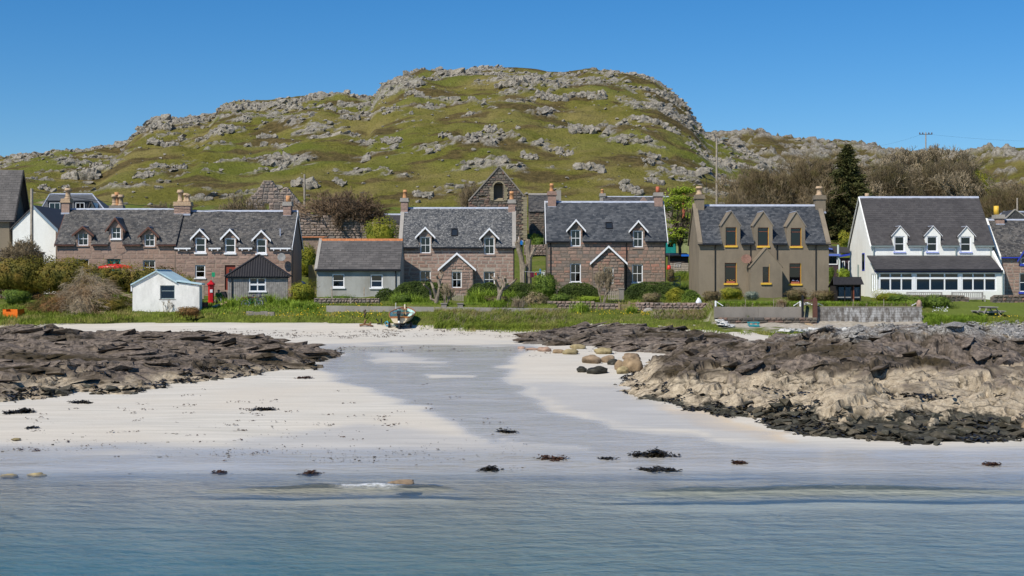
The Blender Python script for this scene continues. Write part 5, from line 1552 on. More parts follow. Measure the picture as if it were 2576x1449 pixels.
# slate roofed range beside it
def plain_house(name, label, cat, x0p, x1p, yr, ye, Y, hd, base, wallm, roofm, stone=None, seed=1, keep=200, w=.3, ex=.22, side=.05, group=None, back=True, hs=(.25, .4), ws=(.35, .8), ridgem=None, openings=()):
    X0 = wx(x0p, Y); L = wx(x1p, Y) - X0
    e = empty(name, (X0, Y, base), 0, label, cat, group)
    he = wz(ye, Y) - base; hr = wz(yr, Y + hd) - base; tp = (hr - he) / hd
    m = MB(); op = [(wx(a, Y) - X0, wx(b, Y) - X0, wz(d, Y) - base, wz(c, Y) - base) for a, b, c, d in openings]
    if op:
        xs_ = sorted({0, L} | {v for o in op for v in o[:2]}); zs_ = sorted({0, he} | {v for o in op for v in o[2:]})
        for i in range(len(xs_) - 1):
            for j in range(len(zs_) - 1):
                xm, zm = (xs_[i] + xs_[i + 1]) / 2, (zs_[j] + zs_[j + 1]) / 2
                if not any(o[0] < xm < o[1] and o[2] < zm < o[3] for o in op): m.box(xs_[i], xs_[i + 1], 0, .35, zs_[j], zs_[j + 1])
    else: m.box(0, L, 0, .35, 0, he)
    m.box(0, L, 2 * hd - .35, 2 * hd, 0, he)
    for a in (0, L - .35): m.prism([(.35, 0), (2 * hd - .35, 0), (2 * hd - .35, he), (hd, hr - .02), (.35, he)], 'x', a, a + .35)
    m.build("wall", wallm, e)
    r_ = MB().prism([(-.15, he - .15 * tp), (hd, hr), (2 * hd + .15, he - .15 * tp), (2 * hd + .15, he - .15 * tp + .08), (hd, hr + .08), (-.15, he - .15 * tp + .08)], 'x', -side, L + side).build("roof", roofm, e)
    slate_roof(r_, -side, L + side, -.15, he - .15 * tp + .08, hd, hr + .08, roofm, w, ex, None, keep, seed)
    MB().prism([(hd - .15, hr), (hd, hr + .13), (hd + .15, hr), (hd, hr + .18)], 'x', -side, L + side).build("ridge", ridgem or M_LEAD, r_)
    if stone: place_stones(e, course_stones(free_spans(0, L, op), max(0, he - 4), he, hs, ws, 0, .12, .03, seed), stone, .8, keep=keep)
    return e, (X0, L, he, hr, tp, op)
e, q = plain_house("slate_range", "old slate roofed stone range between the ruined gable and the rubble cottage", "building", 1331, 1406, 490, 532, 178, 3.4, 9.5, M_MORTARD, M_SLATE, M_DARKSTONE, 81, 140, .36, .28, ridgem=M_CONCL)
hh = lambda a, b: (wx(a, 180.5) - q[0], wz(b, 180.5) - 9.5)
a, b = hh(1402, 505), hh(1409, 479)
MB().box(q[1] - .35, q[1] + .35, 2.2, 3.6, a[1] - 1, b[1]).build("chimney", M_CONCL, e, fix=False)
# pink double ruin on the left
D7 = lambda x, y: (616.3 + x * .1866, 440.2 + y * .1866)
pts = [D7(10, 960), D7(15, 345), D7(120, 260), D7(170, 200), D7(250, 75), D7(355, 75), D7(400, 140), D7(470, 235), D7(550, 152), D7(870, 525), D7(870, 960)]
e, P = wall_px("ruined_gable", "broken pink stone ruin with two stepped gables behind the terrace", "ruin", pts, 168, 1.2, M_MORTAR, M_GREYST, (.3, .5), (.35, .8), holes=[(663, 677, 511, 530)], seed=73)
# long wall with slate coping running right from it
e, P = wall_px("ruined_wall", "long low ruined wall of pink stones behind the bare bush", "wall", [(738, 610), (1010, 610), (1010, 566), (930, 560), (800, 540), (738, 536)], 166, .9, M_MORTARD, M_GREYST, (.25, .45), (.35, .9), seed=75)
e, q = plain_house("slate_range", "low dark slate roof behind the yellow green bush", "building", 905, 1012, 541, 564, 169, 2.2, 10.0, M_MORTARD, M_TILE, None, 83, 80, .4, .3)
# cottage whose triple chimney shows over the terrace
e, q = plain_house("cottage", "cottage hidden behind the terrace, only its triple buff chimney pots showing", "cottage", 268, 420, 540, 575, 143, 3, 6, M_GREYR, M_SLATE, None, 85, 40)
cx_ = lambda p: wx(p, 146) - q[0]; cz_ = lambda p: wz(p, 146) - 6
chimney(e, cx_(279), cx_(311), 3, .9, cz_(545), cz_(519), M_CONC, [(cx_(288), .27, cz_(490) - cz_(519), M_CLAYB, 1), (cx_(294), .22, cz_(485) - cz_(519), M_CLAY, 1), (cx_(304), .27, cz_(491) - cz_(519), M_CLAYB, 1)], capmat=M_CONC)
# house behind the rubble cottage
e, q = plain_house("house", "slate roofed house behind the rubble cottage with one tiny gable and a tall chimney", "house", 1522, 1690, 497, 525, 165, 3.5, 9.5, M_GREYST, M_SLATE, None, 87, 120, ridgem=M_LEAD)
cx_ = lambda p: wx(p, 168.5) - q[0]; cz_ = lambda p: wz(p, 168.5) - 9.5
chimney(e, cx_(1509), cx_(1522), 3.5, .8, cz_(530), cz_(488), M_CONCL, [(cx_(1515), .2, cz_(477) - cz_(488), M_CLAY, 0)], capmat=M_CONCL)
MB().prism([(wx(1607, 166) - q[0], q[2] + .7), (wx(1632, 166) - q[0], q[2] + .7), (wx(1619, 166) - q[0], wz(495, 166) - 9.5)], 'y', .6, 2.4).build("small_gable", M_PINK, e)
MB().tube([(wx(1721, 169) - q[0], 4.3, q[2] - 1), (wx(1721, 169) - q[0], 4.3, wz(477, 169) - 9.5)], .18, 8).build("flue_pipe", M_CLAYR, e)

# white gabled house and the hipped house on the left
X0, Yf, bz = wx(32, 127), 127, 5.2
e = empty("white_house", (X0, Yf, bz), 0, "white gabled house with a slate roof squeezed behind the leaning pole", "house")
W_ = wx(140, Yf) - X0; he, hr = wz(573, Yf) - bz, wz(520, Yf) - bz
MB().prism([(0, 0), (W_, 0), (W_, he), (W_ / 2, hr), (0, he)], 'y', 0, 11).build("wall", M_WHITER, e)
r_ = MB()
q_ = (hr - he) / (W_ / 2)
for sg, nm in ((-1, 0), (1, 1)):
    rb = MB().prism([(W_ / 2, hr + .02), (W_ / 2 + sg * (W_ / 2 + .2), he - .2 * q_ + .02), (W_ / 2 + sg * (W_ / 2 + .2), he - .2 * q_ + .14), (W_ / 2, hr + .14)], 'y', -.12, 11).build("roof", M_TILE, e)
MB().prism([(W_ / 2, hr - .22), (W_ + .25, he - .25 * q_ - .22), (W_ + .25, he - .25 * q_ + .1), (W_ / 2, hr + .1)], 'y', -.17, -.123).build("bargeboard", simple("blue_grey_paint", (.20, .27, .33), .6, .1), e)
X0, Yf, bz = wx(92, 150), 150, 8.0
e = empty("hipped_house", (X0, Yf, bz), 0, "grey hipped slate house with two dark box dormers behind the terrace's left chimney", "house")
W_ = wx(276, Yf) - X0; he, hr, dp = wz(545, Yf) - bz, wz(490, Yf + 3.5) - bz, 7.0
MB().box(.3, W_ - .3, .3, dp - .3, -1.5, he).build("wall", M_WHITER, e, fix=False)
ra, rb_ = wx(124.5, Yf + 3.5) - X0, wx(233, Yf + 3.5) - X0
m = MB(); v = [(0, 0, he), (W_, 0, he), (W_, dp, he), (0, dp, he), (ra, dp / 2, hr), (rb_, dp / 2, hr)]
m.v = v; m.f = [(0, 1, 5, 4), (1, 2, 5), (2, 3, 4, 5), (3, 0, 4), (3, 2, 1, 0)]
rf = m.build("roof", M_SLATEB, e)
MB().tube([(ra, dp / 2, hr + .05), (rb_, dp / 2, hr + .05)], .12, 5).tube([(ra, dp / 2, hr + .03), (0, 0, he + .03)], .07, 5).tube([(rb_, dp / 2, hr + .03), (W_, 0, he + .03)], .07, 5).build("ridge", M_LEAD, rf)
for xa, xb in ((120, 158), (186, 219)):
    a, b = wx(xa, Yf + 1) - X0, wx(xb, Yf + 1) - X0
    z0, z1 = wz(540, Yf + 1) - bz, wz(504, Yf + 1) - bz
    d_ = MB().box(a, b, 1.0, 1.1, z0, z1 - .12).box(a - .15, b + .15, .8, 4, z1 - .117, z1).box(a, a + .1, 1.1, 3.5, z0, z1 - .12).box(b - .1, b, 1.1, 3.5, z0, z1 - .12).build("box_dormer", simple("dark_cladding", (.03, .035, .045), .6, .2), rf, fix=False)
    window(d_, a + .2, b - .25, z0 + .15, z1 - .25, .9, 2, 1, M_WPAINT, fw=.05)
m = MB(); a, b, c = wx(220, Yf) - X0, wx(249, Yf) - X0, wx(233, Yf) - X0
m.prism([(a, he - .5), (b, he - .5), (c, wz(509, Yf) - bz)], 'y', -.3, 2).build("front_gable", M_WHITER, e)
for sg, xx in ((1, a - .3), (1, b + .3)): MB().obox((xx, -.4, he - .55), (c, -.4, wz(507, Yf) - bz), .5, .14, Vector((0, 0, 1))).build("gable_roof", M_TILE, e)

# big dark house at the left edge, its gable turned to the right
ap = W(54, 432, 131); bz = 5.0; rz_ = R(7); hd = 3.3; L_ = 9.0
ux, uy = Vector((math.cos(rz_), math.sin(rz_), 0)), Vector((-math.sin(rz_), math.cos(rz_), 0))
org = ap - ux * L_ - uy * hd; hr = ap.z - bz; he = hr - 4.3
e = empty("stone_house", (org.x, org.y, bz), rz_, "tall shadowed stone house gable cut by the picture's left edge", "house")
MB().prism([(0, 0), (2 * hd, 0), (2 * hd, he), (hd, hr), (0, he)], 'x', 0, L_ - .35).build("wall", M_HARL, e)
rf = MB().prism([(-.35, he - .45), (hd, hr), (2 * hd + .35, he - .45), (2 * hd + .35, he - .3), (hd, hr + .15), (-.35, he - .3)], 'x', -.1, L_ + .15).build("roof", M_TILEG, e)
slate_roof(rf, -.1, L_ + .15, -.35, he - .3, hd, hr + .15, M_TILEG, .4, .28, None, 200, 91)
for sg in (0, 1):
    pth = [(-.35, he - .75), (hd, hr - .28), (hd, hr + .17), (-.35, he - .3)] if sg == 0 else [(2 * hd + .35, he - .75), (hd, hr - .28), (hd, hr + .17), (2 * hd + .35, he - .3)]
    MB().prism(pth, 'x', L_ + .16, L_ + .22).build("bargeboard", M_BLACKP, e)

# ------------------------------------------------------------------ sheds
def corrugate(b, p00, p10, p01, p11, n, amp):
    """corrugated sheet between two edges, grooves running from the first edge to the second"""
    p00, p10, p01, p11 = map(Vector, (p00, p10, p01, p11))
    nr = (p10 - p00).cross(p01 - p00).normalized()
    o = len(b.v)
    for i in range(n * 2 + 1):
        t = i / (n * 2); k = nr * (amp if i % 2 else 0)
        b.v += [tuple(p00.lerp(p10, t) + k), tuple(p01.lerp(p11, t) + k)]
    for i in range(n * 2): b.f.append((o + 2 * i, o + 2 * i + 2, o + 2 * i + 3, o + 2 * i + 1))
    return b
# whitewashed shed
Yf = 108.2
x0s, xr = wx(DX(1, 1138), Yf), wx(DX(1, 1710), Yf); bz = 3.9
e = empty("white_shed", (x0s, Yf, bz), 0, "small whitewashed stone shed with a pale blue roof near the sand", "shed")
gx = lambda z_: wx(DX(1, z_), Yf) - x0s
gz_ = lambda z_: wz(DY(z_), Yf) - bz
wo = (gx(1375), gx(1500), gz_(1172), gz_(1055))
prof = lambda x: float(np.interp(x, [0, gx(1345), gx(1520), gx(1712)], [gz_(1050), gz_(938), gz_(1035), gz_(1055)]))
m = MB(); dp = 4.6
xs_ = [0, gx(1345), wo[0], wo[1], gx(1520), gx(1712)]
for i in range(len(xs_) - 1):
    a, b = xs_[i], xs_[i + 1]
    if a == wo[0]: m.box(a, b, 0, .3, 0, wo[2]).prism([(a, wo[3]), (b, wo[3]), (b, prof(b)), (a, prof(a))], 'y', 0, .3)
    else: m.prism([(a, 0), (b, 0), (b, prof(b)), (a, prof(a))], 'y', 0, .3)
m.build("wall", M_WHITEOLD, e)
m = MB().box(0, .3, .3, dp, 0, prof(0)).box(gx(1520) - .3, gx(1520), .3, dp, 0, prof(gx(1520)) - .02).box(.3, gx(1520) - .3, dp - .3, dp, 0, prof(0)).box(gx(1712) - .2, gx(1712), .3, .95, 0, prof(gx(1712)) - .02).box(gx(1520), gx(1712) - .2, .8, .95, 0, 1.9)
m.build("side_wall", M_WHITEOLD, e, fix=False)
M_SKYROOF = m_render("pale_blue_roof", (.46, .62, .66), (.34, .42, .44), .6, 1.2, .1)
ax, ay = gx(1345), gz_(938)
for a, b, nm in (((-.12, prof(0) - .06), (ax, ay), "roof"), ((ax, ay), (gx(1520), gz_(1035)), "roof"), ((gx(1515), gz_(1035) + .12), (gx(1735), gz_(1062) + .10), "lean_to_roof")):
    MB().prism([(a[0], a[1]), (b[0], b[1]), (b[0], b[1] + .11), (a[0], a[1] + .11)], 'y', -.14, 1.05 if nm == 'lean_to_roof' else dp + .1).build(nm, M_SKYROOF, e)
MB().tube([(ax, -.14, ay + .12), (ax, dp, ay + .12)], .07, 6).build("ridge", M_SKYROOF, e)
w = window(e, wo[0], wo[1], wo[2], wo[3], .10, 1, 2, M_GREYP, fw=.06, zs=[wo[3] - .42], sill=M_CONCL, sill_out=.03, sill_h=.05)
MB().box(.3, gx(1520) - .3, 2, 2.1, 0, 1.8).build("inner_wall", M_ROOM, e, fix=False)
MB().box(-.12, -.04, -.05, .05, prof(0) - .5, prof(0) - .1).build("downpipe", M_WPAINT, e, fix=False)
# timber shed with the pyramid roof
Yf = 114.0; bz = 4.35
x0s = wx(DX(1, 1955), Yf); gx = lambda z_: wx(DX(1, z_), Yf) - x0s; gz_ = lambda z_: wz(DY(z_), Yf) - bz
e = empty("timber_shed", (x0s, Yf, bz), R(8), "grey board shed with a black corrugated pyramid roof in front of the terrace", "shed")
Lw, he, dp = gx(2465), gz_(975), 5.2
wo = (gx(2140), gx(2275), gz_(1108), gz_(988))
MB().box(.06, wo[0], .04, .12, 0, he).box(wo[1], Lw - .06, .04, .12, 0, he).box(wo[0], wo[1], .04, .12, 0, wo[2]).box(wo[0], wo[1], .04, .12, wo[3], he).build("wall", M_WOODG, e, fix=False)
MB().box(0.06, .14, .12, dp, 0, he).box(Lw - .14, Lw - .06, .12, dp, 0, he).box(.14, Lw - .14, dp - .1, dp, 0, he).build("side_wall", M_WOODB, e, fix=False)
g = MB().box(-.5, .5, -.5, .5, -.5, .5)
n = 30
for k in range(n):
    a, b = Lw * k / n + .008, Lw * (k + 1) / n - .014; m_ = (a + b) / 2; off = -.012 if k % 2 else .0
    segs = [(0, he)] if not (a < wo[1] and b > wo[0]) else [(0, wo[2] - .02), (wo[3] + .01, he)]
    for z0, z1 in segs: MB().box(a, b, -.01 + off, .035, z0, z1).build("plank", M_WOODG, e, fix=False)
window(e, wo[0] - .03, wo[1] + .03, wo[2], wo[3], -.03, 2, 2, fw=.08, bar=.09, sill=M_WPAINT, sill_h=.07, sill_out=.1)
MB().box(.14, Lw - .14, 1.6, 1.7, 0, he).build("inner_wall", M_ROOM, e, fix=False)
M_CORR = simple("black_corrugated", (.030, .027, .026), .6, .25, 6, .3)
apx, apy, apz = Lw / 2, dp / 2, wz(DY(795), Yf + dp / 2) - bz
o = .22; z0 = he - .06
c4 = [(-o, -o - .05, z0), (Lw + o, -o - .05, z0), (Lw + o, dp + o, z0), (-o, dp + o, z0)]
m = MB()
for i in range(4):
    p, q2 = Vector(c4[i]), Vector(c4[(i + 1) % 4]); T = Vector((apx, apy, apz)); nn = 26; prev = None
    up = (q2 - p).cross(T - p).normalized()
    for k in range(nn * 2 + 1):
        t = k / (nn * 2); u = p.lerp(q2, t) + up * (.05 if k % 2 else 0)
        # each groove runs straight up the slope until it meets the hip
        s_ = 1 - abs(2 * t - 1); top = p.lerp(q2, t) + ((T - p.lerp(q2, .5)) * s_) + up * (.05 if k % 2 else 0)
        m.v += [tuple(u), tuple(top)]
        if k: b0 = len(m.v) - 4; m.f.append((b0, b0 + 2, b0 + 3, b0 + 1))
rf = m.build("roof", M_CORR, e, fix=False)
for i in range(4): MB().obox(Vector(c4[i]) + Vector((0, 0, .05)), Vector((apx, apy, apz + .06)), .22, .05).build("hip_cap", M_CORR, rf)
MB().box(-.15, Lw + .15, -.2, -.1, he - .16, he - .02).build("gutter", M_BLACKP, e, fix=False)
MB().tube([(.34, -.08, he - .1), (.34, -.08, 0)], .05, 6).build("downpipe", M_BLACKP, e)
# rusty sheet shed, plank fence, green shed, dark shed, chalet, hut
M_RUST = simple("rusty_sheet", (.30, .22, .17), .85, .5, 2.5, .2)
def sheet_shed(name, label, x0p, x1p, yt, yb, Y, mat, roofm, dep=3.0, n=20, over=.25, drop=.15, rise=.0, cat="shed"):
    X0 = wx(x0p, Y); L = wx(x1p, Y) - X0; bz = wz(yb, Y); h_ = wz(yt, Y) - bz
    e = empty(name, (X0, Y, bz), 0, label, cat)
    corrugate(MB(), (0, 0, 0), (L, 0, 0), (0, 0, h_), (L, 0, h_), n, .04).build("front_wall", mat, e, fix=False)
    MB().box(0, .06, .06, dep, 0, h_).box(L - .06, L, .06, dep, 0, h_).box(.06, L - .06, dep - .06, dep, 0, h_).build("side_wall", mat, e, fix=False)
    MB().prism([(-over, h_ - drop + .16), (dep + .1, h_ + rise + .16), (dep + .1, h_ + rise + .24), (-over, h_ - drop + .24)], 'x', -.1, L + .1).build("roof", roofm, e)
    return e, L, h_
sheet_shed("rusty_shed", "rusty corrugated shed between the terrace and the grey cottage", 743, 814, 598, 640, 158, M_RUST, M_ORTILE, 3, 22)
M_GRSH = simple("green_sheet", (.30, .32, .14), .7, .15, 3)
e, L, h_ = sheet_shed("green_shed", "olive green corrugated shed with a bright teal door behind the cottages", 1672, 1742, 600, 642, 160, M_GRSH, M_GRSH, 3, 26, .15, .05, .1)
X0 = wx(1672, 160); a, b = wx(1673, 160) - X0, wx(1699.5, 160) - X0
d_ = MB().box(a, b, -.10, -.04, 0, h_ - .15).build("door", M_TEAL, e, fix=False)
MB().box(a + .3, b - .3, -.115, -.102, h_ - .95, h_ - .42).build("pane", M_GLASS, d_, fix=False)
X0, Y = wx(1686, 149), 149; bz = wz(690, Y); L = wx(1732, Y) - X0; h_ = wz(645, Y) - bz
e = empty("timber_shed", (X0, Y, bz), 0, "dark plank shed with white letters under the green shed", "shed")
n = int(h_ / .17)
for k in range(n): MB().prism([(-.03, h_ * k / n + .01), (.02, h_ * (k + 1) / n), (.06, h_ * (k + 1) / n), (.06, h_ * k / n + .01)], 'x', 0, L).build("plank", M_WOODB if k > n * .62 else M_POST, e)
MB().box(0, L, .06, 2.4, 0, h_).build("wall", M_WOODB, e, fix=False)
MB().prism([(-.4, h_ + .02), (2.6, h_ + .3), (2.6, h_ + .4), (-.4, h_ + .12)], 'x', -.35, L + .1).build("roof", M_BLACKP, e)
MB().box(L * .58, L + .1, -.46, -.405, h_ + .0, h_ + .2).build("fascia", simple("bright_blue", (.02, .14, .55), .5, .1), e, fix=False)
m = MB(); lx0 = .45; zt = h_ * .62; T = .035
def stroke(m, p, q): m.obox((p[0], -.06, p[1]), (q[0], -.06, q[1]), .02, T, Vector((0, 1, 0)))
for ch, xo in (("L", 0), ("B", .24), ("V", .48)):
    S_ = {"L": [((0, .3), (0, 0)), ((0, 0), (.14, 0))], "B": [((0, .3), (0, 0)), ((0, .3), (.12, .28)), ((.12, .28), (.12, .17)), ((.12, .17), (0, .15)), ((.12, .14), (.13, .02)), ((.13, .02), (0, 0))], "V": [((0, .3), (.07, 0)), ((.07, 0), (.14, .3))]}[ch]
    for p, q2 in S_: stroke(m, (lx0 + xo + p[0], zt - .4 + p[1]), (lx0 + xo + q2[0], zt - .4 + q2[1]))
stroke(m, (lx0, zt), (lx0 + .7, zt + .06))
m.build("lettering", M_WPAINT, e)
# maroon chalet
X0, Y = wx(2070, 143), 143; bz = wz(705, Y)
e = empty("chalet", (X0, Y, bz), 0, "maroon timber chalet with blue fascia boards between the harled and white houses", "chalet")
M_MAR = simple("maroon_boards", (.075, .045, .05), .8, .2, 4)
M_LBLUE = simple("light_blue_trim", (.13, .19, .55), .5, .1)
L1 = wx(2110, Y) - X0; h1 = wz(641, Y) - bz; L2 = wx(2160, Y) - X0; h2 = wz(648, Y) - bz
wo = (wx(2080, Y) - X0, wx(2107, Y) - X0, wz(666, Y) - bz, wz(642.5, Y) - bz)
MB().box(0, L1, .0, 4, 0, h1).build("wall", M_MAR, e, fix=False)
for k in range(11): MB().box(L1 * k / 11 + .01, L1 * (k + 1) / 11 - .01, -.02, -.002, 0, h1 if not wo[0] < L1 * (k + .5) / 11 < wo[1] else wo[2]).build("plank", M_MAR, e, fix=False)
MB().box(L1, L2, 1.2, 5, 0, h2).build("wing", M_MAR, e, fix=False)
MB().box(-.1, L1 + .1, -.3, 4, h1, h1 + .09).build("roof", M_TILE, e, fix=False)
MB().box(-.1, L1 + .1, -.34, -.303, h1 - .12, h1 + .1).build("fascia", M_LBLUE, e, fix=False)
MB().prism([(L1, h2 + .0), (L2, h2 + .35), (L2, h2 + .55), (L1, h2 + .2)], 'y', .9, 1.15).build("fascia", M_BLUEP, e)
MB().prism([(L1 - .6, h1 + .25), (L2 + .2, h1 + .25), (L2 + .2, h1 + .75), (L1 - .2, h1 + .95)], 'y', 2.5, 6).build("raised_roof", M_TILE, e)
MB().prism([(L1 - 1.2, h1 + .75), (L1 - .1, h1 + .55), (L1 - .1, h1 + .68), (L1 - 1.2, h1 + .9)], 'y', 2.3, 2.49).build("fascia", M_LBLUE, e)
window(e, wo[0], wo[1], wo[2], wo[3], -.08, 2, 1, fw=.10, bar=.1, pane_y=.02)
for xa, xb in ((2125, 2132), (2141, 2152)): window(e, wx(xa, Y) - X0, wx(xb, Y) - X0, wz(694, Y) - bz, wz(656, Y) - bz, 1.12, 1, 1, fw=.07)
MB().tube([(L1 + .05, -.1, 0), (L1 + .05, -.1, h1 - .6), (L1 - .08, -.1, h1 - .3), (L1 - .08, -.1, wz(616, Y) - bz)], .10, 8).build("flue_pipe", simple("pale_green_pipe", (.62, .68, .64), .4, .05), e)
# hipped house behind the right cottage
X0, Y = wx(2495, 146), 146; bz = 7.0
e = empty("hipped_house", (X0, Y, bz), 0, "grey slate hipped roof showing above the right edge cottage", "house")
L_ = wx(2690, Y) - X0; he = wz(558, Y) - bz; hr = wz(533, Y + 2) - bz
MB().box(.3, L_ - .3, .3, 6.7, 0, he).build("wall", M_WHITER, e, fix=False)
m = MB(); m.v = [(0, 0, he), (L_, 0, he), (L_, 7, he), (0, 7, he), (2.4, 3.5, hr), (L_ - 2.4, 3.5, hr)]; m.f = [(0, 1, 5, 4), (1, 2, 5), (2, 3, 4, 5), (3, 0, 4), (3, 2, 1, 0)]
rf = m.build("roof", M_SLATE, e)
MB().tube([(0, 0, he), (2.4, 3.5, hr + .05), (L_ - 2.4, 3.5, hr + .05)], .11, 5).build("ridge", M_LEAD, rf)
pj = [wx(2516, Y) - X0, wx(2548, Y) - X0, wx(2590, Y) - X0]
MB().prism([(pj[0], he), (pj[2], he), (pj[1], hr + .1)], 'y', -.6, 3).build("front_gable_roof", M_SLATE, e)
for k in (0, 2): MB().tube([(pj[k], -.62, he), (pj[1], -.62, hr + .12)], .08, 5).build("hip_cap", M_CONCL, e)
# summer hut
X0, Y = wx(2104, 111.5), 111.5; bz = 4.45
e = empty("summer_hut", (X0, Y, bz), 0, "small black glazed summer hut with a corrugated roof by the white house", "hut")
L_ = wx(2166, Y) - X0; he = wz(719, Y) - bz; zr = wz(707, Y + .6) - bz; D_ = 2.3
M_HUT = simple("black_stain", (.022, .017, .014), .7, .3, 6)
post = MB()
for xx in (0, .32 * L_, .60 * L_, .68 * L_, L_ - .09): MB().box(xx, xx + .09, 0, .09, 0, he).build("post", M_HUT if xx != .68 * L_ else M_MAHOG, e, fix=False)
MB().box(.09, .60 * L_, .02, .07, .62, .70).box(.69 * L_, L_ - .09, .02, .07, .62, .70).build("rail", M_WOODG, e, fix=False)
MB().box(0, L_, .0, .1, he, he + .1).box(0, .06, .1, D_, 0, he).box(0.06, L_, D_ - .06, D_, 0, he).build("frame", M_HUT, e, fix=False)
MB().box(L_ - .06, L_, .1, D_ - .06, 0, .75).box(L_ - .06, L_, .1, D_ - .06, 1.35, he).box(L_ - .06, L_, .1, .8, .75, 1.35).build("side_wall", M_HUT, e, fix=False)
for xa, xb in ((.1, .31), (.33, .59)): MB().box(xa * L_, xb * L_, .035, .045, .1, he - .1).build("pane", M_GLASS, e, fix=False)
MB().box(.69 * L_, L_ - .1, .035, .045, .1, he - .1).build("pane", M_GLASS, e, fix=False)
corrugate(MB(), (-.3, -.3, he + .08), (L_ + .18, -.3, he + .08), (-.1, .75, zr + .3), (L_ + .18, .75, zr + .3), 22, .035).build("front_roof", M_CORR, e, fix=False)
MB().prism([(.72, zr + .25), (D_ + .25, he - .15), (D_ + .25, he - .07), (.72, zr + .33)], 'x', -.1, L_ + .2).build("back_roof", M_CORR, e)
MB().prism([(0, he + .1), (.75, zr + .26), (D_, he - .1), (D_, he - .2)], 'x', L_ - .05, L_ + .0).build("gable_board", M_HUT, e)

# ------------------------------------------------------------------ garden and sea walls
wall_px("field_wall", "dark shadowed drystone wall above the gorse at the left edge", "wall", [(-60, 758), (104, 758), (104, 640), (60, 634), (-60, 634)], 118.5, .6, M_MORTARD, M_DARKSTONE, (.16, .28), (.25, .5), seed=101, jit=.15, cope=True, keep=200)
GW = "low walls along the shore gardens"
wall_px("garden_wall", "low brown drystone wall in front of the grey cottage", "wall", [(790, 775), (955, 775), (955, 752), (790, 750)], 112, .5, M_MORTARD, M_GREYST, (.12, .24), (.18, .42), seed=103, jit=.2, rough=1.3, group=GW)
wall_px("garden_wall", "pink granite drystone wall left of the wooden gate", "wall", [(1376, 794), (1559, 794), (1559, 764), (1480, 760), (1376, 757)], 109.2, .6, M_MORTARD, M_DRYSTONE, (.15, .30), (.22, .5), seed=105, jit=.2, rough=1.4, group=GW)
wall_px("garden_wall", "pink granite drystone wall right of the wooden gate", "wall", [(1601, 794), (1800, 794), (1800, 770), (1601, 768)], 108.6, .6, M_MORTARD, M_DRYSTONE, (.15, .30), (.22, .5), seed=107, jit=.2, rough=1.4, cope=True, group=GW)
wall_px("garden_wall", "grey brown stone wall beside the bench of the white house", "wall", [(2225, 768), (2438, 768), (2438, 748), (2400, 742), (2225, 742)], 113.5, .5, M_MORTARD, M_DARKSTONE, (.14, .26), (.25, .55), seed=109, jit=.1, rough=1.2, group=GW)
wall_px("garden_wall", "stone wall with a rounded end at the picture's right edge", "wall", [(2496, 765), (2640, 765), (2640, 742), (2506, 742), (2496, 748)], 113, .5, M_MORTARD, M_DARKSTONE, (.14, .26), (.25, .55), seed=111, jit=.1, rough=1.2, group=GW)
wall_px("terrace_wall", "low pinkish retaining wall between the two middle cottages", "wall", [(1318, 642), (1376, 642), (1376, 620), (1318, 621)], 160, .5, M_MORTARD, M_DRYSTONE, (.15, .3), (.25, .5), seed=113, jit=.1, cope=True)
wall_px("terrace_wall", "ruined pink wall on the slope above the green shed", "wall", [(1676, 588), (1745, 588), (1745, 575), (1710, 560), (1676, 566)], 174, .5, M_MORTARD, M_DRYSTONE, (.2, .35), (.3, .7), seed=115, jit=.1)
def slab_wall(name, label, x0p, x1p, yt, yb, Y, th, mat, yt2=None):
    X0 = wx(x0p, Y); L = wx(x1p, Y) - X0; bz = wz(yb, Y)
    e = empty(name, (X0, Y, bz), 0, label, "wall", GW)
    h0, h1 = wz(yt, Y) - bz, wz(yt2 or yt, Y) - bz; n = max(2, int(L / 2.6)); o = [0]
    for k in range(n):   # cast in lengths with a joint between
        a, b = L * k / n, L * (k + 1) / n - .012; za, zb_ = h0 + (h1 - h0) * k / n, h0 + (h1 - h0) * (k + 1) / n
        d_ = random.uniform(0, .02)
        MB().prism([(a, 0), (b, 0), (b, zb_), (a, za)], 'y', d_, th).build("panel", mat, e)
    return e
slab_wall("sea_wall", "long low concrete wall behind the beached boat", 821, 1404, 769, 800, 108.0, .35, M_CONCL, 776)
slab_wall("sea_wall", "cracked concrete wall below the harled house", 1797, 2018, 772, 800, 104.2, .35, M_CONC)
Y = 104.2; X0 = wx(2056, Y); L = wx(2320, Y) - X0; bz = wz(817, Y)
e = empty("block_wall", (X0, Y, bz), 0, "grey concrete block wall streaked with white in front of the white house lawn", "wall", GW)
def m_block():
    g = G("block_white_streak"); p = g.pos()
    c = g.mix(g.rnd(), (.13, .115, .10), (.20, .18, .16))
    z = g.sep(p)[2]
    st = g.mth('MULTIPLY', g.mr(g.noise(1, 5, .7, g.vec(p, (3.2, 1, 1.1))), .45, .60), g.mr(g.noise(.25, 2), .35, .6, .35, 1))
    c = g.mix(g.mth('MULTIPLY', st, .8), c, (.55, .54, .52))
    return g.out(g.bsdf(c, .95, g.bump(g.noise(14, 4, .7), .5, .02), .1))
M_BLOCK = m_block()
hw_ = wz(773, Y) - bz; nr_ = 7; hh_ = hw_ / nr_; me = MB().box(-.5, .5, -.5, .5, -.5, .5)
MB().box(.02, L - .02, .04, .4, 0, hw_ - .02).build("core", M_MORTARD, e, fix=False)
bm_ = bpy.data.meshes.new("block"); bm_.from_pydata(me.v, [], me.f); bm_.materials.append(M_BLOCK)
for i in range(nr_):
    x = -.22 * (i % 2)
    while x < L:
        a, b = max(x, 0), min(x + .45, L)
        if b - a > .08:
            o = bpy.data.objects.new("block", bm_); o.location = ((a + b) / 2, .05 + random.uniform(-.008, .008), hh_ * (i + .5)); o.scale = (b - a - .016, .2, hh_ - .016); link(o, e)
        x += .45
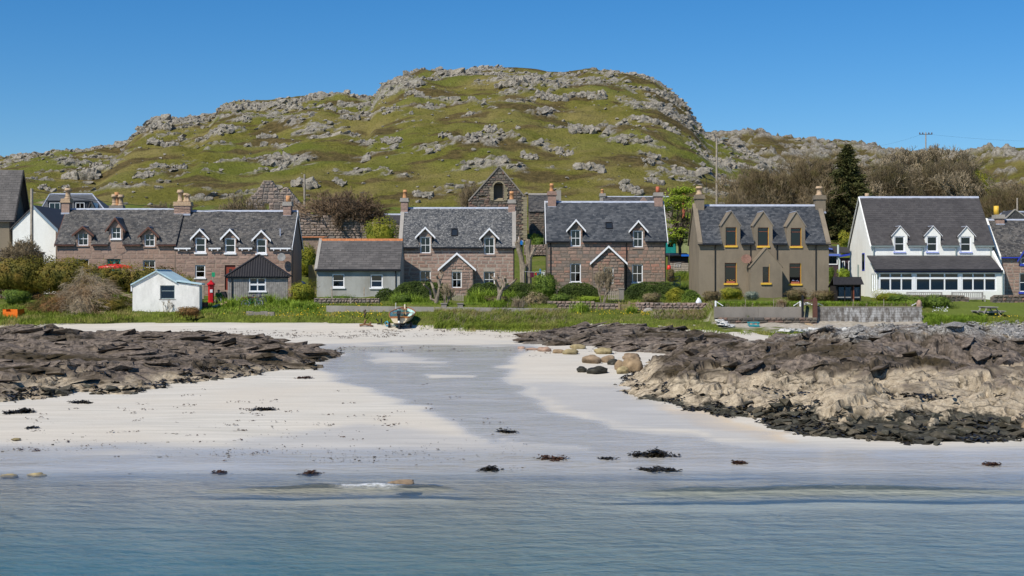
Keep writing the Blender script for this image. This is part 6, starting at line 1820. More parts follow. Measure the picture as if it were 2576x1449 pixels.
MB().box(-.03, L + .03, -.06, .42, hw_ - .018, hw_ + .05).build("cope", M_CONC, e, fix=False)
st_ = link(bpy.data.objects.new("standing_stone", boulder_mesh("standing_stone", 471, M_BOULD[2], 1.0, .2)))
st_.location = (wx(2314, Y), Y + .2, wz(767, Y)); st_.scale = (.46, .36, .66)
tag(st_, "upright pink stone capping the right end of the block wall", "stone")
# rough stone apron under the concrete walls
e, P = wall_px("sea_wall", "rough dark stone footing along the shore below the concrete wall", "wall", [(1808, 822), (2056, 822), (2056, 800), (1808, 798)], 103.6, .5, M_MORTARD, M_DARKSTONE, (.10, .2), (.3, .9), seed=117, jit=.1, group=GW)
# ------------------------------------------------------------------ vegetation
def m_leaf(name, a, b, c=None, rough=.7, vs=.9):
    g = G(name)
    k = g.attr("tint")
    col = g.mix(k, a, b)
    if c: col = g.mix(g.mr(g.noise(vs, 4, .6), .48, .66), col, c)
    p = g.bsdf(col, rough, None, .25)
    t = g.n("BsdfTranslucent", {"Color": col}).outputs[0]
    return g.out(g.n("MixShader", {0: .22, 1: p, 2: t}).outputs[0])
L_DARK = m_leaf("hedge_leaf", (0.0378, 0.0607, 0.0108), (0.101, 0.142, 0.0216))
L_GORSE = m_leaf("gorse_leaf", (0.0715, 0.0715, 0.0091), (0.195, 0.163, 0.0208), (0.221, 0.15, 0.026))
L_MID = m_leaf("shrub_leaf", (0.063, 0.105, 0.014), (0.182, 0.252, 0.0308))
L_LIME = m_leaf("lime_leaf", (0.149, 0.218, 0.0138), (0.322, 0.391, 0.0345))
L_YELL = m_leaf("yellow_leaf", (0.169, 0.182, 0.013), (0.364, 0.325, 0.0325), (0.117, 0.156, 0.0156))
L_BROWN = m_leaf("brown_shrub", (.115, .082, .042), (.235, .175, .09), (.14, .12, .04))
L_TAN = m_leaf("dry_shrub", (0.172, 0.132, 0.0633), (0.333, 0.265, 0.149), (0.138, 0.138, 0.0345))
L_TWIGM = m_leaf("twig_mass", (.12, .09, .05), (.24, .19, .115), (.13, .11, .04))
L_SILV = m_leaf("silver_leaf", (.17, .20, .15), (.30, .33, .26))
L_CON = m_leaf("conifer_needle", (.036, .044, .012), (.105, .108, .030), (.12, .095, .035))
L_RUSSET = m_leaf("russet_plant", (.16, .075, .025), (.30, .17, .06), (.08, .10, .02))
L_GRASS = m_leaf("grass_blade", (0.091, 0.133, 0.014), (0.252, 0.301, 0.0364), (0.336, 0.28, 0.098), .8, .5)
L_LUSH = m_leaf("lush_blade", (0.108, 0.18, 0.0144), (0.276, 0.372, 0.036), None, .6)
L_STRAW = m_leaf("straw", (0.264, 0.209, 0.132), (0.462, 0.374, 0.264), (0.286, 0.187, 0.099), .9, .6)
M_TWIG = simple("brown_twig", (.205, .155, .088), .9, .35, 1.5)
M_TWIGR = simple("reddish_twig", (.20, .135, .08), .9, .3, 1.5)
M_TWIGG = simple("tan_twig", (.29, .23, .145), .9, .3, 1.5)
M_BARK = simple("grey_bark", (.24, .195, .145), .9, .35, 4, .2, .4)
M_BARKD = simple("dark_bark", (.075, .058, .042), .9, .35, 4, .2, .4)

def quads_obj(name, P, U, V_, tint, mat, parent=None):
    """one leaf quad round each point P with half axes U and V_"""
    n = len(P)
    vv = np.stack([P - U, P + V_ * .8, P + U, P - V_ * .8], 1).reshape(-1, 3)
    F = np.arange(n * 4).reshape(n, 4)
    return link(bpy.data.objects.new(name, np_mesh(name, vv, F, mat, False, None, {"tint": tint})), parent)

def rnd_dirs(g, n):
    d = g.normal(0, 1, (n, 3)); return d / np.linalg.norm(d, axis=1)[:, None]

def leaf_cloud(name, mat, n, leaf, shape, seed, parent=None, core=True, lumps=13, inner=.66):
    """leaves near the surface of a lumpy body of half sizes shape, standing on z = 0"""
    g = np.random.default_rng(seed); a, b, c = shape
    d = rnd_dirs(g, n); d = np.sign(d) * np.abs(d) ** .72; d /= (np.abs(d) ** 2.6).sum(1)[:, None] ** (1 / 2.6)
    L = rnd_dirs(g, lumps); amp = g.uniform(.05, .42, lumps); amp[::3] *= -.6
    dn = d / np.linalg.norm(d, axis=1)[:, None]
    k = 1 + ((np.clip((dn @ L.T - .76) / .24, 0, 1)) * amp).sum(1) - .10 + .16 * fbm(d[:, 0] * 4 + seed, d[:, 1] * 4 + d[:, 2] * 3, 3, seed)
    rr_ = g.uniform(inner, 1.04, n) ** .7 * k * np.where(g.uniform(0, 1, n) < .06, g.uniform(1, 1.22, n), 1)
    P = d * rr_[:, None] * [a, b, c]; P[:, 2] = np.maximum(P[:, 2] + c, .02 * c)
    u = rnd_dirs(g, n); o = d / [a, b, c]; o /= np.linalg.norm(o, axis=1)[:, None]
    u = u - o * (u * o).sum(1)[:, None] * .7; u /= np.linalg.norm(u, axis=1)[:, None]
    v = np.cross(o, u); s = leaf * g.uniform(.6, 1.4, n)[:, None]
    cl = .5 + .9 * fbm(P[:, 0] * 1.6 / max(.6, leaf * 6), P[:, 2] * 1.9 / max(.6, leaf * 6) + P[:, 1], 3, seed + 1)
    o_ = quads_obj(name, P, u * s, v * s * .62, np.clip(cl * .7 + g.uniform(0, .3, n), 0, 1), mat, parent)
    return o_

def core_blob(name, mat, shape, seed, parent, f=.74):
    bm = bmesh.new(); bmesh.ops.create_icosphere(bm, subdivisions=3, radius=1)
    co = np.array([v.co[:] for v in bm.verts]); k = 1 + .14 * fbm(co[:, 0] * 3 + seed, co[:, 1] * 3 + co[:, 2] * 2, 3, seed)
    for v, q in zip(bm.verts, k): v.co = Vector((v.co.x * shape[0] * f * q, v.co.y * shape[1] * f * q, max(0, v.co.z * shape[2] * f * q + shape[2])))
    me = bpy.data.meshes.new(name); bm.to_mesh(me); bm.free()
    a = me.attributes.new("tint", 'FLOAT', 'FACE'); a.data.foreach_set("value", rng.uniform(0, .4, len(me.polygons)).astype(np.float32))
    me.materials.append(mat); return link(bpy.data.objects.new(name, me), parent)

def bush(x0, x1, yt, yb, Y, mat, label, n=2600, leaf=.07, name="bush", cat="bush", group=None, depth=None, seed=None, base=None):
    k = Y / FP; a = (x1 - x0) * k / 2; zb = wz(yb, Y) if base is None else base; c = (wz(yt, Y) - zb) / 2
    seed = seed or int(x0 * 7 + yt) % 9973
    e = empty(name, (wx((x0 + x1) / 2, Y), Y + (depth or a) * .5, zb), 0, label, cat, group)
    sh = (a * .95, (depth or min(a, 1.6)), c)
    leaf_cloud("foliage", mat, n, leaf, sh, seed, e)
    core_blob("inner_growth", mat, sh, seed, e)
    return e

def hedge(x0, x1, yt, yb, Y, mat, label, n=4000, leaf=.055, dep=1.2, seed=1, roundl=.5, group="clipped hedges of the cottage gardens"):
    """clipped hedge: a rounded box of leaves over a solid body"""
    k = Y / FP; L = (x1 - x0) * k; zb = wz(yb, Y); H = wz(yt, Y) - zb
    e = empty("hedge", (wx(x0, Y), Y, zb), 0, label, "hedge", group)
    g = np.random.default_rng(seed)
    def top(x): return H * (1 - roundl * np.clip(1 - x / (H * .9), 0, 1) ** 2.2 - roundl * np.clip(1 - (L - x) / (H * .9), 0, 1) ** 2.2) + .09 * fbm(x * 1.3, x * 0 + seed, 3, seed)
    nf = int(n * .62); x = g.uniform(0, L, n); t = top(x)
    z = np.where(np.arange(n) < nf, g.uniform(0, 1, n) * t, t); y = np.where(np.arange(n) < nf, 0, g.uniform(0, dep, n))
    edge = np.clip((z / np.maximum(t, .01) - .8) / .2, 0, 1) * (np.arange(n) < nf); y = y + edge ** 2 * .16
    P = np.stack([x, y, z], -1) + g.normal(0, .045, (n, 3)); P[:, 1] += .12 * fbm(x * 1.2, z * 1.5, 3, seed + 2) 
    nr = np.where((np.arange(n) < nf)[:, None], [0, -1., .3], [0, -.2, 1.]) + g.normal(0, .45, (n, 3)); nr /= np.linalg.norm(nr, axis=1)[:, None]
    u = np.cross(nr, rnd_dirs(g, n)); u /= np.linalg.norm(u, axis=1)[:, None]; v = np.cross(nr, u); s = leaf * g.uniform(.6, 1.4, n)[:, None]
    quads_obj("foliage", P, u * s, v * s * .65, np.clip(.45 + .7 * fbm(x * 1.1, z * 1.6 + y, 3, seed + 3) + g.uniform(-.2, .2, n), 0, 1), mat, e)
    m = MB(); xs_ = np.linspace(.1, L - .1, max(4, int(L / .4))); ts = np.maximum(.1, top(xs_) - .12)
    poly = [(float(a), float(b)) for a, b in zip(xs_, ts)]
    m.prism([(.1, 0)] + poly + [(L - .1, 0)], 'y', .10, dep).build("inner_growth", mat, e)
    return e

def blades(name, P, mat, h, w, seed, lean=(.0, .0), bend=.5, parent=None, spread=.5):
    """tapering grass blades rooted at P, each of two pieces"""
    g = np.random.default_rng(seed); n = len(P); P = np.asarray(P, float)
    hh = g.uniform(h[0], h[1], n); a = g.uniform(0, 2 * math.pi, n); sp = g.uniform(0, spread, n)
    d = np.stack([np.cos(a) * sp + lean[0], np.sin(a) * sp + lean[1], np.ones(n)], -1); d /= np.linalg.norm(d, axis=1)[:, None]
    s = np.stack([np.cos(a + 1.2), np.sin(a + 1.2) * .5, 0 * a], -1) * w
    m = P + d * (hh * .55)[:, None]
    d2 = d + np.stack([np.cos(a) * bend + lean[0] * bend, np.sin(a) * bend, -bend * g.uniform(.2, 1, n)], -1); d2 /= np.linalg.norm(d2, axis=1)[:, None]
    e = m + d2 * (hh * .5)[:, None]
    vv = np.stack([P - s, P + s, m + s * .8, m - s * .8, e + s * .15, e - s * .15], 1).reshape(-1, 3)
    b = np.arange(n)[:, None] * 6; F = np.vstack([b + [0, 1, 2, 3], b + [3, 2, 4, 5]])
    t = np.clip(.5 + .6 * fbm(P[:, 0] / .9, P[:, 1] / .9, 3, seed) + g.uniform(-.25, .25, n), 0, 1)
    return link(bpy.data.objects.new(name, np_mesh(name, vv, F, mat, False, None, {"tint": np.concatenate([t, t])})), parent)

def tubes_np(segs, name, mat, parent=None, n=3):
    """segments (p0, p1, r0, r1) as little tapered tubes, one mesh"""
    A_ = np.array([s[0] for s in segs]); B = np.array([s[1] for s in segs]); r0 = np.array([s[2] for s in segs]); r1 = np.array([s[3] for s in segs])
    d = B - A_; d /= np.maximum(np.linalg.norm(d, axis=1), 1e-6)[:, None]
    u = np.cross(d, [.13, .31, .94]); u /= np.maximum(np.linalg.norm(u, axis=1), 1e-6)[:, None]; v = np.cross(d, u)
    ring = [(math.cos(2 * math.pi * k / n), math.sin(2 * math.pi * k / n)) for k in range(n)]
    vv = np.stack([A_ + (u * c + v * s) * r0[:, None] for c, s in ring] + [B + (u * c + v * s) * r1[:, None] for c, s in ring], 1).reshape(-1, 3)
    b = np.arange(len(segs))[:, None] * 2 * n
    F = np.vstack([b + [k, (k + 1) % n, n + (k + 1) % n, n + k] for k in range(n)])
    me = np_mesh(name, vv, F, mat)
    return link(bpy.data.objects.new(name, me), parent)

def grow_tree(seed, height, spread, trunk_r, levels=5, kids=(3, 4), up=.25, start=.25, dome=True, wander=.22, shrink=.66, stems=1, wind=.0, minr=.008):
    """branching skeleton: (thick segments, twig segments)"""
    r_ = random.Random(seed); thick, twig = [], []
    def grow(p, d, ln, rad, lv):
        nseg = 3 if lv < 3 else 2
        for i in range(nseg):
            d2 = (d + Vector((r_.uniform(-1, 1), r_.uniform(-1, 1), r_.uniform(-1, 1))) * wander + Vector((wind, 0, up * .35))).normalized()
            q = p + d2 * (ln / nseg)
            if dome:
                k = math.sqrt((q.x / spread) ** 2 + (q.y / spread) ** 2 + (max(0, q.z - height * .25) / (height * .75)) ** 2)
                if k > 1.0: q = p + d2 * (ln / nseg) * .35
            ra, rb = rad * (1 - .28 * i / nseg), rad * (1 - .28 * (i + 1) / nseg)
            (thick if lv < 2 else twig).append((tuple(p), tuple(q), max(ra, minr), max(rb, minr)))
            p, d = q, d2
            if lv < levels and (i > 0 or lv > 0):
                for _ in range(r_.randint(*kids) if i == nseg - 1 else r_.randint(0, 2)):
                    a = r_.uniform(0, 6.283); t = r_.uniform(.45, 1.0)
                    s = d.cross(Vector((math.cos(a), math.sin(a), .3))).normalized()
                    grow(p, (d + s * t + Vector((0, 0, up))).normalized(), ln * shrink * r_.uniform(.75, 1.15), rad * .58, lv + 1)
    for s in range(stems):
        a = s * 6.283 / stems + r_.uniform(0, 1); o = .0 if stems == 1 else .25
        grow(Vector((math.cos(a) * o * .3, math.sin(a) * o * .3, 0)), Vector((math.cos(a) * o, math.sin(a) * o, 1)).normalized(), height * start, trunk_r, 0)
    return thick, twig

def bare_tree(name, label, loc, seed, height, spread, trunk_r, tm, bm_, cat="tree", group=None, scale=1.0, **k):
    e = empty(name, loc, 0, label, cat, group)
    th, tw = grow_tree(seed, height, spread, trunk_r, **k)
    tubes_np(th, "trunk", bm_, e, 6); tubes_np(tw, "crown", tm, e, 3)
    if scale != 1.0:     # fit to a wanted height and half width
        zt = max(max(s[1][2] for s in tw), .1); rt = max(np.percentile([math.hypot(s[1][0], s[1][1]) for s in tw], 97), .1)
        e.scale = (scale[1] / rt, scale[1] / rt, scale[0] / zt)
    return e
def copy_tree(o, loc, rz, sc, label):
    c = o.copy(); C.objects.link(c); c.location = loc; c.rotation_euler = (0, 0, rz); c.scale = sc; c['label'] = label
    for ch in o.children:
        k = ch.copy(); C.objects.link(k); k.parent = c
    return c

# wood of bare trees on the right
WOOD = [  # column, row of the crown top, distance, half width, kind
 (1828, 478, 172, 2.8, 0), (1872, 436, 186, 3.2, 1), (1925, 408, 198, 3.6, 0), (1980, 392, 206, 3.8, 2), (2040, 386, 212, 3.8, 1), (2085, 398, 208, 3.3, 0),
 (1890, 470, 170, 3.4, 2), (1955, 440, 178, 3.8, 0), (2020, 432, 182, 3.8, 1), (2075, 450, 172, 3.4, 2), (2200, 398, 208, 3.6, 3), (2250, 378, 214, 3.8, 4), (2305, 370, 216, 3.8, 3), (2355, 368, 218, 3.8, 4), (2400, 374, 214, 3.6, 3), (2440, 398, 206, 3.2, 4),
 (2190, 452, 178, 3.6, 4), (2240, 424, 184, 3.8, 3), (2300, 415, 188, 3.8, 4), (2365, 414, 188, 3.8, 3), (2425, 432, 182, 3.4, 4), (2480, 455, 178, 3.2, 3), (2540, 470, 186, 3.4, 0), (2600, 450, 190, 3.6, 1), (1800, 530, 166, 2.4, 1), (2500, 425, 204, 3.2, 0)]
protos = []
for k in range(5):
    protos.append(bare_tree("bare_tree", "x", (0, 0, 0), 800 + k, 8.5, 4.6, .24, M_TWIG if k < 3 else M_TWIGG, M_BARKD if k < 3 else M_BARK, "tree", "bare trees of the wood under the hill", levels=6, kids=(2, 3), up=.16 if k < 3 else .34, start=.30, shrink=.70, wander=.30 if k < 3 else .2, wind=.05, minr=.011))
ORD = ["first", "second", "third", "fourth", "fifth", "sixth", "seventh", "eighth", "ninth", "tenth", "eleventh", "twelfth", "thirteenth", "fourteenth", "fifteenth", "sixteenth", "seventeenth", "eighteenth"]
rank = {}
for row in (0, 1):
    for n_, i in enumerate(sorted((i for i, w in enumerate(WOOD) if (w[2] > 195) == (row == 0)), key=lambda i: WOOD[i][0])): rank[i] = (row, n_)
used = set()
def extent(o):
    v = np.vstack([mesh_v(c.data) for c in o.children]); return float(np.percentile(v[:, 2], 99.7)), float(np.percentile(np.hypot(v[:, 0], v[:, 1]), 97))
def mesh_v(me):
    v = np.empty(len(me.vertices) * 3, np.float32); me.vertices.foreach_get("co", v); return v.reshape(-1, 3)
EX = [extent(o) for o in protos]
for i, (x, yt, Y, hw, kd) in enumerate(WOOD):
    X_ = wx(x, Y); zb = max(gz(X_, Y), float(hill_z(np.array([X_]), np.array([Y]))[0]) if Y > 160 else 0) - .1
    H = wz(yt, Y) - zb
    row, n_ = rank[i]
    lab = "%s bare %s tree from the left in the wood's %s row" % (ORD[n_], "brown" if kd < 3 else "tan", "back" if row == 0 else "front")
    sc = (hw / EX[kd][1] * 1.3, hw / EX[kd][1] * 1.3, (H - .1) / EX[kd][0])
    if kd not in used:
        used.add(kd); o = protos[kd]; o.location = (X_, Y, zb); o.scale = sc; o['label'] = lab; o.rotation_euler = (0, 0, i)
    else: copy_tree(protos[kd], (X_, Y, zb), i * 1.7, sc, lab)
# thicket under the wood: masses of upright twigs
def twig_mass(x0, x1, yt, Y, mat, lab, n, seed):
    k = Y / FP; a = (x1 - x0) * k / 2; zb = gz(0, Y); c = (wz(yt, Y) - zb); g = np.random.default_rng(seed)
    e = empty("thicket", (wx((x0 + x1) / 2, Y), Y, zb), 0, lab, "thicket", "thickets under the wood")
    x = g.uniform(-1, 1, n); top = c * np.clip(1 - np.abs(x) ** 3.2, 0, 1) ** .6 * (.86 + .22 * fbm(x * a / 1.8, x * 0 + seed, 3, seed))
    z = top * g.uniform(.25, 1, n) ** .55; y = g.uniform(-1.8, 1.8, n)
    d = np.stack([x * .55 + g.normal(0, .45, n), g.normal(0, .35, n), np.full(n, 1.)], -1); d /= np.linalg.norm(d, axis=1)[:, None]
    s_ = np.cross(d, rnd_dirs(g, n)); s_ /= np.linalg.norm(s_, axis=1)[:, None]
    P = np.stack([x * a, y, z], -1)
    quads_obj("twigs", P, d * g.uniform(.15, .42, n)[:, None], s_ * .022, g.uniform(0, 1, n), mat, e)
    MB().prism([(-a * .9, 0)] + [(a * .9 * t, c * .74 * max(0, 1 - abs(t) ** 3) ** .6) for t in np.linspace(-1, 1, 13)] + [(a * .9, 0)], 'y', .2, 1.8).build("inner_growth", mat, e)
for i, (x0, x1, yt, Y, mt, lab, n) in enumerate([(1765, 1890, 488, 165, L_BROWN, "brown thicket under the left end of the wood", 13000), (1840, 2000, 412, 176, L_BROWN, "brown thicket behind the harled house roof", 24000), (1950, 2115, 396, 178, L_BROWN, "brown thicket left of the dark conifer", 24000), (2140, 2330, 402, 182, L_TWIGM, "tan thicket behind the white house ridge, left part", 25000), (2270, 2490, 384, 186, L_TWIGM, "tan thicket behind the white house ridge, right part", 28000), (2430, 2660, 452, 172, L_BROWN, "brown thicket above the right edge cottage", 12000)]): twig_mass(x0, x1, yt, Y, mt, lab, n, 860 + i)
bush(2405, 2500, 432, 560, 190, L_YELL, "yellow green tree top at the right end of the wood", 5200, .12, "leafy_tree", "tree", depth=2.4)
# conifer
Y = 174; zb = gz(wx(2130, Y), Y) + .2; H = wz(362, Y) - zb
e = empty("conifer", (wx(2132, Y), Y, zb), 0, "tall dark conifer standing in the bare wood between two houses", "tree")
MB().tube([(0, 0, 0), (.1, 0, H * .5), (0, 0, H)], [.32, .2, .03], 7).build("trunk", M_BARKD, e)
g = np.random.default_rng(83); P, D_, segs = [], [], []
nb = 380
for k in range(nb):
    t = (k + g.uniform()) / nb; z = H * (.06 + .93 * t); a = g.uniform(0, 6.283); ln = (4.3 * (1 - t) ** .85 + .3) * g.uniform(.55, 1.12) * (1.25 if math.cos(a) > .5 and t < .5 else 1)
    d = np.array([math.cos(a), math.sin(a), .12 - .35 * (1 - t)]); st = np.array([0, 0, z]); en = st + d * ln + [0, 0, -.12 * ln]
    segs.append((tuple(st), tuple(en), .05, .015))
    m_ = int(16 + 26 * ln); u = g.uniform(.12, 1, m_) ** .8
    P.append(st + (en - st) * u[:, None] + g.normal(0, .13 + .05 * ln, (m_, 3)) * [1, 1, .55] - [0, 0, .08]); D_.append(np.repeat(d[None], m_, 0))
P = np.vstack(P); D_ = np.vstack(D_); n = len(P)
uu = D_ + g.normal(0, .5, (n, 3)); uu /= np.linalg.norm(uu, axis=1)[:, None]; vv = np.cross(uu, rnd_dirs(g, n)); vv /= np.linalg.norm(vv, axis=1)[:, None]
quads_obj("foliage", P, uu * .22, vv * .085, g.uniform(0, 1, n), L_CON, e); tubes_np(segs, "branches", M_BARKD, e)
# spreading bare bush behind the grey cottage, and the smaller bare ones
bare_tree("bare_tree", "big spreading reddish bare bush behind the orange ridged cottage", (wx(858, 168), 168, gz(0, 168)), 830, 7.0, 4.0, .20, M_TWIGR, M_BARK, levels=6, kids=(2, 3), up=.12, start=.24, shrink=.74, wander=.2, stems=5, minr=.010, scale=(7.2, 4.9))
bare_tree("bare_tree", "thin bare tree left of the tall ruined gable", (wx(1185, 176), 176, gz(0, 176) - .2), 831, 8.6, 3.2, .15, M_TWIG, M_BARK, levels=5, kids=(2, 3), up=.35, start=.26, shrink=.72, stems=4, minr=.014, scale=(7.5, 2.4))
bare_tree("bare_tree", "thin bare tree in front of the pink double ruin", (wx(625, 164), 164, gz(0, 164)), 832, 7.2, 3.6, .14, M_TWIG, M_BARK, levels=5, kids=(2, 3), up=.3, start=.26, shrink=.72, stems=4, minr=.014, scale=(7.2, 2.8))
bare_tree("bare_tree", "pale bare tree on the slope behind the terrace chimneys", (wx(395, 175), 175, gz(0, 175)), 833, 5.0, 3.4, .10, M_TWIG, M_BARK, levels=5, kids=(2, 3), up=.3, start=.26, shrink=.72, stems=4, minr=.013, scale=(4.6, 2.6))
bare_tree("bare_tree", "crooked bare tree with budding twigs in front of the dark left house", (wx(22, 116.5), 116.5, 4.7), 834, 5.4, 3.0, .24, M_TWIG, M_BARK, levels=7, kids=(2, 3), up=.10, start=.26, shrink=.74, wander=.35, minr=.010, scale=(5.6, 2.9))
bare_tree("bare_shrub", "fine bare grey shrub in front of the rubble cottage's porch", (wx(1517, 112), 112, 4.5), 835, 3.0, 1.0, .06, M_TWIGG, M_BARK, "shrub", levels=5, kids=(2, 3), up=.5, start=.30, shrink=.7, stems=3, minr=.007, scale=(3.4, 0.9))
bare_tree("bare_shrub", "bare brown shrub with stiff upright twigs between the two pollards' stumps", (wx(1122, 110.4), 110.4, 4.4), 836, 1.9, .8, .06, M_TWIGG, M_BARK, "shrub", levels=4, kids=(2, 3), up=.5, start=.34, shrink=.7, stems=4, minr=.008, scale=(1.9, 0.7))
bare_tree("bare_shrub", "thin leafless stems against the whitewashed shed", (wx(420, 107.9), 107.9, 3.85), 837, 1.2, .6, .02, M_TWIG, M_TWIG, "shrub", levels=3, kids=(1, 2), up=.5, start=.5, stems=4, minr=.006, scale=(1.2, 0.5))

# pollards
def pollard(label, Y, trunk, limbs, r0, group="pollarded garden trees", name="pollard"):
    x, y = trunk[0]; o = W(x, y, Y)
    e = empty(name, o, 0, label, "tree", group)
    q = lambda p, k=0: tuple(W(p[0], p[1], Y + k) - o)
    MB().tube([q(p) for p in trunk], [r0 * (1 - .3 * i / len(trunk)) for i in range(len(trunk))], 8).build("trunk", M_BARK, e)
    sg = []; r_ = random.Random(int(x))
    for lb in limbs:
        m = MB().tube([q(p, r_.uniform(-.25, .25) * i) for i, p in enumerate(lb)], [r0 * .62 * (1 - .35 * i / len(lb)) for i in range(len(lb))], 7)
        m.build("limb", M_BARK, e)
        tip = Vector(q(lb[-1]))
        for _ in range(9):
            d = Vector((r_.uniform(-1, 1), r_.uniform(-1, 1), r_.uniform(.0, 1.3))).normalized() * r_.uniform(.12, .35)
            sg.append((tuple(tip), tuple(tip + d), .022, .010))
    tubes_np(sg, "sprouts", M_TWIGR, e)
    return e
pollard("pollard with crooked grey limbs in front of the pink cottage's left window", 110.3, [(1097, 766), (1099, 748), (1092, 728)], [[(1097, 750), (1090, 725), (1084, 708), (1078, 700)], [(1101, 752), (1104, 728), (1108, 705), (1114, 688)], [(1098, 758), (1084, 752), (1082, 730), (1066, 716)], [(1106, 722), (1102, 702), (1098, 694)]], .17)
pollard("pollard with knobbly fists of twigs in front of the pink cottage's right window", 110.3, [(1252, 764), (1256, 745), (1262, 730)], [[(1259, 738), (1266, 722), (1262, 705), (1252, 696)], [(1262, 730), (1275, 722), (1288, 712), (1296, 705)], [(1256, 742), (1254, 722), (1246, 704), (1236, 694)], [(1268, 724), (1272, 708), (1270, 698)]], .19)
pollard("mossy pollard trunk leaning beside the pink cottage's right gable", 125, [(1316, 745), (1314, 672), (1312, 650), (1305, 628), (1303, 612)], [[(1305, 628), (1298, 612)], [(1303, 612), (1308, 600)]], .26)
pollard("thick pollard with a cut forked top between the two middle cottages", 124.6, [(1330, 745), (1330, 690), (1331, 655), (1328, 625), (1330, 602)], [[(1331, 655), (1338, 640), (1345, 622)], [(1328, 625), (1324, 606)]], .30)
pollard("short dead stump near the washing line", 124.2, [(1315, 745), (1316, 705), (1318, 680), (1316, 660)], [[(1318, 680), (1322, 665)]], .16)

GB = "garden bushes"
for a in [(-80, 125, 640, 742, 114.5, L_GORSE, "olive gorse bush under the dark field wall at the left edge", 8500, .085), (60, 225, 648, 745, 114.2, L_GORSE, "olive gorse bush in front of the terrace's left corner", 7500, .085), (165, 325, 666, 752, 113.2, L_GORSE, "olive gorse bush under the teal door", 7000, .085), (275, 430, 669, 760, 113.8, L_GORSE, "olive gorse bush behind the pale blue roof", 6500, .085), (370, 500, 688, 755, 115, L_YELL, "yellowish hedge bush right behind the whitewashed shed", 2600, .07),
 (985, 1040, 738, 768, 111.5, L_MID, "leafy green plant against the long hedge", 1400, .05), (1380, 1440, 738, 766, 112, L_MID, "leafy green shrub left of the rubble cottage's hedge", 1500, .05), (1448, 1520, 742, 766, 112, L_LIME, "lime green garden plant below the rubble cottage's hedge", 1300, .05), (800, 905, 742, 762, 113.6, L_MID, "low green growth under the grey cottage windows", 1500, .05), (1212, 1290, 742, 768, 111.6, L_BROWN, "russet and green shrub behind the right pollard", 1500, .05), (2225, 2290, 738, 766, 110.8, L_MID, "green shrub left of the large pair by the block wall", 1500, .05), (212, 325, 744, 800, 107.8, L_GORSE, "low gorse bush left of the whitewashed shed", 3600, .065), (262, 336, 735, 782, 110, L_LIME, "bright green mound of leaves by the shed's left corner", 2600, .06), (440, 506, 770, 802, 106.6, L_RUSSET, "russet plant at the foot of the whitewashed shed", 1800, .06),
 (722, 797, 708, 768, 113.4, L_YELL, "yellow green shrub right of the grey board shed", 3200, .065), (738, 800, 612, 705, 145, L_YELL, "climbing yellow green bush over the rusty shed", 3600, .08), (905, 1004, 550, 640, 160, L_YELL, "yellow green bush at the left gable of the pink cottage", 4200, .09),
 (1336, 1410, 686, 760, 116, L_MID, "loose green and brown bush left of the rubble cottage", 3800, .065), (1314, 1388, 738, 790, 109.4, L_TAN, "dry tan bush beside the pink drystone wall", 3600, .06), (1614, 1668, 735, 765, 111.5, L_TAN, "dry twiggy shrub in front of the right hedge", 1800, .05),
 (1768, 1815, 730, 764, 112, L_BROWN, "brown green shrub at the harled house's left corner", 1600, .055), (1812, 1876, 721, 756, 113, L_YELL, "yellow flowering shrub left of the harled porch", 2400, .055), (1874, 1914, 731, 756, 112.6, L_SILV, "silvery grey shrub beside the harled porch", 1500, .05), (1974, 2040, 725, 762, 113, L_BROWN, "purplish brown shrub right of the harled porch", 2000, .055), (2036, 2106, 727, 764, 112.5, L_BROWN, "dark brown shrub left of the black hut", 2000, .055),
 (2080, 2100, 670, 708, 139, L_MID, "small green bush at the chalet corner", 1000, .06), (2106, 2146, 677, 712, 138, L_LIME, "bright green bush behind the black hut", 1800, .06), (2112, 2150, 583, 640, 160, L_YELL, "bright bush above the chalet roof", 2200, .09), (2268, 2345, 741, 786, 109.8, L_MID, "large green shrub at the end of the block wall, left half", 3200, .06), (2325, 2404, 743, 784, 110, L_MID, "large green shrub before the bench wall, right half", 3200, .06), (2200, 2282, 733, 766, 111.5, L_YELL, "loose shrub in front of the sunroom", 2200, .055),
 (1334, 1374, 592, 632, 163, L_MID, "round green bush behind the low pinkish wall", 2200, .08), (1378, 1396, 690, 740, 121, L_MID, "narrow bush against the rubble cottage's left corner", 900, .06), (1676, 1700, 675, 712, 142, L_BROWN, "brown creeper beside the rubble cottage's right pipe", 900, .06), (1700, 1735, 680, 705, 146, L_MID, "green weeds in front of the lettered shed", 1000, .06), (0, 70, 725, 775, 111, L_MID, "dark green rank growth on the left bank", 2600, .06)]:
    bush(*a, group=GB)
# bright spring tree between the rubble cottage and the harled house
Y = 150; zb = gz(wx(1710, Y), Y)
e = empty("leafy_tree", (wx(1712, Y), Y, zb), 0, "fresh lime green tree between the rubble cottage and the harled house", "tree")
th, tw = grow_tree(850, 8.6, 2.6, .22, levels=4, kids=(2, 3), up=.3, start=.3, shrink=.7)
tubes_np(th + tw, "trunk", M_BARKD, e, 4)
g = np.random.default_rng(851); P, N_ = [], []
for k in range(46):
    t = g.uniform(0, 1); zc_ = 3.2 + 5.6 * t; rad = 2.4 * math.sin(math.pi * (.18 + .72 * t)) ; a = g.uniform(0, 6.283); q = rad * math.sqrt(g.uniform(.15, 1)); m_ = 120
    P.append(np.array([math.cos(a) * q, math.sin(a) * q, zc_]) + g.normal(0, 1, (m_, 3)) * [.42, .42, .15])
P = np.vstack(P); n = len(P); nr = rnd_dirs(g, n) * .6 + [0, -.2, .8]; nr /= np.linalg.norm(nr, axis=1)[:, None]
u = np.cross(nr, rnd_dirs(g, n)); u /= np.linalg.norm(u, axis=1)[:, None]; v = np.cross(nr, u)
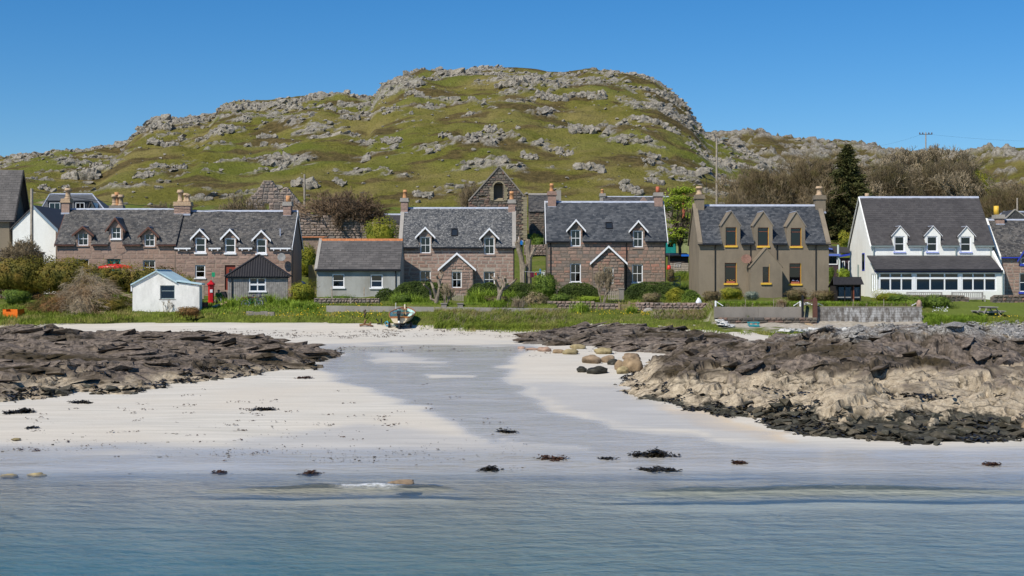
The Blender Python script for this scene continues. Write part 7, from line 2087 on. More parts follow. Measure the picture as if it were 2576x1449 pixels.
quads_obj("foliage", P, u * .13, v * .085, g.uniform(0, 1, n), L_LIME, e)

for a in [(944, 998, 724, 768, 115, L_DARK, "low left shoulder of the hedge before the grey cottage corner", 2600), (985, 1134, 711, 764, 115.2, L_DARK, "long dark clipped hedge under the pink cottage's left window", 6500), (1176, 1262, 714, 752, 116, L_DARK, "rounded clipped hedge right of the pink cottage's porch", 3600), (1250, 1352, 714, 750, 117, L_DARK, "hedge from the right pollard to the washing line", 4000), (1404, 1508, 713, 762, 116.5, L_DARK, "dark hedge left of the rubble cottage's porch", 4600), (1571, 1714, 712, 764, 116, L_DARK, "long dark hedge right of the rubble cottage's porch", 6000), (1677, 1732, 725, 764, 113, L_YELL, "small yellowish clipped hedge at the end of the pink wall", 2400), (1716, 1762, 728, 764, 112.7, L_MID, "small fresh green clipped hedge next to the yellowish one", 2000)]:
    hedge(*a, seed=int(a[0]))

# grass
def on_ground(n, x0, x1, Y0, Y1, seed, keep=None):
    g = np.random.default_rng(seed); Y = g.uniform(Y0, Y1, n); u = g.uniform(x0, x1, n); X = wx(u, Y); z = base_z(X, Y) + .05
    v = HY + (CAM_H - z) * FP / Y
    e_ = np.interp(u, [e[0] for e in EDGE], [e[1] for e in EDGE]) + EN(X, Y)
    m = v < e_ + 1
    if keep is not None: m &= keep(u, v, X, Y)
    return np.stack([X, Y, z], -1)[m]
notlawn = lambda u, v, X, Y: ~((u > 2335) & (v < 800)) & ~((u > 1800) & (u < 2330) & (v > 775) & (v < 836)) & ~((u > 332) & (u < 505) & (Y > 108.1) & (Y < 112.5)) & ~((u > 560) & (u < 735) & (Y > 113.9))
P = on_ground(66000, -60, 2640, 95, 111, 901, notlawn)
tag(blades("grass", P, L_GRASS, (.08, .30), .018, 902, (.10, 0), .6), kind='stuff')
P = on_ground(16000, 1090, 1420, 101, 108, 903); P = P[fbm(P[:, 0] / 1.5, P[:, 1] / 1.5, 3, 904) > -.1]
tag(blades("long_grass", P, L_GRASS, (.3, .65), .018, 905, (.35, -.15), .8), kind='stuff')
P = on_ground(1000, 1100, 1420, 103, 108, 906)
tag(blades("dead_grass", P, L_STRAW, (.4, .8), .012, 907, (.5, -.1), .6), kind='stuff')
P = on_ground(9000, 0, 330, 103, 111, 908)
tag(blades("long_grass", P, L_GRASS, (.25, .5), .02, 909, (.1, 0), .7), kind='stuff')
def strip(u0, u1, Y0, Y1, n, seed, mat, h, nm="long_grass", z=None):
    g = np.random.default_rng(seed); Y = g.uniform(Y0, Y1, n); X = wx(g.uniform(u0, u1, n), Y); zz = base_z(X, Y) if z is None else np.full(n, z)
    return tag(blades(nm, np.stack([X, Y, zz], -1), mat, h, .02, seed + 1, (.1, -.05), .6), kind='stuff')
strip(1802, 2016, 104.6, 105.8, 5200, 911, L_LUSH, (.25, .55)); strip(2056, 2310, 104.7, 106, 6200, 913, L_LUSH, (.25, .55))
strip(1802, 2310, 104.5, 105.2, 700, 915, L_STRAW, (.25, .5), "dead_grass")
strip(2340, 2480, 103.8, 105.6, 2600, 917, L_LUSH, (.3, .6)); strip(2325, 2365, 103, 106, 1500, 919, L_LUSH, (.3, .6))
strip(1640, 1800, 105, 107.6, 2600, 921, L_STRAW, (.3, .6), "dead_grass"); strip(1640, 1800, 105, 107.6, 2600, 922, L_GRASS, (.3, .6))
strip(1320, 1375, 119, 130, 1600, 923, L_MID, (.3, .6)); strip(1680, 1735, 122, 140, 1500, 925, L_MID, (.3, .6)); strip(740, 795, 116, 128, 1600, 927, L_GRASS, (.2, .4))
strip(1680, 1740, 143, 147, 900, 929, L_GRASS, (.5, .9))
strip(2060, 2160, 113, 128, 1500, 931, L_GRASS, (.2, .4))
strip(1004, 1135, 108.8, 112.5, 3600, 941, L_LUSH, (.15, .4)); strip(1170, 1400, 108.8, 112.5, 5200, 943, L_LUSH, (.15, .42)); strip(800, 1000, 108.6, 111.6, 2600, 945, L_GRASS, (.15, .35)); strip(1400, 1800, 110, 115, 5200, 947, L_GRASS, (.2, .4)); strip(1790, 2110, 107, 112, 4200, 949, L_LUSH, (.2, .45)); strip(505, 800, 107, 113.5, 5200, 951, L_LUSH, (.2, .45))
# tussock plants with sword leaves
TU = [(1014, 766, 70, 34, "lime sword leaved clump left of the left pollard"), (1058, 768, 60, 26, "lime sword leaved clump under the long hedge"), (1200, 768, 60, 44, "green sword leaved clump right of the little gate"), (1234, 767, 50, 44, "green sword leaved clump left of the right pollard"), (1283, 767, 44, 40, "green sword leaved clump right of the right pollard"), (1252, 773, 60, 22, "low lime clump at the foot of the right pollard"), (1306, 772, 44, 26, "low lime clump before the dry tan bush"), (1463, 788, 56, 30, "lime rush clump growing before the pink drystone wall"), (1590, 792, 30, 24, "lime rush clump below the wooden gate"),
 (618, 770, 60, 30, "lime rush clump left of the bicycles"), (575, 776, 50, 30, "rush clump by the pale plank"), (676, 766, 54, 30, "lime rush clump right of the bicycles"), (712, 770, 44, 26, "rush clump at the timber shed's right corner"), (748, 778, 40, 24, "lime rush clump left of the brown drystone wall"), (790, 782, 60, 24, "lime rush clump below the brown drystone wall"), (1965, 800, 26, 24, "tan tussock growing on the concrete wall's foot"), (1880, 806, 14, 12, "little rush tuft beside the blue crate")]
for i, (x, y, w_, h_, lab) in enumerate(TU):
    p = at_px(x, y); k = p.y / FP; g = np.random.default_rng(940 + i); n = int(90 + w_ * 2.2)
    P = np.stack([g.normal(0, .22, n) * w_ * k, g.normal(0, .2, n) * w_ * k, np.zeros(n)], -1)
    o = blades("rush_clump", P, L_STRAW if "tan" in lab else L_LUSH, (h_ * k * .7, h_ * k * 1.25), .022, 960 + i, (.05, -.1), .7, None, .55)
    o.location = p; tag(o, lab, "plant", "sword leaved plants on the shore bank")
# heap of dead bracken and straw on the left
def straw_heap(name, x0, x1, yt, yb, Y, mat, label, n, ln, seed):
    k = Y / FP; a = (x1 - x0) * k / 2; zb = wz(yb, Y); c = wz(yt, Y) - zb; g = np.random.default_rng(seed)
    d = rnd_dirs(g, n); d[:, 2] = np.abs(d[:, 2]); b = min(a, 2.0)
    P = d * [a, b, c] * (1 + .35 * fbm(d[:, 0] * 2.5 + seed, d[:, 2] * 2.5 + d[:, 1] * 2, 3, seed))[:, None]
    t = np.stack([d[:, 0] * 1.2 + g.normal(0, .5, n) + .2, d[:, 1] + g.normal(0, .5, n), -.3 - d[:, 2] * .2 + g.normal(0, .35, n)], -1); t /= np.linalg.norm(t, axis=1)[:, None]
    l = g.uniform(*ln, n)[:, None]; s = rnd_dirs(g, n) * .012
    m = P + t * l * .5 + d * .05; e = P + t * l
    vv = np.stack([P - s, P + s, m + s, m - s, e + s * .4, e - s * .4], 1).reshape(-1, 3); bb = np.arange(n)[:, None] * 6
    cl = np.clip(.5 + .8 * fbm(P[:, 0] * 1.2, P[:, 2] * 1.4, 3, seed + 1) + g.uniform(-.3, .3, n), 0, 1)
    e_ = empty(name, (wx((x0 + x1) / 2, Y), Y + b * .5, zb), 0, label, "dead grass")
    np_o = link(bpy.data.objects.new("straw", np_mesh("straw", vv, np.vstack([bb + [0, 1, 2, 3], bb + [3, 2, 4, 5]]), mat, False, None, {"tint": np.concatenate([cl, cl])})), e_)
    bl = core_blob("inner_growth", mat, (a, b, c / 2 * 1.9), seed, e_, .78); bl.location.z = -c * .95
    return e_
straw_heap("straw_heap", 140, 300, 697, 782, 109, L_STRAW, "big heap of pale dead grass left of the whitewashed shed", 5200, (.3, .8), 971)
straw_heap("straw_heap", 150, 272, 722, 791, 107.6, L_STRAW, "tangled dead grass hummock in front of the big pale heap", 3600, (.3, .7), 972)
straw_heap("straw_heap", 72, 180, 742, 790, 107.8, L_RUSSET, "reddish dead bracken hummock near the yellow stick", 2400, (.25, .6), 973)
# yellow flowers
g = np.random.default_rng(981); F_ = []
for u0, u1, v0, v1, n in [(745, 970, 778, 802, 170), (700, 960, 795, 803, 60), (1440, 1700, 775, 800, 130), (1560, 1640, 785, 800, 40), (1822, 1870, 753, 758, 50), (2470, 2560, 798, 806, 30), (560, 760, 790, 800, 30)]:
    for _ in range(n):
        p = at_px(g.uniform(u0, u1), g.uniform(v0, v1)); F_.append((p.x, p.y, p.z + g.uniform(.15, .32)))
F_ = np.array(F_); n = len(F_); u = rnd_dirs(g, n); v = np.cross(u, rnd_dirs(g, n)); v /= np.linalg.norm(v, axis=1)[:, None]
tag(quads_obj("dandelions", F_, u * .045, v * .05, g.uniform(0, 1, n), simple("yellow_flower", (.75, .50, .02), .6, .1)), kind='stuff')
g = np.random.default_rng(982); F_ = []
for u0, u1, v0, v1, n in [(2345, 2385, 782, 792, 70), (2020, 2052, 785, 798, 60), (20, 60, 742, 752, 25)]:
    for _ in range(n): p = at_px(g.uniform(u0, u1), g.uniform(v0, v1)); F_.append((p.x, p.y, p.z + g.uniform(.2, .35)))
F_ = np.array(F_); n = len(F_); u = rnd_dirs(g, n); v = np.cross(u, rnd_dirs(g, n))
tag(quads_obj("white_blossom", F_, u * .05, v * .05, g.uniform(0, 1, n), M_WPAINT), kind='stuff')
# ------------------------------------------------------------------ the beached boat
M_HULLC = simple("cream_hull", (.62, .53, .37), .4, .08, 3)
M_HULLB = simple("black_bottom", (.018, .018, .022), .6, .2)
M_AQUA = simple("aqua_inside", (.48, .70, .66), .5, .15, 4)
M_VARN = simple("varnished_wood", (.36, .13, .035), .35, .25, 5, .5)
M_ROPE = simple("blue_rope", (.04, .33, .50), .7, .2)
o = at_px(1004, 829); Y0 = o.y
e = empty("rowing_boat", o, R(-1), "cream wooden dinghy with aqua inside and black outboard beached stern first", "boat")
Ln = 4.6; ns, nq = 22, 13
def st_(t):
    b = .60 + .33 * math.sin(min(1, t / .75) * math.pi * .62) if t < .55 else (.60 + .33 * math.sin(min(1, .55 / .75) * math.pi * .62)) * math.cos(min(1, (t - .55) / .45) * math.pi / 2) ** .75
    return max(b, .02), .84 + .62 * t ** 1.6 * .9 + .10 * t, .42 + .10 * t + .42 * max(0, t - .72) ** 1.4 * 4
def loft(inset, z0off, name, mat, lo_=0.0, hi=1.0, smooth=True, t1=1.0):
    m = MB()
    for i in range(ns + 1):
        t = t1 * i / ns; b, zg, zb_ = st_(t); b = max(.012, b - inset); zb_ += z0off
        for j in range(nq):
            s = lo_ + (hi - lo_) * j / (nq - 1); a = (s * 2 - 1)
            x = b * math.copysign(abs(a) ** .55, a); z = zb_ + (zg - zb_) * abs(a) ** 2.3
            m.v.append((x, t * Ln + inset, z))
    for i in range(ns):
        for j in range(nq - 1): m.f.append((i * nq + j, i * nq + j + 1, (i + 1) * nq + j + 1, (i + 1) * nq + j))
    return m.build(name, mat, e, smooth, fix=False)
def band(f0, f1, name, mat):
    m = MB()
    for sg in (-1, 1):
        for i in range(ns + 1):
            t = i / ns; b, zg, zb_ = st_(t)
            for f in (f0, f1):
                a = f; m.v.append((sg * (b * a ** .55 + .004), t * Ln, zb_ + (zg - zb_) * a ** 2.3))
    for s in range(2):
        o_ = s * (ns + 1) * 2
        for i in range(ns): m.f.append((o_ + 2 * i, o_ + 2 * i + 1, o_ + 2 * i + 3, o_ + 2 * i + 2))
    return m.build(name, mat, e, True)
loft(0, 0, "hull", M_HULLC); loft(.04, .04, "inner_hull", M_AQUA, t1=.985)
band(.02, .26, "bottom_paint", M_HULLB)
b, zg, zb_ = st_(0)
pr = [(b * math.copysign(abs(a) ** .55, a), zb_ + (zg - zb_) * abs(a) ** 2.3) for a in np.linspace(-1, 1, 15)]
MB().prism(pr, 'y', -.02, .04).build("transom", M_HULLC, e)
MB().prism([(x, z) for x, z in pr if z < zb_ + .05] , 'y', -.026, -.022).build("transom_paint", M_HULLB, e)
MB().prism([(-.05, zb_ - .42), (.05, zb_ - .42), (.06, zb_ - .15), (.22, zb_ + .03), (-.22, zb_ + .03), (-.06, zb_ - .15)], 'y', -.01, 1.6).build("skeg", M_HULLB, e)
MB().prism([(.1, zb_ - .42), (3.2, zb_ - .2), (4.3, zb_ + .25), (4.5, zb_ + .6), (4.3, zb_ + .6), (3.0, zb_ + .08), (.1, zb_ + .02)], 'x', -.045, .045).build("keel", M_HULLB, e)
for sg in (-1, 1):
    pts = []
    for i in range(ns + 1): b, zg, q = st_(i / ns); pts.append((sg * (b + .01), i / ns * Ln, zg + .015))
    MB().tube(pts, .045, 6).build("gunwale", M_VARN, e, True)
b, zg, q = st_(0); MB().box(-b, b, -.03, .07, zg - .04, zg + .04).build("transom_cap", M_VARN, e, fix=False)
for t, dz in ((.12, -.16), (.42, -.18), (.70, -.14)):
    b, zg, q = st_(t); MB().box(-b + .05, b - .05, t * Ln - .14, t * Ln + .14, zg + dz, zg + dz + .045).build("thwart", M_VARN, e, fix=False)
b, zg, q = st_(.9); MB().prism([(-.26, .84 * Ln), (.26, .84 * Ln), (.03, .985 * Ln), (-.03, .985 * Ln)], 'z', zg - .05, zg).build("bow_deck", M_VARN, e)
MB().box(-.05, .05, .93 * Ln, .95 * Ln + .06, zg, zg + .32).build("bow_post", M_CREAM, e, fix=False)
for i in range(7):
    t = .1 + .11 * i; b, zg, zb_ = st_(t)
    MB().tube([(b * .94 * math.copysign(abs(a) ** .55, a), t * Ln, zb_ + .05 + (zg - zb_ - .06) * abs(a) ** 2.3) for a in np.linspace(-1, 1, 11)], .016, 4).build("rib", M_AQUA, e)
ob = MB().prism([(-.34, 1.30), (.02, 1.34), (.12, 1.18), (.05, 1.02), (-.30, 1.0), (-.38, 1.12)], 'x', -.13, .13).build("outboard", M_BLACKP, e)
MB().prism([(-.30, 1.0), (-.05, 1.0), (-.10, .62), (-.22, .62)], 'x', -.09, .09).build("leg", M_BLACKP, ob)
MB().prism([(-.26, .62), (-.08, .62), (-.06, .50), (-.16, .44), (-.30, .50)], 'x', -.05, .05).build("skeg", M_WPAINT, ob)
MB().tube([(0, .05, 1.14), (.1, .6, 1.2)], .025, 6).build("tiller", M_BLACKP, ob)
MB().tube([(-.40, 3.9, 1.36), (-.62, 3.85, 1.36), (-.62, 3.85, 1.85)], .02, 5).build("mast_light", M_WPAINT, e)
tr = empty("boat_trailer", o + Vector((0, .5, 0)), 0, "launching trailer in the dark shade below the beached dinghy", "trailer")
for sg in (-1, 1):
    w = MB(); w.lathe([(.10, -.07), (.24, -.07), (.27, 0), (.24, .07), (.10, .07)], (0, 0, 0), 14); q = w.build("wheel", M_HULLB, tr); q.rotation_euler = (0, R(90), 0); q.location = (sg * .78, .4, .27)
    MB().obox((sg * .42, -.1, .34), (sg * .30, 2.4, .44), .07, .07).build("frame", M_GREYP, tr)
MB().obox((-.78, .4, .27), (.78, .4, .27), .06, .06).build("axle", M_GREYP, tr)
q = at_px(980, 822); rp = MB()
rp.tube([(0, 0, .05), (-.25, .1, .06), (-.35, .2, .3), (-.2, .2, .38), (0, .1, .12), (.35, -.05, .08), (.75, -.15, .06)], .045, 6)
r_ = rp.build("blue_rope", M_ROPE, None, True); r_.location = q; tag(r_, "loose bright blue rope on the sand by the dinghy's left side", "rope")
def driftwood(x, y, pts, r0, label, mat=M_BARK, name="driftwood", cat="driftwood"):
    o_ = at_px(x, y); m = MB()
    for p in pts: m.tube(p, [r0 * (1 - .5 * i / len(p)) for i in range(len(p))], 7)
    d = m.build(name, mat, None, True); d.location = o_; tag(d, label, cat); return d
driftwood(920, 822, [[(-.45, 0, .1), (-.1, .05, .16), (.3, -.05, .12), (.55, -.12, .04)], [(-.1, .05, .16), (-.05, .1, .42), (.05, .1, .5)], [(.25, 0, .14), (.38, .1, .3)]], .09, "gnarled brown driftwood branch on the sand left of the dinghy", simple("driftwood_brown", (.20, .11, .06), .9, .3, 5))
driftwood(917, 802, [[(0, 0, 0), (.02, 0, .35), (-.04, 0, .62)], [(.0, 0, .3), (.14, 0, .48)], [(-.02, 0, .5), (.1, .02, .66)]], .07, "dark upright stump standing in the dandelions left of the dinghy", M_BARKD)
w = empty("winch", at_px(956, 816), 0, "little black hand winch on the sand beside the dinghy", "winch")
MB().box(-.22, .22, -.05, .05, .0, .08).build("base", M_HULLB, w, fix=False); MB().tube([(.1, -.02, .08), (.1, -.02, .42)], .05, 6).build("post", M_HULLB, w); MB().tube([(-.12, 0, .2), (-.28, 0, .38), (-.2, 0, .42)], .05, 6).build("handle", M_HULLB, w)

# ------------------------------------------------------------------ people
def person(label, loc, rz, J, mats, group=None, hair=(.04, .03, .02), pack=None):
    """one continuous skinned body; J maps joints to positions, mats maps regions to materials"""
    names = list(J); RAD = {"pelvis": .14, "waist": .13, "chest": .155, "neck": .058, "head": .095, "crown": .085, "sl": .07, "sr": .07, "el": .045, "er": .045, "wl": .034, "wr": .034, "hl": .036, "hr": .036, "tl": .095, "tr": .095, "kl": .062, "kr": .062, "al": .042, "ar": .042, "fl": .036, "fr": .036}
    E = [("pelvis", "waist"), ("waist", "chest"), ("chest", "neck"), ("neck", "head"), ("head", "crown"), ("chest", "sl"), ("chest", "sr"), ("sl", "el"), ("sr", "er"), ("el", "wl"), ("er", "wr"), ("wl", "hl"), ("wr", "hr"), ("pelvis", "tl"), ("pelvis", "tr"), ("tl", "kl"), ("tr", "kr"), ("kl", "al"), ("kr", "ar"), ("al", "fl"), ("ar", "fr")]
    me = bpy.data.meshes.new("person"); me.from_pydata([J[n] for n in names], [(names.index(a), names.index(b)) for a, b in E], [])
    ob_ = link(bpy.data.objects.new("person", me))
    md = ob_.modifiers.new("skin", 'SKIN'); ob_.modifiers.new("sub", 'SUBSURF').levels = 1
    for i, n in enumerate(names): sv = me.skin_vertices[0].data[i]; sv.radius = (RAD[n], RAD[n] * (.78 if n in ("chest", "waist", "pelvis") else 1)); sv.use_root = n == "pelvis"
    dg = bpy.context.evaluated_depsgraph_get(); ev = ob_.evaluated_get(dg); m2 = bpy.data.meshes.new_from_object(ev); ob_.modifiers.clear(); ob_.data = m2
    REG = {"top": ["waist", "chest", "sl", "sr", "el", "er", "wl", "wr"], "legs": ["pelvis", "tl", "tr", "kl", "kr", "al", "ar"], "skin": ["neck", "head", "crown", "hl", "hr"], "shoe": ["fl", "fr"]}
    keys = list(REG); m2.materials.clear()
    for k in keys: m2.materials.append(mats[k])
    for p in m2.polygons:
        p.material_index = min(((J[n] - p.center).length - (.05 if n in ("chest", "waist") else 0), keys.index(k)) for k in keys for n in REG[k])[1]; p.use_smooth = True
    ob_.location = loc; ob_.rotation_euler = (0, 0, rz); tag(ob_, label, "person", group)
    hd_ = J["head"]; up = (J["crown"] - J["neck"]).normalized()
    bm = bmesh.new(); bmesh.ops.create_icosphere(bm, subdivisions=2, radius=.112); 
    for v in list(bm.verts):
        if v.co.y < -.055 and v.co.z < .05 or v.co.z < -.07: bm.verts.remove(v)
    hm = bpy.data.meshes.new("hair"); bm.to_mesh(hm); bm.free(); hm.materials.append(simple("hair", hair, .6, .2)); h_ = link(bpy.data.objects.new("hair", hm), ob_); h_.location = hd_ + up * .045
    fc = MB()   # nose, eyes, mouth
    fc.prism([(-.014, -.02), (.014, -.02), (0, .025)], 'y', -.125, -.09)
    for sg in (-1, 1): fc.box(sg * .035 - .012, sg * .035 + .012, -.108, -.098, .018, .030)
    fc.box(-.022, .022, -.108, -.096, -.052, -.044)
    f_ = fc.build("face", simple("face_tone", (.30, .15, .11), .6, .1), ob_); f_.location = hd_ + up * .02
    for sg, wn_ in ((-1, "wl"), (1, "wr")):     # five bent fingers on each hand
        d = (J["hl" if sg < 0 else "hr"] - J[wn_]).normalized(); base = J["hl" if sg < 0 else "hr"] + d * .015; sd_ = d.cross(Vector((0, 1, .2))).normalized()
        hm_ = MB()
        for k, l in enumerate((.060, .070, .066, .052)): a = base + sd_ * (.024 - .016 * k); hm_.tube([a, a + d * l * .6, a + d * l + Vector((0, -.014, 0))], [.009, .008, .006], 5)
        a = J[wn_] + d * .03 + sd_ * .03; hm_.tube([a, a + sd_ * .03 + d * .03, a + sd_ * .035 + d * .06], [.011, .010, .008], 5)
        hm_.build("fingers", mats["skin"], ob_)
    if pack: 
        bp = MB().prism([(-.17, -.26), (.17, -.26), (.19, .10), (.12, .24), (-.12, .24), (-.19, .10)], 'y', -.12, .12).build("backpack", pack, ob_); bp.location = J["chest"] + Vector((0, .24, -.10))
    return ob_
V = Vector
SKIN = simple("skin", (.45, .26, .19), .6, .05)
STAND = dict(pelvis=V((0, 0, .93)), waist=V((0, 0, 1.10)), chest=V((0, .01, 1.33)), neck=V((0, 0, 1.49)), head=V((0, -.015, 1.61)), crown=V((0, -.01, 1.71)), sl=V((-.19, .01, 1.42)), sr=V((.19, .01, 1.42)), el=V((-.26, .03, 1.15)), er=V((.34, -.06, 1.55)), wl=V((-.25, -.08, .93)), wr=V((.30, -.14, 1.80)), hl=V((-.25, -.11, .85)), hr=V((.29, -.16, 1.89)), tl=V((-.10, 0, .86)), tr=V((.10, 0, .86)), kl=V((-.11, -.03, .48)), kr=V((.11, .05, .48)), al=V((-.11, 0, .09)), ar=V((.11, .10, .09)), fl=V((-.12, -.14, .04)), fr=V((.12, -.03, .04)))
SIT = dict(pelvis=V((0, .05, .45)), waist=V((0, .06, .60)), chest=V((0, .0, .82)), neck=V((0, -.05, .97)), head=V((0, -.10, 1.08)), crown=V((0, -.11, 1.18)), sl=V((-.18, 0, .91)), sr=V((.18, 0, .91)), el=V((-.24, -.10, .67)), er=V((.25, -.10, .67)), wl=V((-.12, -.30, .60)), wr=V((.12, -.30, .60)), hl=V((-.07, -.37, .60)), hr=V((.07, -.37, .60)), tl=V((-.10, -.04, .44)), tr=V((.10, -.04, .44)), kl=V((-.13, -.44, .47)), kr=V((.13, -.44, .47)), al=V((-.12, -.46, .09)), ar=V((.12, -.46, .09)), fl=V((-.12, -.60, .04)), fr=V((.12, -.60, .04)))
p = W(1311, 637, 163)
person("person with a blue backpack seen from behind by the mossy pollard", p, R(178), STAND, {"top": M_WPAINT, "legs": simple("navy_trousers", (.02, .025, .05), .8, .1), "skin": SKIN, "shoe": M_HULLB}, None, (.03, .02, .015), simple("blue_pack", (.01, .16, .48), .6, .1))
seat = empty("bench_stone", (wx(549, 112.6), 112.6, gz(wx(549, 112.6), 112.6)), 0, "rough stone seat behind the red post box", "stone")
MB().box(-.35, .35, .0, .4, 0, .36).build("seat", M_CONC, seat, fix=False)
person("person in a green jacket sitting beside the red post box", seat.location + V((0, .12, -.05)), R(20), SIT, {"top": simple("green_jacket", (.03, .17, .03), .8, .1), "legs": simple("grey_trousers", (.16, .16, .20), .8, .1), "skin": SKIN, "shoe": simple("violet_shoe", (.06, .04, .16), .6, .1)}, None, (.28, .20, .12))
bp = empty("rucksack", seat.location + V((.32, .5, 0)), R(-15), "black rucksack stood behind the sitting person", "rucksack")
MB().prism([(-.25, 0), (.25, 0), (.28, .7), (.15, 1.0), (-.15, 1.0), (-.28, .7)], 'y', -.15, .15).build("body", M_HULLB, bp); MB().box(-.16, .16, -.2, -.151, .12, .5).build("pocket", M_HULLB, bp, fix=False)

# ------------------------------------------------------------------ post box, crate, canoe, bicycles
o = W(531, 762, 112.0)
e = empty("post_box", o, R(15), "red hexagonal pillar post box beside the grey board shed", "post box")
MB().lathe([(.27, 0), (.27, .12), (.23, .14), (.23, 1.30), (.26, 1.32), (.26, 1.40)], n=6).build("body", M_RED, e); MB().lathe([(.31, 1.40), (.33, 1.46), (.30, 1.52), (.14, 1.66), (.10, 1.68), (.10, 1.74), (.02, 1.80)], n=6).build("cap", M_RED, e)
MB().box(-.11, .11, -.225, -.20, 1.18, 1.22).build("slot", M_BLACKP, e, fix=False); MB().box(-.10, .10, -.222, -.199, .82, 1.06).build("notice", M_WPAINT, e, fix=False)
st = empty("sign_post", W(537, 755, 112.6), 0, "thin post with a small green sign behind the red post box", "sign")
MB().tube([(0, 0, 0), (0, 0, 2.0)], .035, 6).build("post", M_POST, st); MB().box(-.13, .13, -.06, -.036, 1.85, 2.2).build("sign_board", simple("green_sign", (.01, .27, .12), .5, .1), st, fix=False)
o = at_px(25, 803); M_OR = simple("orange_plastic", (.72, .15, .008), .5, .1, 3)
e = empty("fish_crate", o + V((.1, .5, .05)), R(-14), "bright orange plastic fish crate on the grass at the left edge", "crate")
m = MB(); m.box(-.62, .62, -.45, -.39, 0, .50).box(-.62, -.34, -.45, -.39, .50, .66).box(.28, .62, -.45, -.39, .50, .66); m.build("front", M_OR, e, fix=False)
MB().box(-.62, -.56, -.39, .45, 0, .66).build("side", M_OR, e, fix=False); MB().box(.56, .62, -.39, .45, 0, .66).build("side", M_OR, e, fix=False); MB().box(-.56, .56, .39, .45, 0, .66).build("back", M_OR, e, fix=False); MB().box(-.56, .56, -.39, .39, 0, .06).build("bottom", M_OR, e, fix=False)
for k in (-.62, .60): MB().box(k, k + .02, -.47, .47, .60, .68).build("rim", M_OR, e, fix=False)
o = W(290, 676, 119.5); cn = MB(); n = 20
for i in range(n + 1):
    t = i / n * 2 - 1; w_ = .40 * math.cos(t * math.pi / 2) ** .6 + .01; zc_ = .45 * math.cos(t * 1.35) ** .5 - .06
    for j in range(9): a = math.pi * j / 8; cn.v.append((t * 1.42, math.cos(a) * w_, zc_ * math.sin(a) ** .7 if 0 < j < 8 else 0))
for i in range(n):
    for j in range(8): cn.f.append((i * 9 + j, i * 9 + j + 1, (i + 1) * 9 + j + 1, (i + 1) * 9 + j))
e = empty("canoe", o, R(2), "bright red upturned canoe showing over the gorse in front of the teal door", "canoe"); cn.build("hull", simple("canoe_red", (.62, .015, .02), .35, .08), e, True)
MB().tube([(-1.42, 0, .02), (0, 0, .42), (1.42, 0, .02)], .02, 5).build("keel_strip", M_RED, e)
for xx in (-.8, .8): MB().obox((xx, -.4, -.02), (xx, .4, -.02), .09, .08).box(xx - .05, xx + .05, -.04, .04, -2.6, -.06).build("trestle", M_WOODG, e)
def bicycle(label, x, y, rz, tilt, mat):
    e = empty("bicycle", at_px(x, y) + V((0, .1, .05)), rz, label, "bicycle", "bicycles left in the rushes"); e.rotation_euler = (tilt, 0, rz)
    for xx in (-.52, .52):
        m = MB(); m.tube([(xx + .33 * math.cos(a), 0, .34 + .33 * math.sin(a)) for a in np.linspace(0, 6.283, 25)], .022, 6); w_ = m.build("wheel", M_HULLB, e)
        MB().tube([(xx + .305 * math.cos(a), 0, .34 + .305 * math.sin(a)) for a in np.linspace(0, 6.283, 25)], .012, 5).build("rim", M_LEAD, w_)
        s = MB()
        for k in range(12): a = k * 6.283 / 12; s.tube([(xx, 0, .34), (xx + .3 * math.cos(a), 0, .34 + .3 * math.sin(a))], .004, 3)
        s.build("spokes", M_LEAD, w_)
    m = MB()
    for a, b in (((-.52, 0, .34), (-.10, 0, .30)), ((-.10, 0, .30), (-.22, 0, .78)), ((-.22, 0, .72), (-.52, 0, .34)), ((-.10, 0, .30), (.36, 0, .72)), ((-.21, 0, .74), (.34, 0, .80)), ((.34, 0, .88), (.38, 0, .70)), ((.38, 0, .70), (.52, 0, .34))): m.tube([a, b], .02, 6)
    m.build("frame", mat, e)
    MB().tube([(.30, -.26, .98), (.36, -.1, .95), (.34, 0, .92), (.36, .1, .95), (.30, .26, .98)], .015, 5).build("handlebar", M_LEAD, e)
    MB().prism([(-.36, .84), (-.10, .86), (-.10, .89), (-.36, .90)], 'y', -.07, .07).build("saddle", M_HULLB, e); MB().lathe([(.09, -.01), (.09, .01)], (0, 0, 0), 12).build("chainring", M_LEAD, e)
    return e
bicycle("green bicycle lying against the rushes in front of the board shed", 633, 775, R(4), R(-32), simple("bike_green", (.01, .12, .06), .4, .1))
bicycle("purple bicycle leaning behind the green one in the rushes", 645, 768, R(-12), R(14), simple("bike_purple", (.09, .06, .22), .4, .1))
e = empty("bench", W(628, 764, 111.5), 0, "low rusty bench frame behind the bicycles", "bench")
MB().tube([(-.6, 0, 0), (-.6, 0, .5), (-.45, 0, .45), (.35, 0, .45), (.55, 0, .52), (.62, 0, 0)], .03, 6).tube([(-.6, .35, 0), (-.6, .35, .5), (.6, .35, .5), (.62, .35, 0)], .03, 6).build("frame", simple("rust_iron", (.15, .06, .04), .8, .3), e)
for k in range(3): MB().box(-.55, .55, .04 + .11 * k, .12 + .11 * k, .43, .455).build("slat", M_BROWNW, e, fix=False)
pl = empty("plank", at_px(548, 779) + V((0, .3, .1)), 0, "pale new board lying slanted in the rushes near the shed steps", "plank"); MB().obox((-.55, 0, .05), (.62, .25, .48), .34, .06, V((0, -.4, 1))).build("board", simple("new_wood", (.58, .40, .24), .7, .1), pl)
sp = empty("steps", (wx(568, 119), 119, gz(wx(568, 119), 119)), 0, "stone steps up to the red door behind the board shed", "steps")
for k in range(4): MB().box(-.7, .7, .3 * k, 1.4, .17 * k + (.003 if k else 0), .17 * (k + 1)).build("step", M_CONC, sp, fix=False)
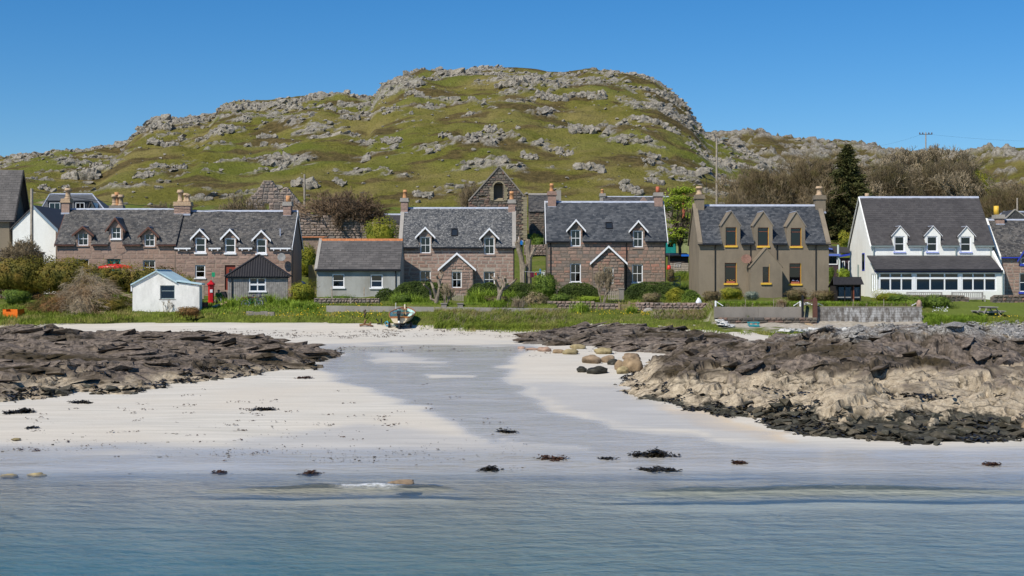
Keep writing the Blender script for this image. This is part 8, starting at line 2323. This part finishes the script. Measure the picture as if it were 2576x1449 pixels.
tb = empty("planter", W(516, 774, 109.5), 0, "brown wooden tub by the whitewashed shed's corner", "planter"); MB().lathe([(.20, 0), (.26, .42), (.22, .42), (.2, .38)], n=12).build("tub", M_BROWNW, tb)
for k in range(3): MB().lathe([(.215 + .022 * k, .06 + .14 * k), (.222 + .022 * k, .09 + .14 * k)], n=12).build("hoop", M_HULLB, tb)
stp = empty("retaining_wall", at_px(652, 798) + V((0, .4, 0)), 0, "short grey concrete step wall in the grass below the bicycles", "wall")
for k in range(4): MB().box(-1.05 + .53 * k, -1.05 + .53 * k + .52, 0, .3, -.1, .42 - (.05 if k % 2 else 0)).build("block", M_CONC, stp, fix=False)
st = MB().tube([(0, 0, 0), (.10, 0, .5), (.18, 0, .88)], .03, 6).build("stick", simple("yellow_stick", (.50, .30, .06), .7, .1), None, True); st.location = at_px(126, 789); tag(st, "yellowish stick stuck in the bank beside the dead bracken", "stick")
# ------------------------------------------------------------------ fences, gates, posts, poles
def post(x, yt, yb, Y, r_, mat, label, name="fence_post", group="fence posts along the gardens", strut=None):
    o_ = W(x, yb, Y); h_ = wz(yt, Y) - o_.z; m = MB()
    if r_ > .03: m.prism([(-r_, 0), (r_, 0), (r_, h_ - r_), (0, h_), (-r_, h_ - r_)], 'y', -r_, r_)
    else: m.tube([(0, 0, 0), (.01, 0, h_)], r_, 5)
    if strut: m.obox((0, 0, h_ * .9), (strut, 0, .05), .05, .05)
    d = m.build(name, mat, None); d.location = o_; tag(d, label, "post", group); return d
for a in [(835, 719, 752, 112.4, .05, M_POST, "grey post left of the grey cottage's windows"), (882, 748, 772, 111.6, .06, M_POST, "yellowish post before the brown drystone wall"), (916, 721, 745, 114, .05, M_POST, "grey post in front of the grey cottage's right window"), (503, 715, 752, 110, .05, M_POST, "grey board post touching the whitewashed shed"), (511, 711, 752, 110.5, .07, M_POST, "thicker grey post between the whitewashed shed and the post box"), (686, 0, 0, 0, 0, 0, "")][:5]: post(*a)
post(1800, 756, 771, 104.5, .055, M_WPAINT, "white strutted post at the left end of the cracked concrete wall", strut=.55); post(2013, 757, 771, 104.5, .055, M_WPAINT, "white strutted post at the right end of the cracked concrete wall", strut=-.5)
post(2309, 759, 773, 104.6, .055, M_WPAINT, "white strutted post at the right end of the block wall", strut=-.6); post(2058, 762, 773, 104.6, .03, M_GREYP, "thin leaning stay at the left end of the block wall", strut=.5)
for x, lab in ((1875, "thin wire post on the cracked concrete wall, left one"), (1946, "thin wire post on the cracked concrete wall, right one"), (2146, "thin wire post on the block wall, left one"), (2223, "thin wire post on the block wall, right one")): post(x, 752, 774, 104.5, .02, M_POST, lab)
post(2019, 742, 803, 104.0, .07, M_BLACKP, "tall thin black gatepost between the two concrete walls", "gate_post"); post(2050, 748, 804, 104.0, .15, M_BROWNW, "thick dark gatepost left of the block wall", "gate_post")
def gate(label, x0, x1, yt, yb, Y, mat, n=6, diag=True, rails=2, pw=None):
    o_ = W(x0, yb, Y); L = wx(x1, Y) - o_.x; h_ = wz(yt, Y) - o_.z; e = empty("gate", o_, 0, label, "gate")
    for k in range(n): a = L * (k + .5) / n; w_ = pw or L / n * .3; MB().box(a - w_, a + w_, -.02, .0, .05, h_ - (.0 if k % 2 else .04)).build("picket", mat, e, fix=False)
    for k in range(rails): z = h_ * (.2 + .6 * k / max(1, rails - 1)); MB().box(0, L, .003, .04, z, z + .09).build("rail", mat, e, fix=False)
    if diag: MB().obox((.05, .02, h_ * .22), (L - .05, .02, h_ * .8), .03, .08).build("brace", mat, e)
    return e
M_GATE = simple("gate_wood", (.27, .20, .11), .9, .25, 4)
gate("wooden picket gate in the gap of the pink drystone wall", 1560, 1581, 764, 792, 108.9, M_GATE, 6)
post(1557.5, 758, 793, 108.9, .08, M_GATE, "weathered gatepost on the left of the wooden picket gate", "gate_post"); post(1583, 757, 793, 108.9, .08, M_GATE, "weathered gatepost on the right of the wooden picket gate", "gate_post")
sf = empty("fence", W(1585, 782, 109), 0, "short post and rail stile beside the wooden picket gate", "fence")
for k, (z0, z1) in enumerate(((.30, .40), (.52, .62), (.14, .22))): MB().box(0, .92, 0, .04, z0, z1).build("rail", M_GATE, sf, fix=False)
MB().box(.55, .63, -.05, -.003, -.1, .80).build("post", M_GATE, sf, fix=False)
gate("small grey picket gate before the pink cottage's porch", 1137, 1167, 739, 765, 114.2, M_POST, 6, False); gate("small grey picket gate before the rubble cottage's porch", 1529, 1557, 731, 758, 115, M_POST, 6, False)
gate("low maroon picket fence gate behind the two gateposts", 2021, 2053, 752, 774, 107.5, simple("maroon_gate", (.12, .05, .045), .8, .2), 7, False)
gp = MB().box(-.19, .19, -.19, .19, 0, .95).box(-.24, .24, -.24, .24, .953, 1.05).build("gate_pier", M_CONC, None, fix=False); gp.location = W(1563, 757, 115); tag(gp, "grey stone gate pier right of the rubble cottage's gate", "gate pier")
for x, lab in ((1117, "left squat stone pier on the long sea wall"), (1158, "right squat stone pier on the long sea wall")):
    q = MB().box(-.2, .2, -.2, .2, -.3, .22).box(-.26, .26, -.26, .26, .223, .30).build("pier", M_CONC, None, fix=False); q.location = W(x, 772, 108.6); tag(q, lab, "pier", "piers on the sea wall")
fn = empty("plank_fence", W(776, 744, 126), 0, "olive board fence against the grey cottage's left gable", "fence")
for k in range(7): MB().box(.10 * k, .10 * k + .09, 0 if k % 2 else .012, .03, 0, 2.72 + .02 * (k % 3)).build("plank", simple("olive_board", (.20, .17, .09), .9, .2, 4), fn, fix=False)
og = empty("gate", W(1684, 722, 137), 0, "broken grey gate with crossed braces between the two houses", "gate")
L = wx(1711, 137) - wx(1684, 137)
for a, b in (((0, 0), (.08, 1.0)), ((L, 0), (L, 1.0)), ((0, .95), (L, 1.0)), ((.1, .1), (L, .9)), ((.1, .55), (L, .15)), ((0, .5), (L, .55))): MB().obox((a[0], 0, a[1]), (b[0], 0, b[1]), .05, .06, V((0, 1, 0))).build("bar", M_WOODG, og)
g = np.random.default_rng(77); P = g.normal(0, .28, (420, 3)) * [1, .6, .45]; u = rnd_dirs(g, 420); v = np.cross(u, rnd_dirs(g, 420))
nt = quads_obj("fishing_net", P, u * .07, v * .03, g.uniform(0, 1, 420), simple("net_green", (.02, .27, .18), .8, .3)); nt.location = W(1695, 718, 136); tag(nt, "bundled turquoise green fishing net by the broken gate", "net")
by = MB().lathe([(.05, .42), (.16, .38), (.24, .0), (.20, -.06), (.02, -.08)], n=12).build("buoy", simple("buoy_red", (.65, .04, .025), .4, .1), None, True); by.location = W(1683, 677, 148.5); tag(by, "red plastic float hanging left of the lettered shed", "buoy"); MB().tube([(0, 0, .4), (.02, 0, 1.6)], .012, 4).build("cord", M_POST, by)
def pole(label, x, yt, yb, Y, r_, arm=None, mat=M_POST, cat="utility pole"):
    o_ = W(x, yb, Y); h_ = wz(yt, Y) - o_.z; e = empty("utility_pole", o_, 0, label, cat, "poles in the village and on the ridge")
    MB().tube([(0, 0, -1.5), (0, 0, h_)], [r_, r_ * .8], 8).build("pole", mat, e)
    if arm == 'cross':
        MB().box(-1.5, 1.5, -.06, .06, h_ - .5, h_ - .36).build("crossarm", M_WOODB, e, fix=False)
        for k in (-1.4, -.7, .7, 1.4): MB().lathe([(.10, 0), (.16, .10), (.10, .2), (.14, .28), (.05, .36)], (k, 0, h_ - .36), 8).build("insulator", M_BROWNW, e)
    if arm == 'lamp':
        MB().obox((0, 0, h_ - .2), (1.3, 0, h_ + .1), .08, .08).build("arm", M_GREYP, e); MB().box(.7, 1.6, -.15, .15, h_ + .05, h_ + .18).build("lamp_head", M_GREYP, e, fix=False)
    if arm == 'box': MB().box(-.12, .75, -.1, .1, h_ * .35, h_ * .35 + .12).build("bracket", M_BLACKP, e, fix=False)
    return e
pole("thick leaning grey pole in front of the white gable at the left", 80, 474, 640, 119.5, .15); pole("thin grey pole behind the pink double ruin", 766, 438, 540, 176, .15, 'box'); pole("tall slim lamp pole on the slope left of the bare wood", 1803, 350, 490, 196, .16, 'lamp'); pole("pole with cross arm and insulators on the far ridge", 2329, 333, 396, 330, .16, 'cross'); pole("short slim pole at the right edge behind the pink cottage", 2559, 498, 560, 150, .10)
def wire(a, b, sag, label, r_=.018, n=18):
    a, b = Vector(a), Vector(b); w = MB().tube([a.lerp(b, t) - V((0, 0, sag * 4 * t * (1 - t))) - a for t in np.linspace(0, 1, n)], r_, 4).build("overhead_wire", M_BLACKP, None); w.location = a; tag(w, label, "wire", "overhead wires")
wire(W(82, 480, 119.5), W(736, 535, 127), .5, "black overhead wire sagging across the terrace chimneys"); wire(W(2318, 338, 330), W(2110, 372, 415), 1.2, "faint wire running left from the ridge pole", .012); wire(W(2340, 338, 330), W(2800, 350, 360), 1.0, "faint wire running right from the ridge pole", .012)
# washing line
a, b = W(1318, 683, 124), W(1372, 681, 124)
e = empty("washing_line", a, 0, "washing line strung behind the hedge between the middle cottages", "washing line")
MB().tube([(0, 0, 0), (.9, 0, -.06), (b.x - a.x, 0, b.z - a.z)], .012, 4).build("line", M_WPAINT, e)
for xx in (0, b.x - a.x): MB().tube([(xx, 0, -1.7), (xx, 0, .06)], .04, 6).build("post", M_POST, e)
def cloth(x0, x1, y0, y1, mat, label):
    o_ = W(x0, y0, 124.02); w_ = wx(x1, 124) - wx(x0, 124); h_ = o_.z - wz(y1, 124); m = MB(); n = 6
    for i in range(n + 1):
        for j in range(4): m.v.append((w_ * i / n, .05 * math.sin(i * 1.7 + j * .6) * j / 3, -h_ * j / 3))
    for i in range(n):
        for j in range(3): m.f.append((i * 4 + j, i * 4 + j + 1, (i + 1) * 4 + j + 1, (i + 1) * 4 + j))
    d = m.build("laundry", mat, None, True); d.location = o_; tag(d, label, "laundry", "washing on the line")
    MB().box(.02, .04, -.02, .02, -.03, .03).box(w_ - .04, w_ - .02, -.02, .02, -.03, .03).build("peg", M_WOODT, d, fix=False)
cloth(1334, 1343.5, 684, 698, simple("maroon_cloth", (.10, .012, .035), .9, .1), "maroon towel on the washing line"); cloth(1346, 1350, 685, 692, simple("red_cloth", (.5, .02, .02), .9, .1), "small red cloth on the washing line"); cloth(1351, 1355, 686, 694, simple("navy_cloth", (.03, .06, .16), .9, .1), "navy cloth on the washing line"); cloth(1357, 1361, 676, 690, simple("blue_cloth", (.06, .18, .34), .9, .1), "long blue garment on the washing line"); cloth(1362, 1370, 684, 694, M_CURT, "white cloth at the right end of the washing line")
# ------------------------------------------------------------------ furniture and oddments on the right
o = at_px(2493, 799)
e = empty("picnic_table", o + V((0, .6, .04)), R(3), "weathered picnic table on the lawn at the right", "picnic table")
for k in range(5): MB().box(-.42 + .17 * k, -.42 + .17 * k + .155, -.9, .9, .72, .765).build("top_board", M_WOODG, e, fix=False)
for sg in (-1, 1):
    for k in range(2): MB().box(sg * .86 - .15 + .16 * k, sg * .86 - .15 + .16 * k + .145, -.9, .9, .42, .46).build("seat_board", M_WOODG, e, fix=False)
    for yy in (-.6, .6): MB().obox((sg * .32, yy, .72), (sg * .72, yy, 0), .06, .11, V((0, 1, 0))).build("leg", M_WOODG, e)
for yy in (-.6, .6): MB().box(-1.0, 1.0, yy + .04, yy + .09, .32, .42).build("beam", M_WOODG, e, fix=False); MB().box(-.4, .4, yy + .04, yy + .09, .62, .72).build("top_beam", M_WOODG, e, fix=False)
def teak_bench(x0, x1, Y, yb, label):
    o_ = W(x0, yb, Y); L = wx(x1, Y) - o_.x; e = empty("garden_bench", o_, 0, label, "bench", "slatted benches along the sunroom")
    for xx in (0, L - .07): MB().box(xx, xx + .07, -.5, -.43, 0, .62).build("leg", M_WOODG, e, fix=False); MB().box(xx, xx + .07, .02, .09, 0, .95).build("leg", M_WOODG, e, fix=False); MB().box(xx, xx + .07, -.5, .02, .623, .67).build("armrest", M_WOODG, e, fix=False)
    for k in range(4): MB().box(.07, L - .07, -.46 + .12 * k, -.36 + .12 * k, .40, .43).build("seat_slat", M_WOODG, e, fix=False)
    MB().box(.07, L - .07, .03, .07, .86, .94).build("top_rail", M_WOODG, e, fix=False); MB().box(.07, L - .07, .03, .07, .44, .50).build("bottom_rail", M_WOODG, e, fix=False); MB().box(.07, L - .07, -.49, -.463, .33, .40).build("front_rail", M_WOODG, e, fix=False)
    n = int(L / .16)
    for k in range(n): a = .1 + (L - .25) * k / (n - 1); MB().box(a, a + .06, .035, .062, .503, .857).build("back_slat", M_WOODG, e, fix=False)
teak_bench(2281, 2371, 115.0, 764, "slatted bench whose back shows over the green shrub"); teak_bench(2394, 2474, 115.0, 764, "slatted bench at the end of the stone wall before the sunroom")
o = at_px(1897, 825); M_TQ = simple("turquoise_paint", (.03, .27, .30), .6, .2, 4)
e = empty("fish_box", o + V((0, .2, 0)), R(3), "turquoise open slatted crate on the shore below the concrete wall", "crate")
for xx in (-.36, -.02, .32): MB().box(xx, xx + .05, -.15, -.10, 0, .42).build("post", M_TQ, e, fix=False); MB().box(xx, xx + .05, .25, .30, 0, .42).build("post", M_TQ, e, fix=False)
for z in (.10, .34): MB().box(-.38, .39, -.19, -.153, z, z + .08).build("rail", M_TQ, e, fix=False); MB().box(-.38, .39, .303, .34, z, z + .08).build("rail", M_TQ, e, fix=False)
for k in range(4): MB().box(-.31, .31, -.09 + .085 * k, -.02 + .085 * k, .08, .10).build("slat", M_TQ, e, fix=False)
rp = empty("plank", at_px(2052, 826), 0, "brown plank ramp leaning from the shore up to the gateposts", "plank"); MB().obox((0, 0, .05), (-.62, 2.2, .50), .34, .06).build("board", M_WOODT, rp)
for k in range(3): t = .25 + .25 * k; MB().obox(V((0, 0, .09)).lerp(V((-.62, 2.2, .54)), t) - V((.17, 0, 0)), V((0, 0, .09)).lerp(V((-.62, 2.2, .54)), t) + V((.17, 0, 0)), .05, .03).build("cleat", M_WOODT, rp)
ws = link(bpy.data.objects.new("white_stone", boulder_mesh("white_stone", 481, M_WPAINT, 1.0, .2))); ws.location = W(1758, 762, 109.8); ws.scale = (.42, .3, .75); tag(ws, "upright white painted stone behind the pink drystone wall", "stone")
ms = link(bpy.data.objects.new("millstone", boulder_mesh("millstone", 482, M_CONCL, .9, .12))); ms.location = at_px(1631, 787) + V((0, .1, .1)); ms.scale = (.78, .25, .62); tag(ms, "pale half buried round stone below the pink drystone wall", "stone")
bb = MB()
for i in range(9):
    t = i / 8 * 2 - 1; w_ = .38 * math.cos(t * math.pi / 2) ** .5 + .02
    for j in range(7): a = math.pi * j / 6; bb.v.append((t * .8, math.cos(a) * w_, .34 * math.sin(a) ** .8 * math.cos(t * 1.2) ** .5))
for i in range(8):
    for j in range(6): bb.f.append((i * 7 + j, i * 7 + j + 1, (i + 1) * 7 + j + 1, (i + 1) * 7 + j))
ub = bb.build("upturned_dinghy", simple("dark_blue_paint", (.02, .05, .13), .4, .1), None, True); ub.location = W(748, 715, 138); tag(ub, "small dark blue upturned dinghy beyond the yellow green shrub", "boat")
for i, (x, y, lab) in enumerate([(DX(4, 365), DY(712), "small white table lamp in the harled house's middle dormer window"), (DX(4, 622), DY(712), "small white table lamp in the harled house's right dormer window")]):
    q = empty("table_lamp", W(x, y + 2, 122.42) , 0, lab, "lamp", "lamps on the dormer sills"); MB().lathe([(.08, 0), (.05, .03), (.02, .05), (.02, .26)], n=10).build("base", M_CLAYB, q); MB().lathe([(.12, .22), (.07, .48)], n=12).build("lamp_shade", M_WPAINT, q)
q = empty("chair", W(DX(4, 58), DY(716), 122.5), 0, "tan chair back showing in the harled house's left dormer window", "chair"); MB().prism([(-.26, 0), (.26, 0), (.26, .48), (0, .62), (-.26, .48)], 'y', 0, .05).build("backrest", M_WOODT, q)
for xx in (-.24, .20): MB().box(xx, xx + .04, -.35, -.01, -.06, -.01).build("seat_rail", M_WOODT, q, fix=False)
ar = empty("aerial", W(1777, 478, 125.2), 0, "thin television aerial on the harled house's left chimney", "aerial"); MB().tube([(0, 0, -.3), (0, 0, 1.1)], .018, 5).build("mast", M_BLACKP, ar); MB().tube([(-.1, 0, .6), (.9, 0, .62)], .015, 5).build("boom", M_BLACKP, ar)
for k in range(5): MB().tube([(.1 + .18 * k, -.2, .61), (.1 + .18 * k, .2, .61)], .01, 4).build("rod", M_BLACKP, ar)
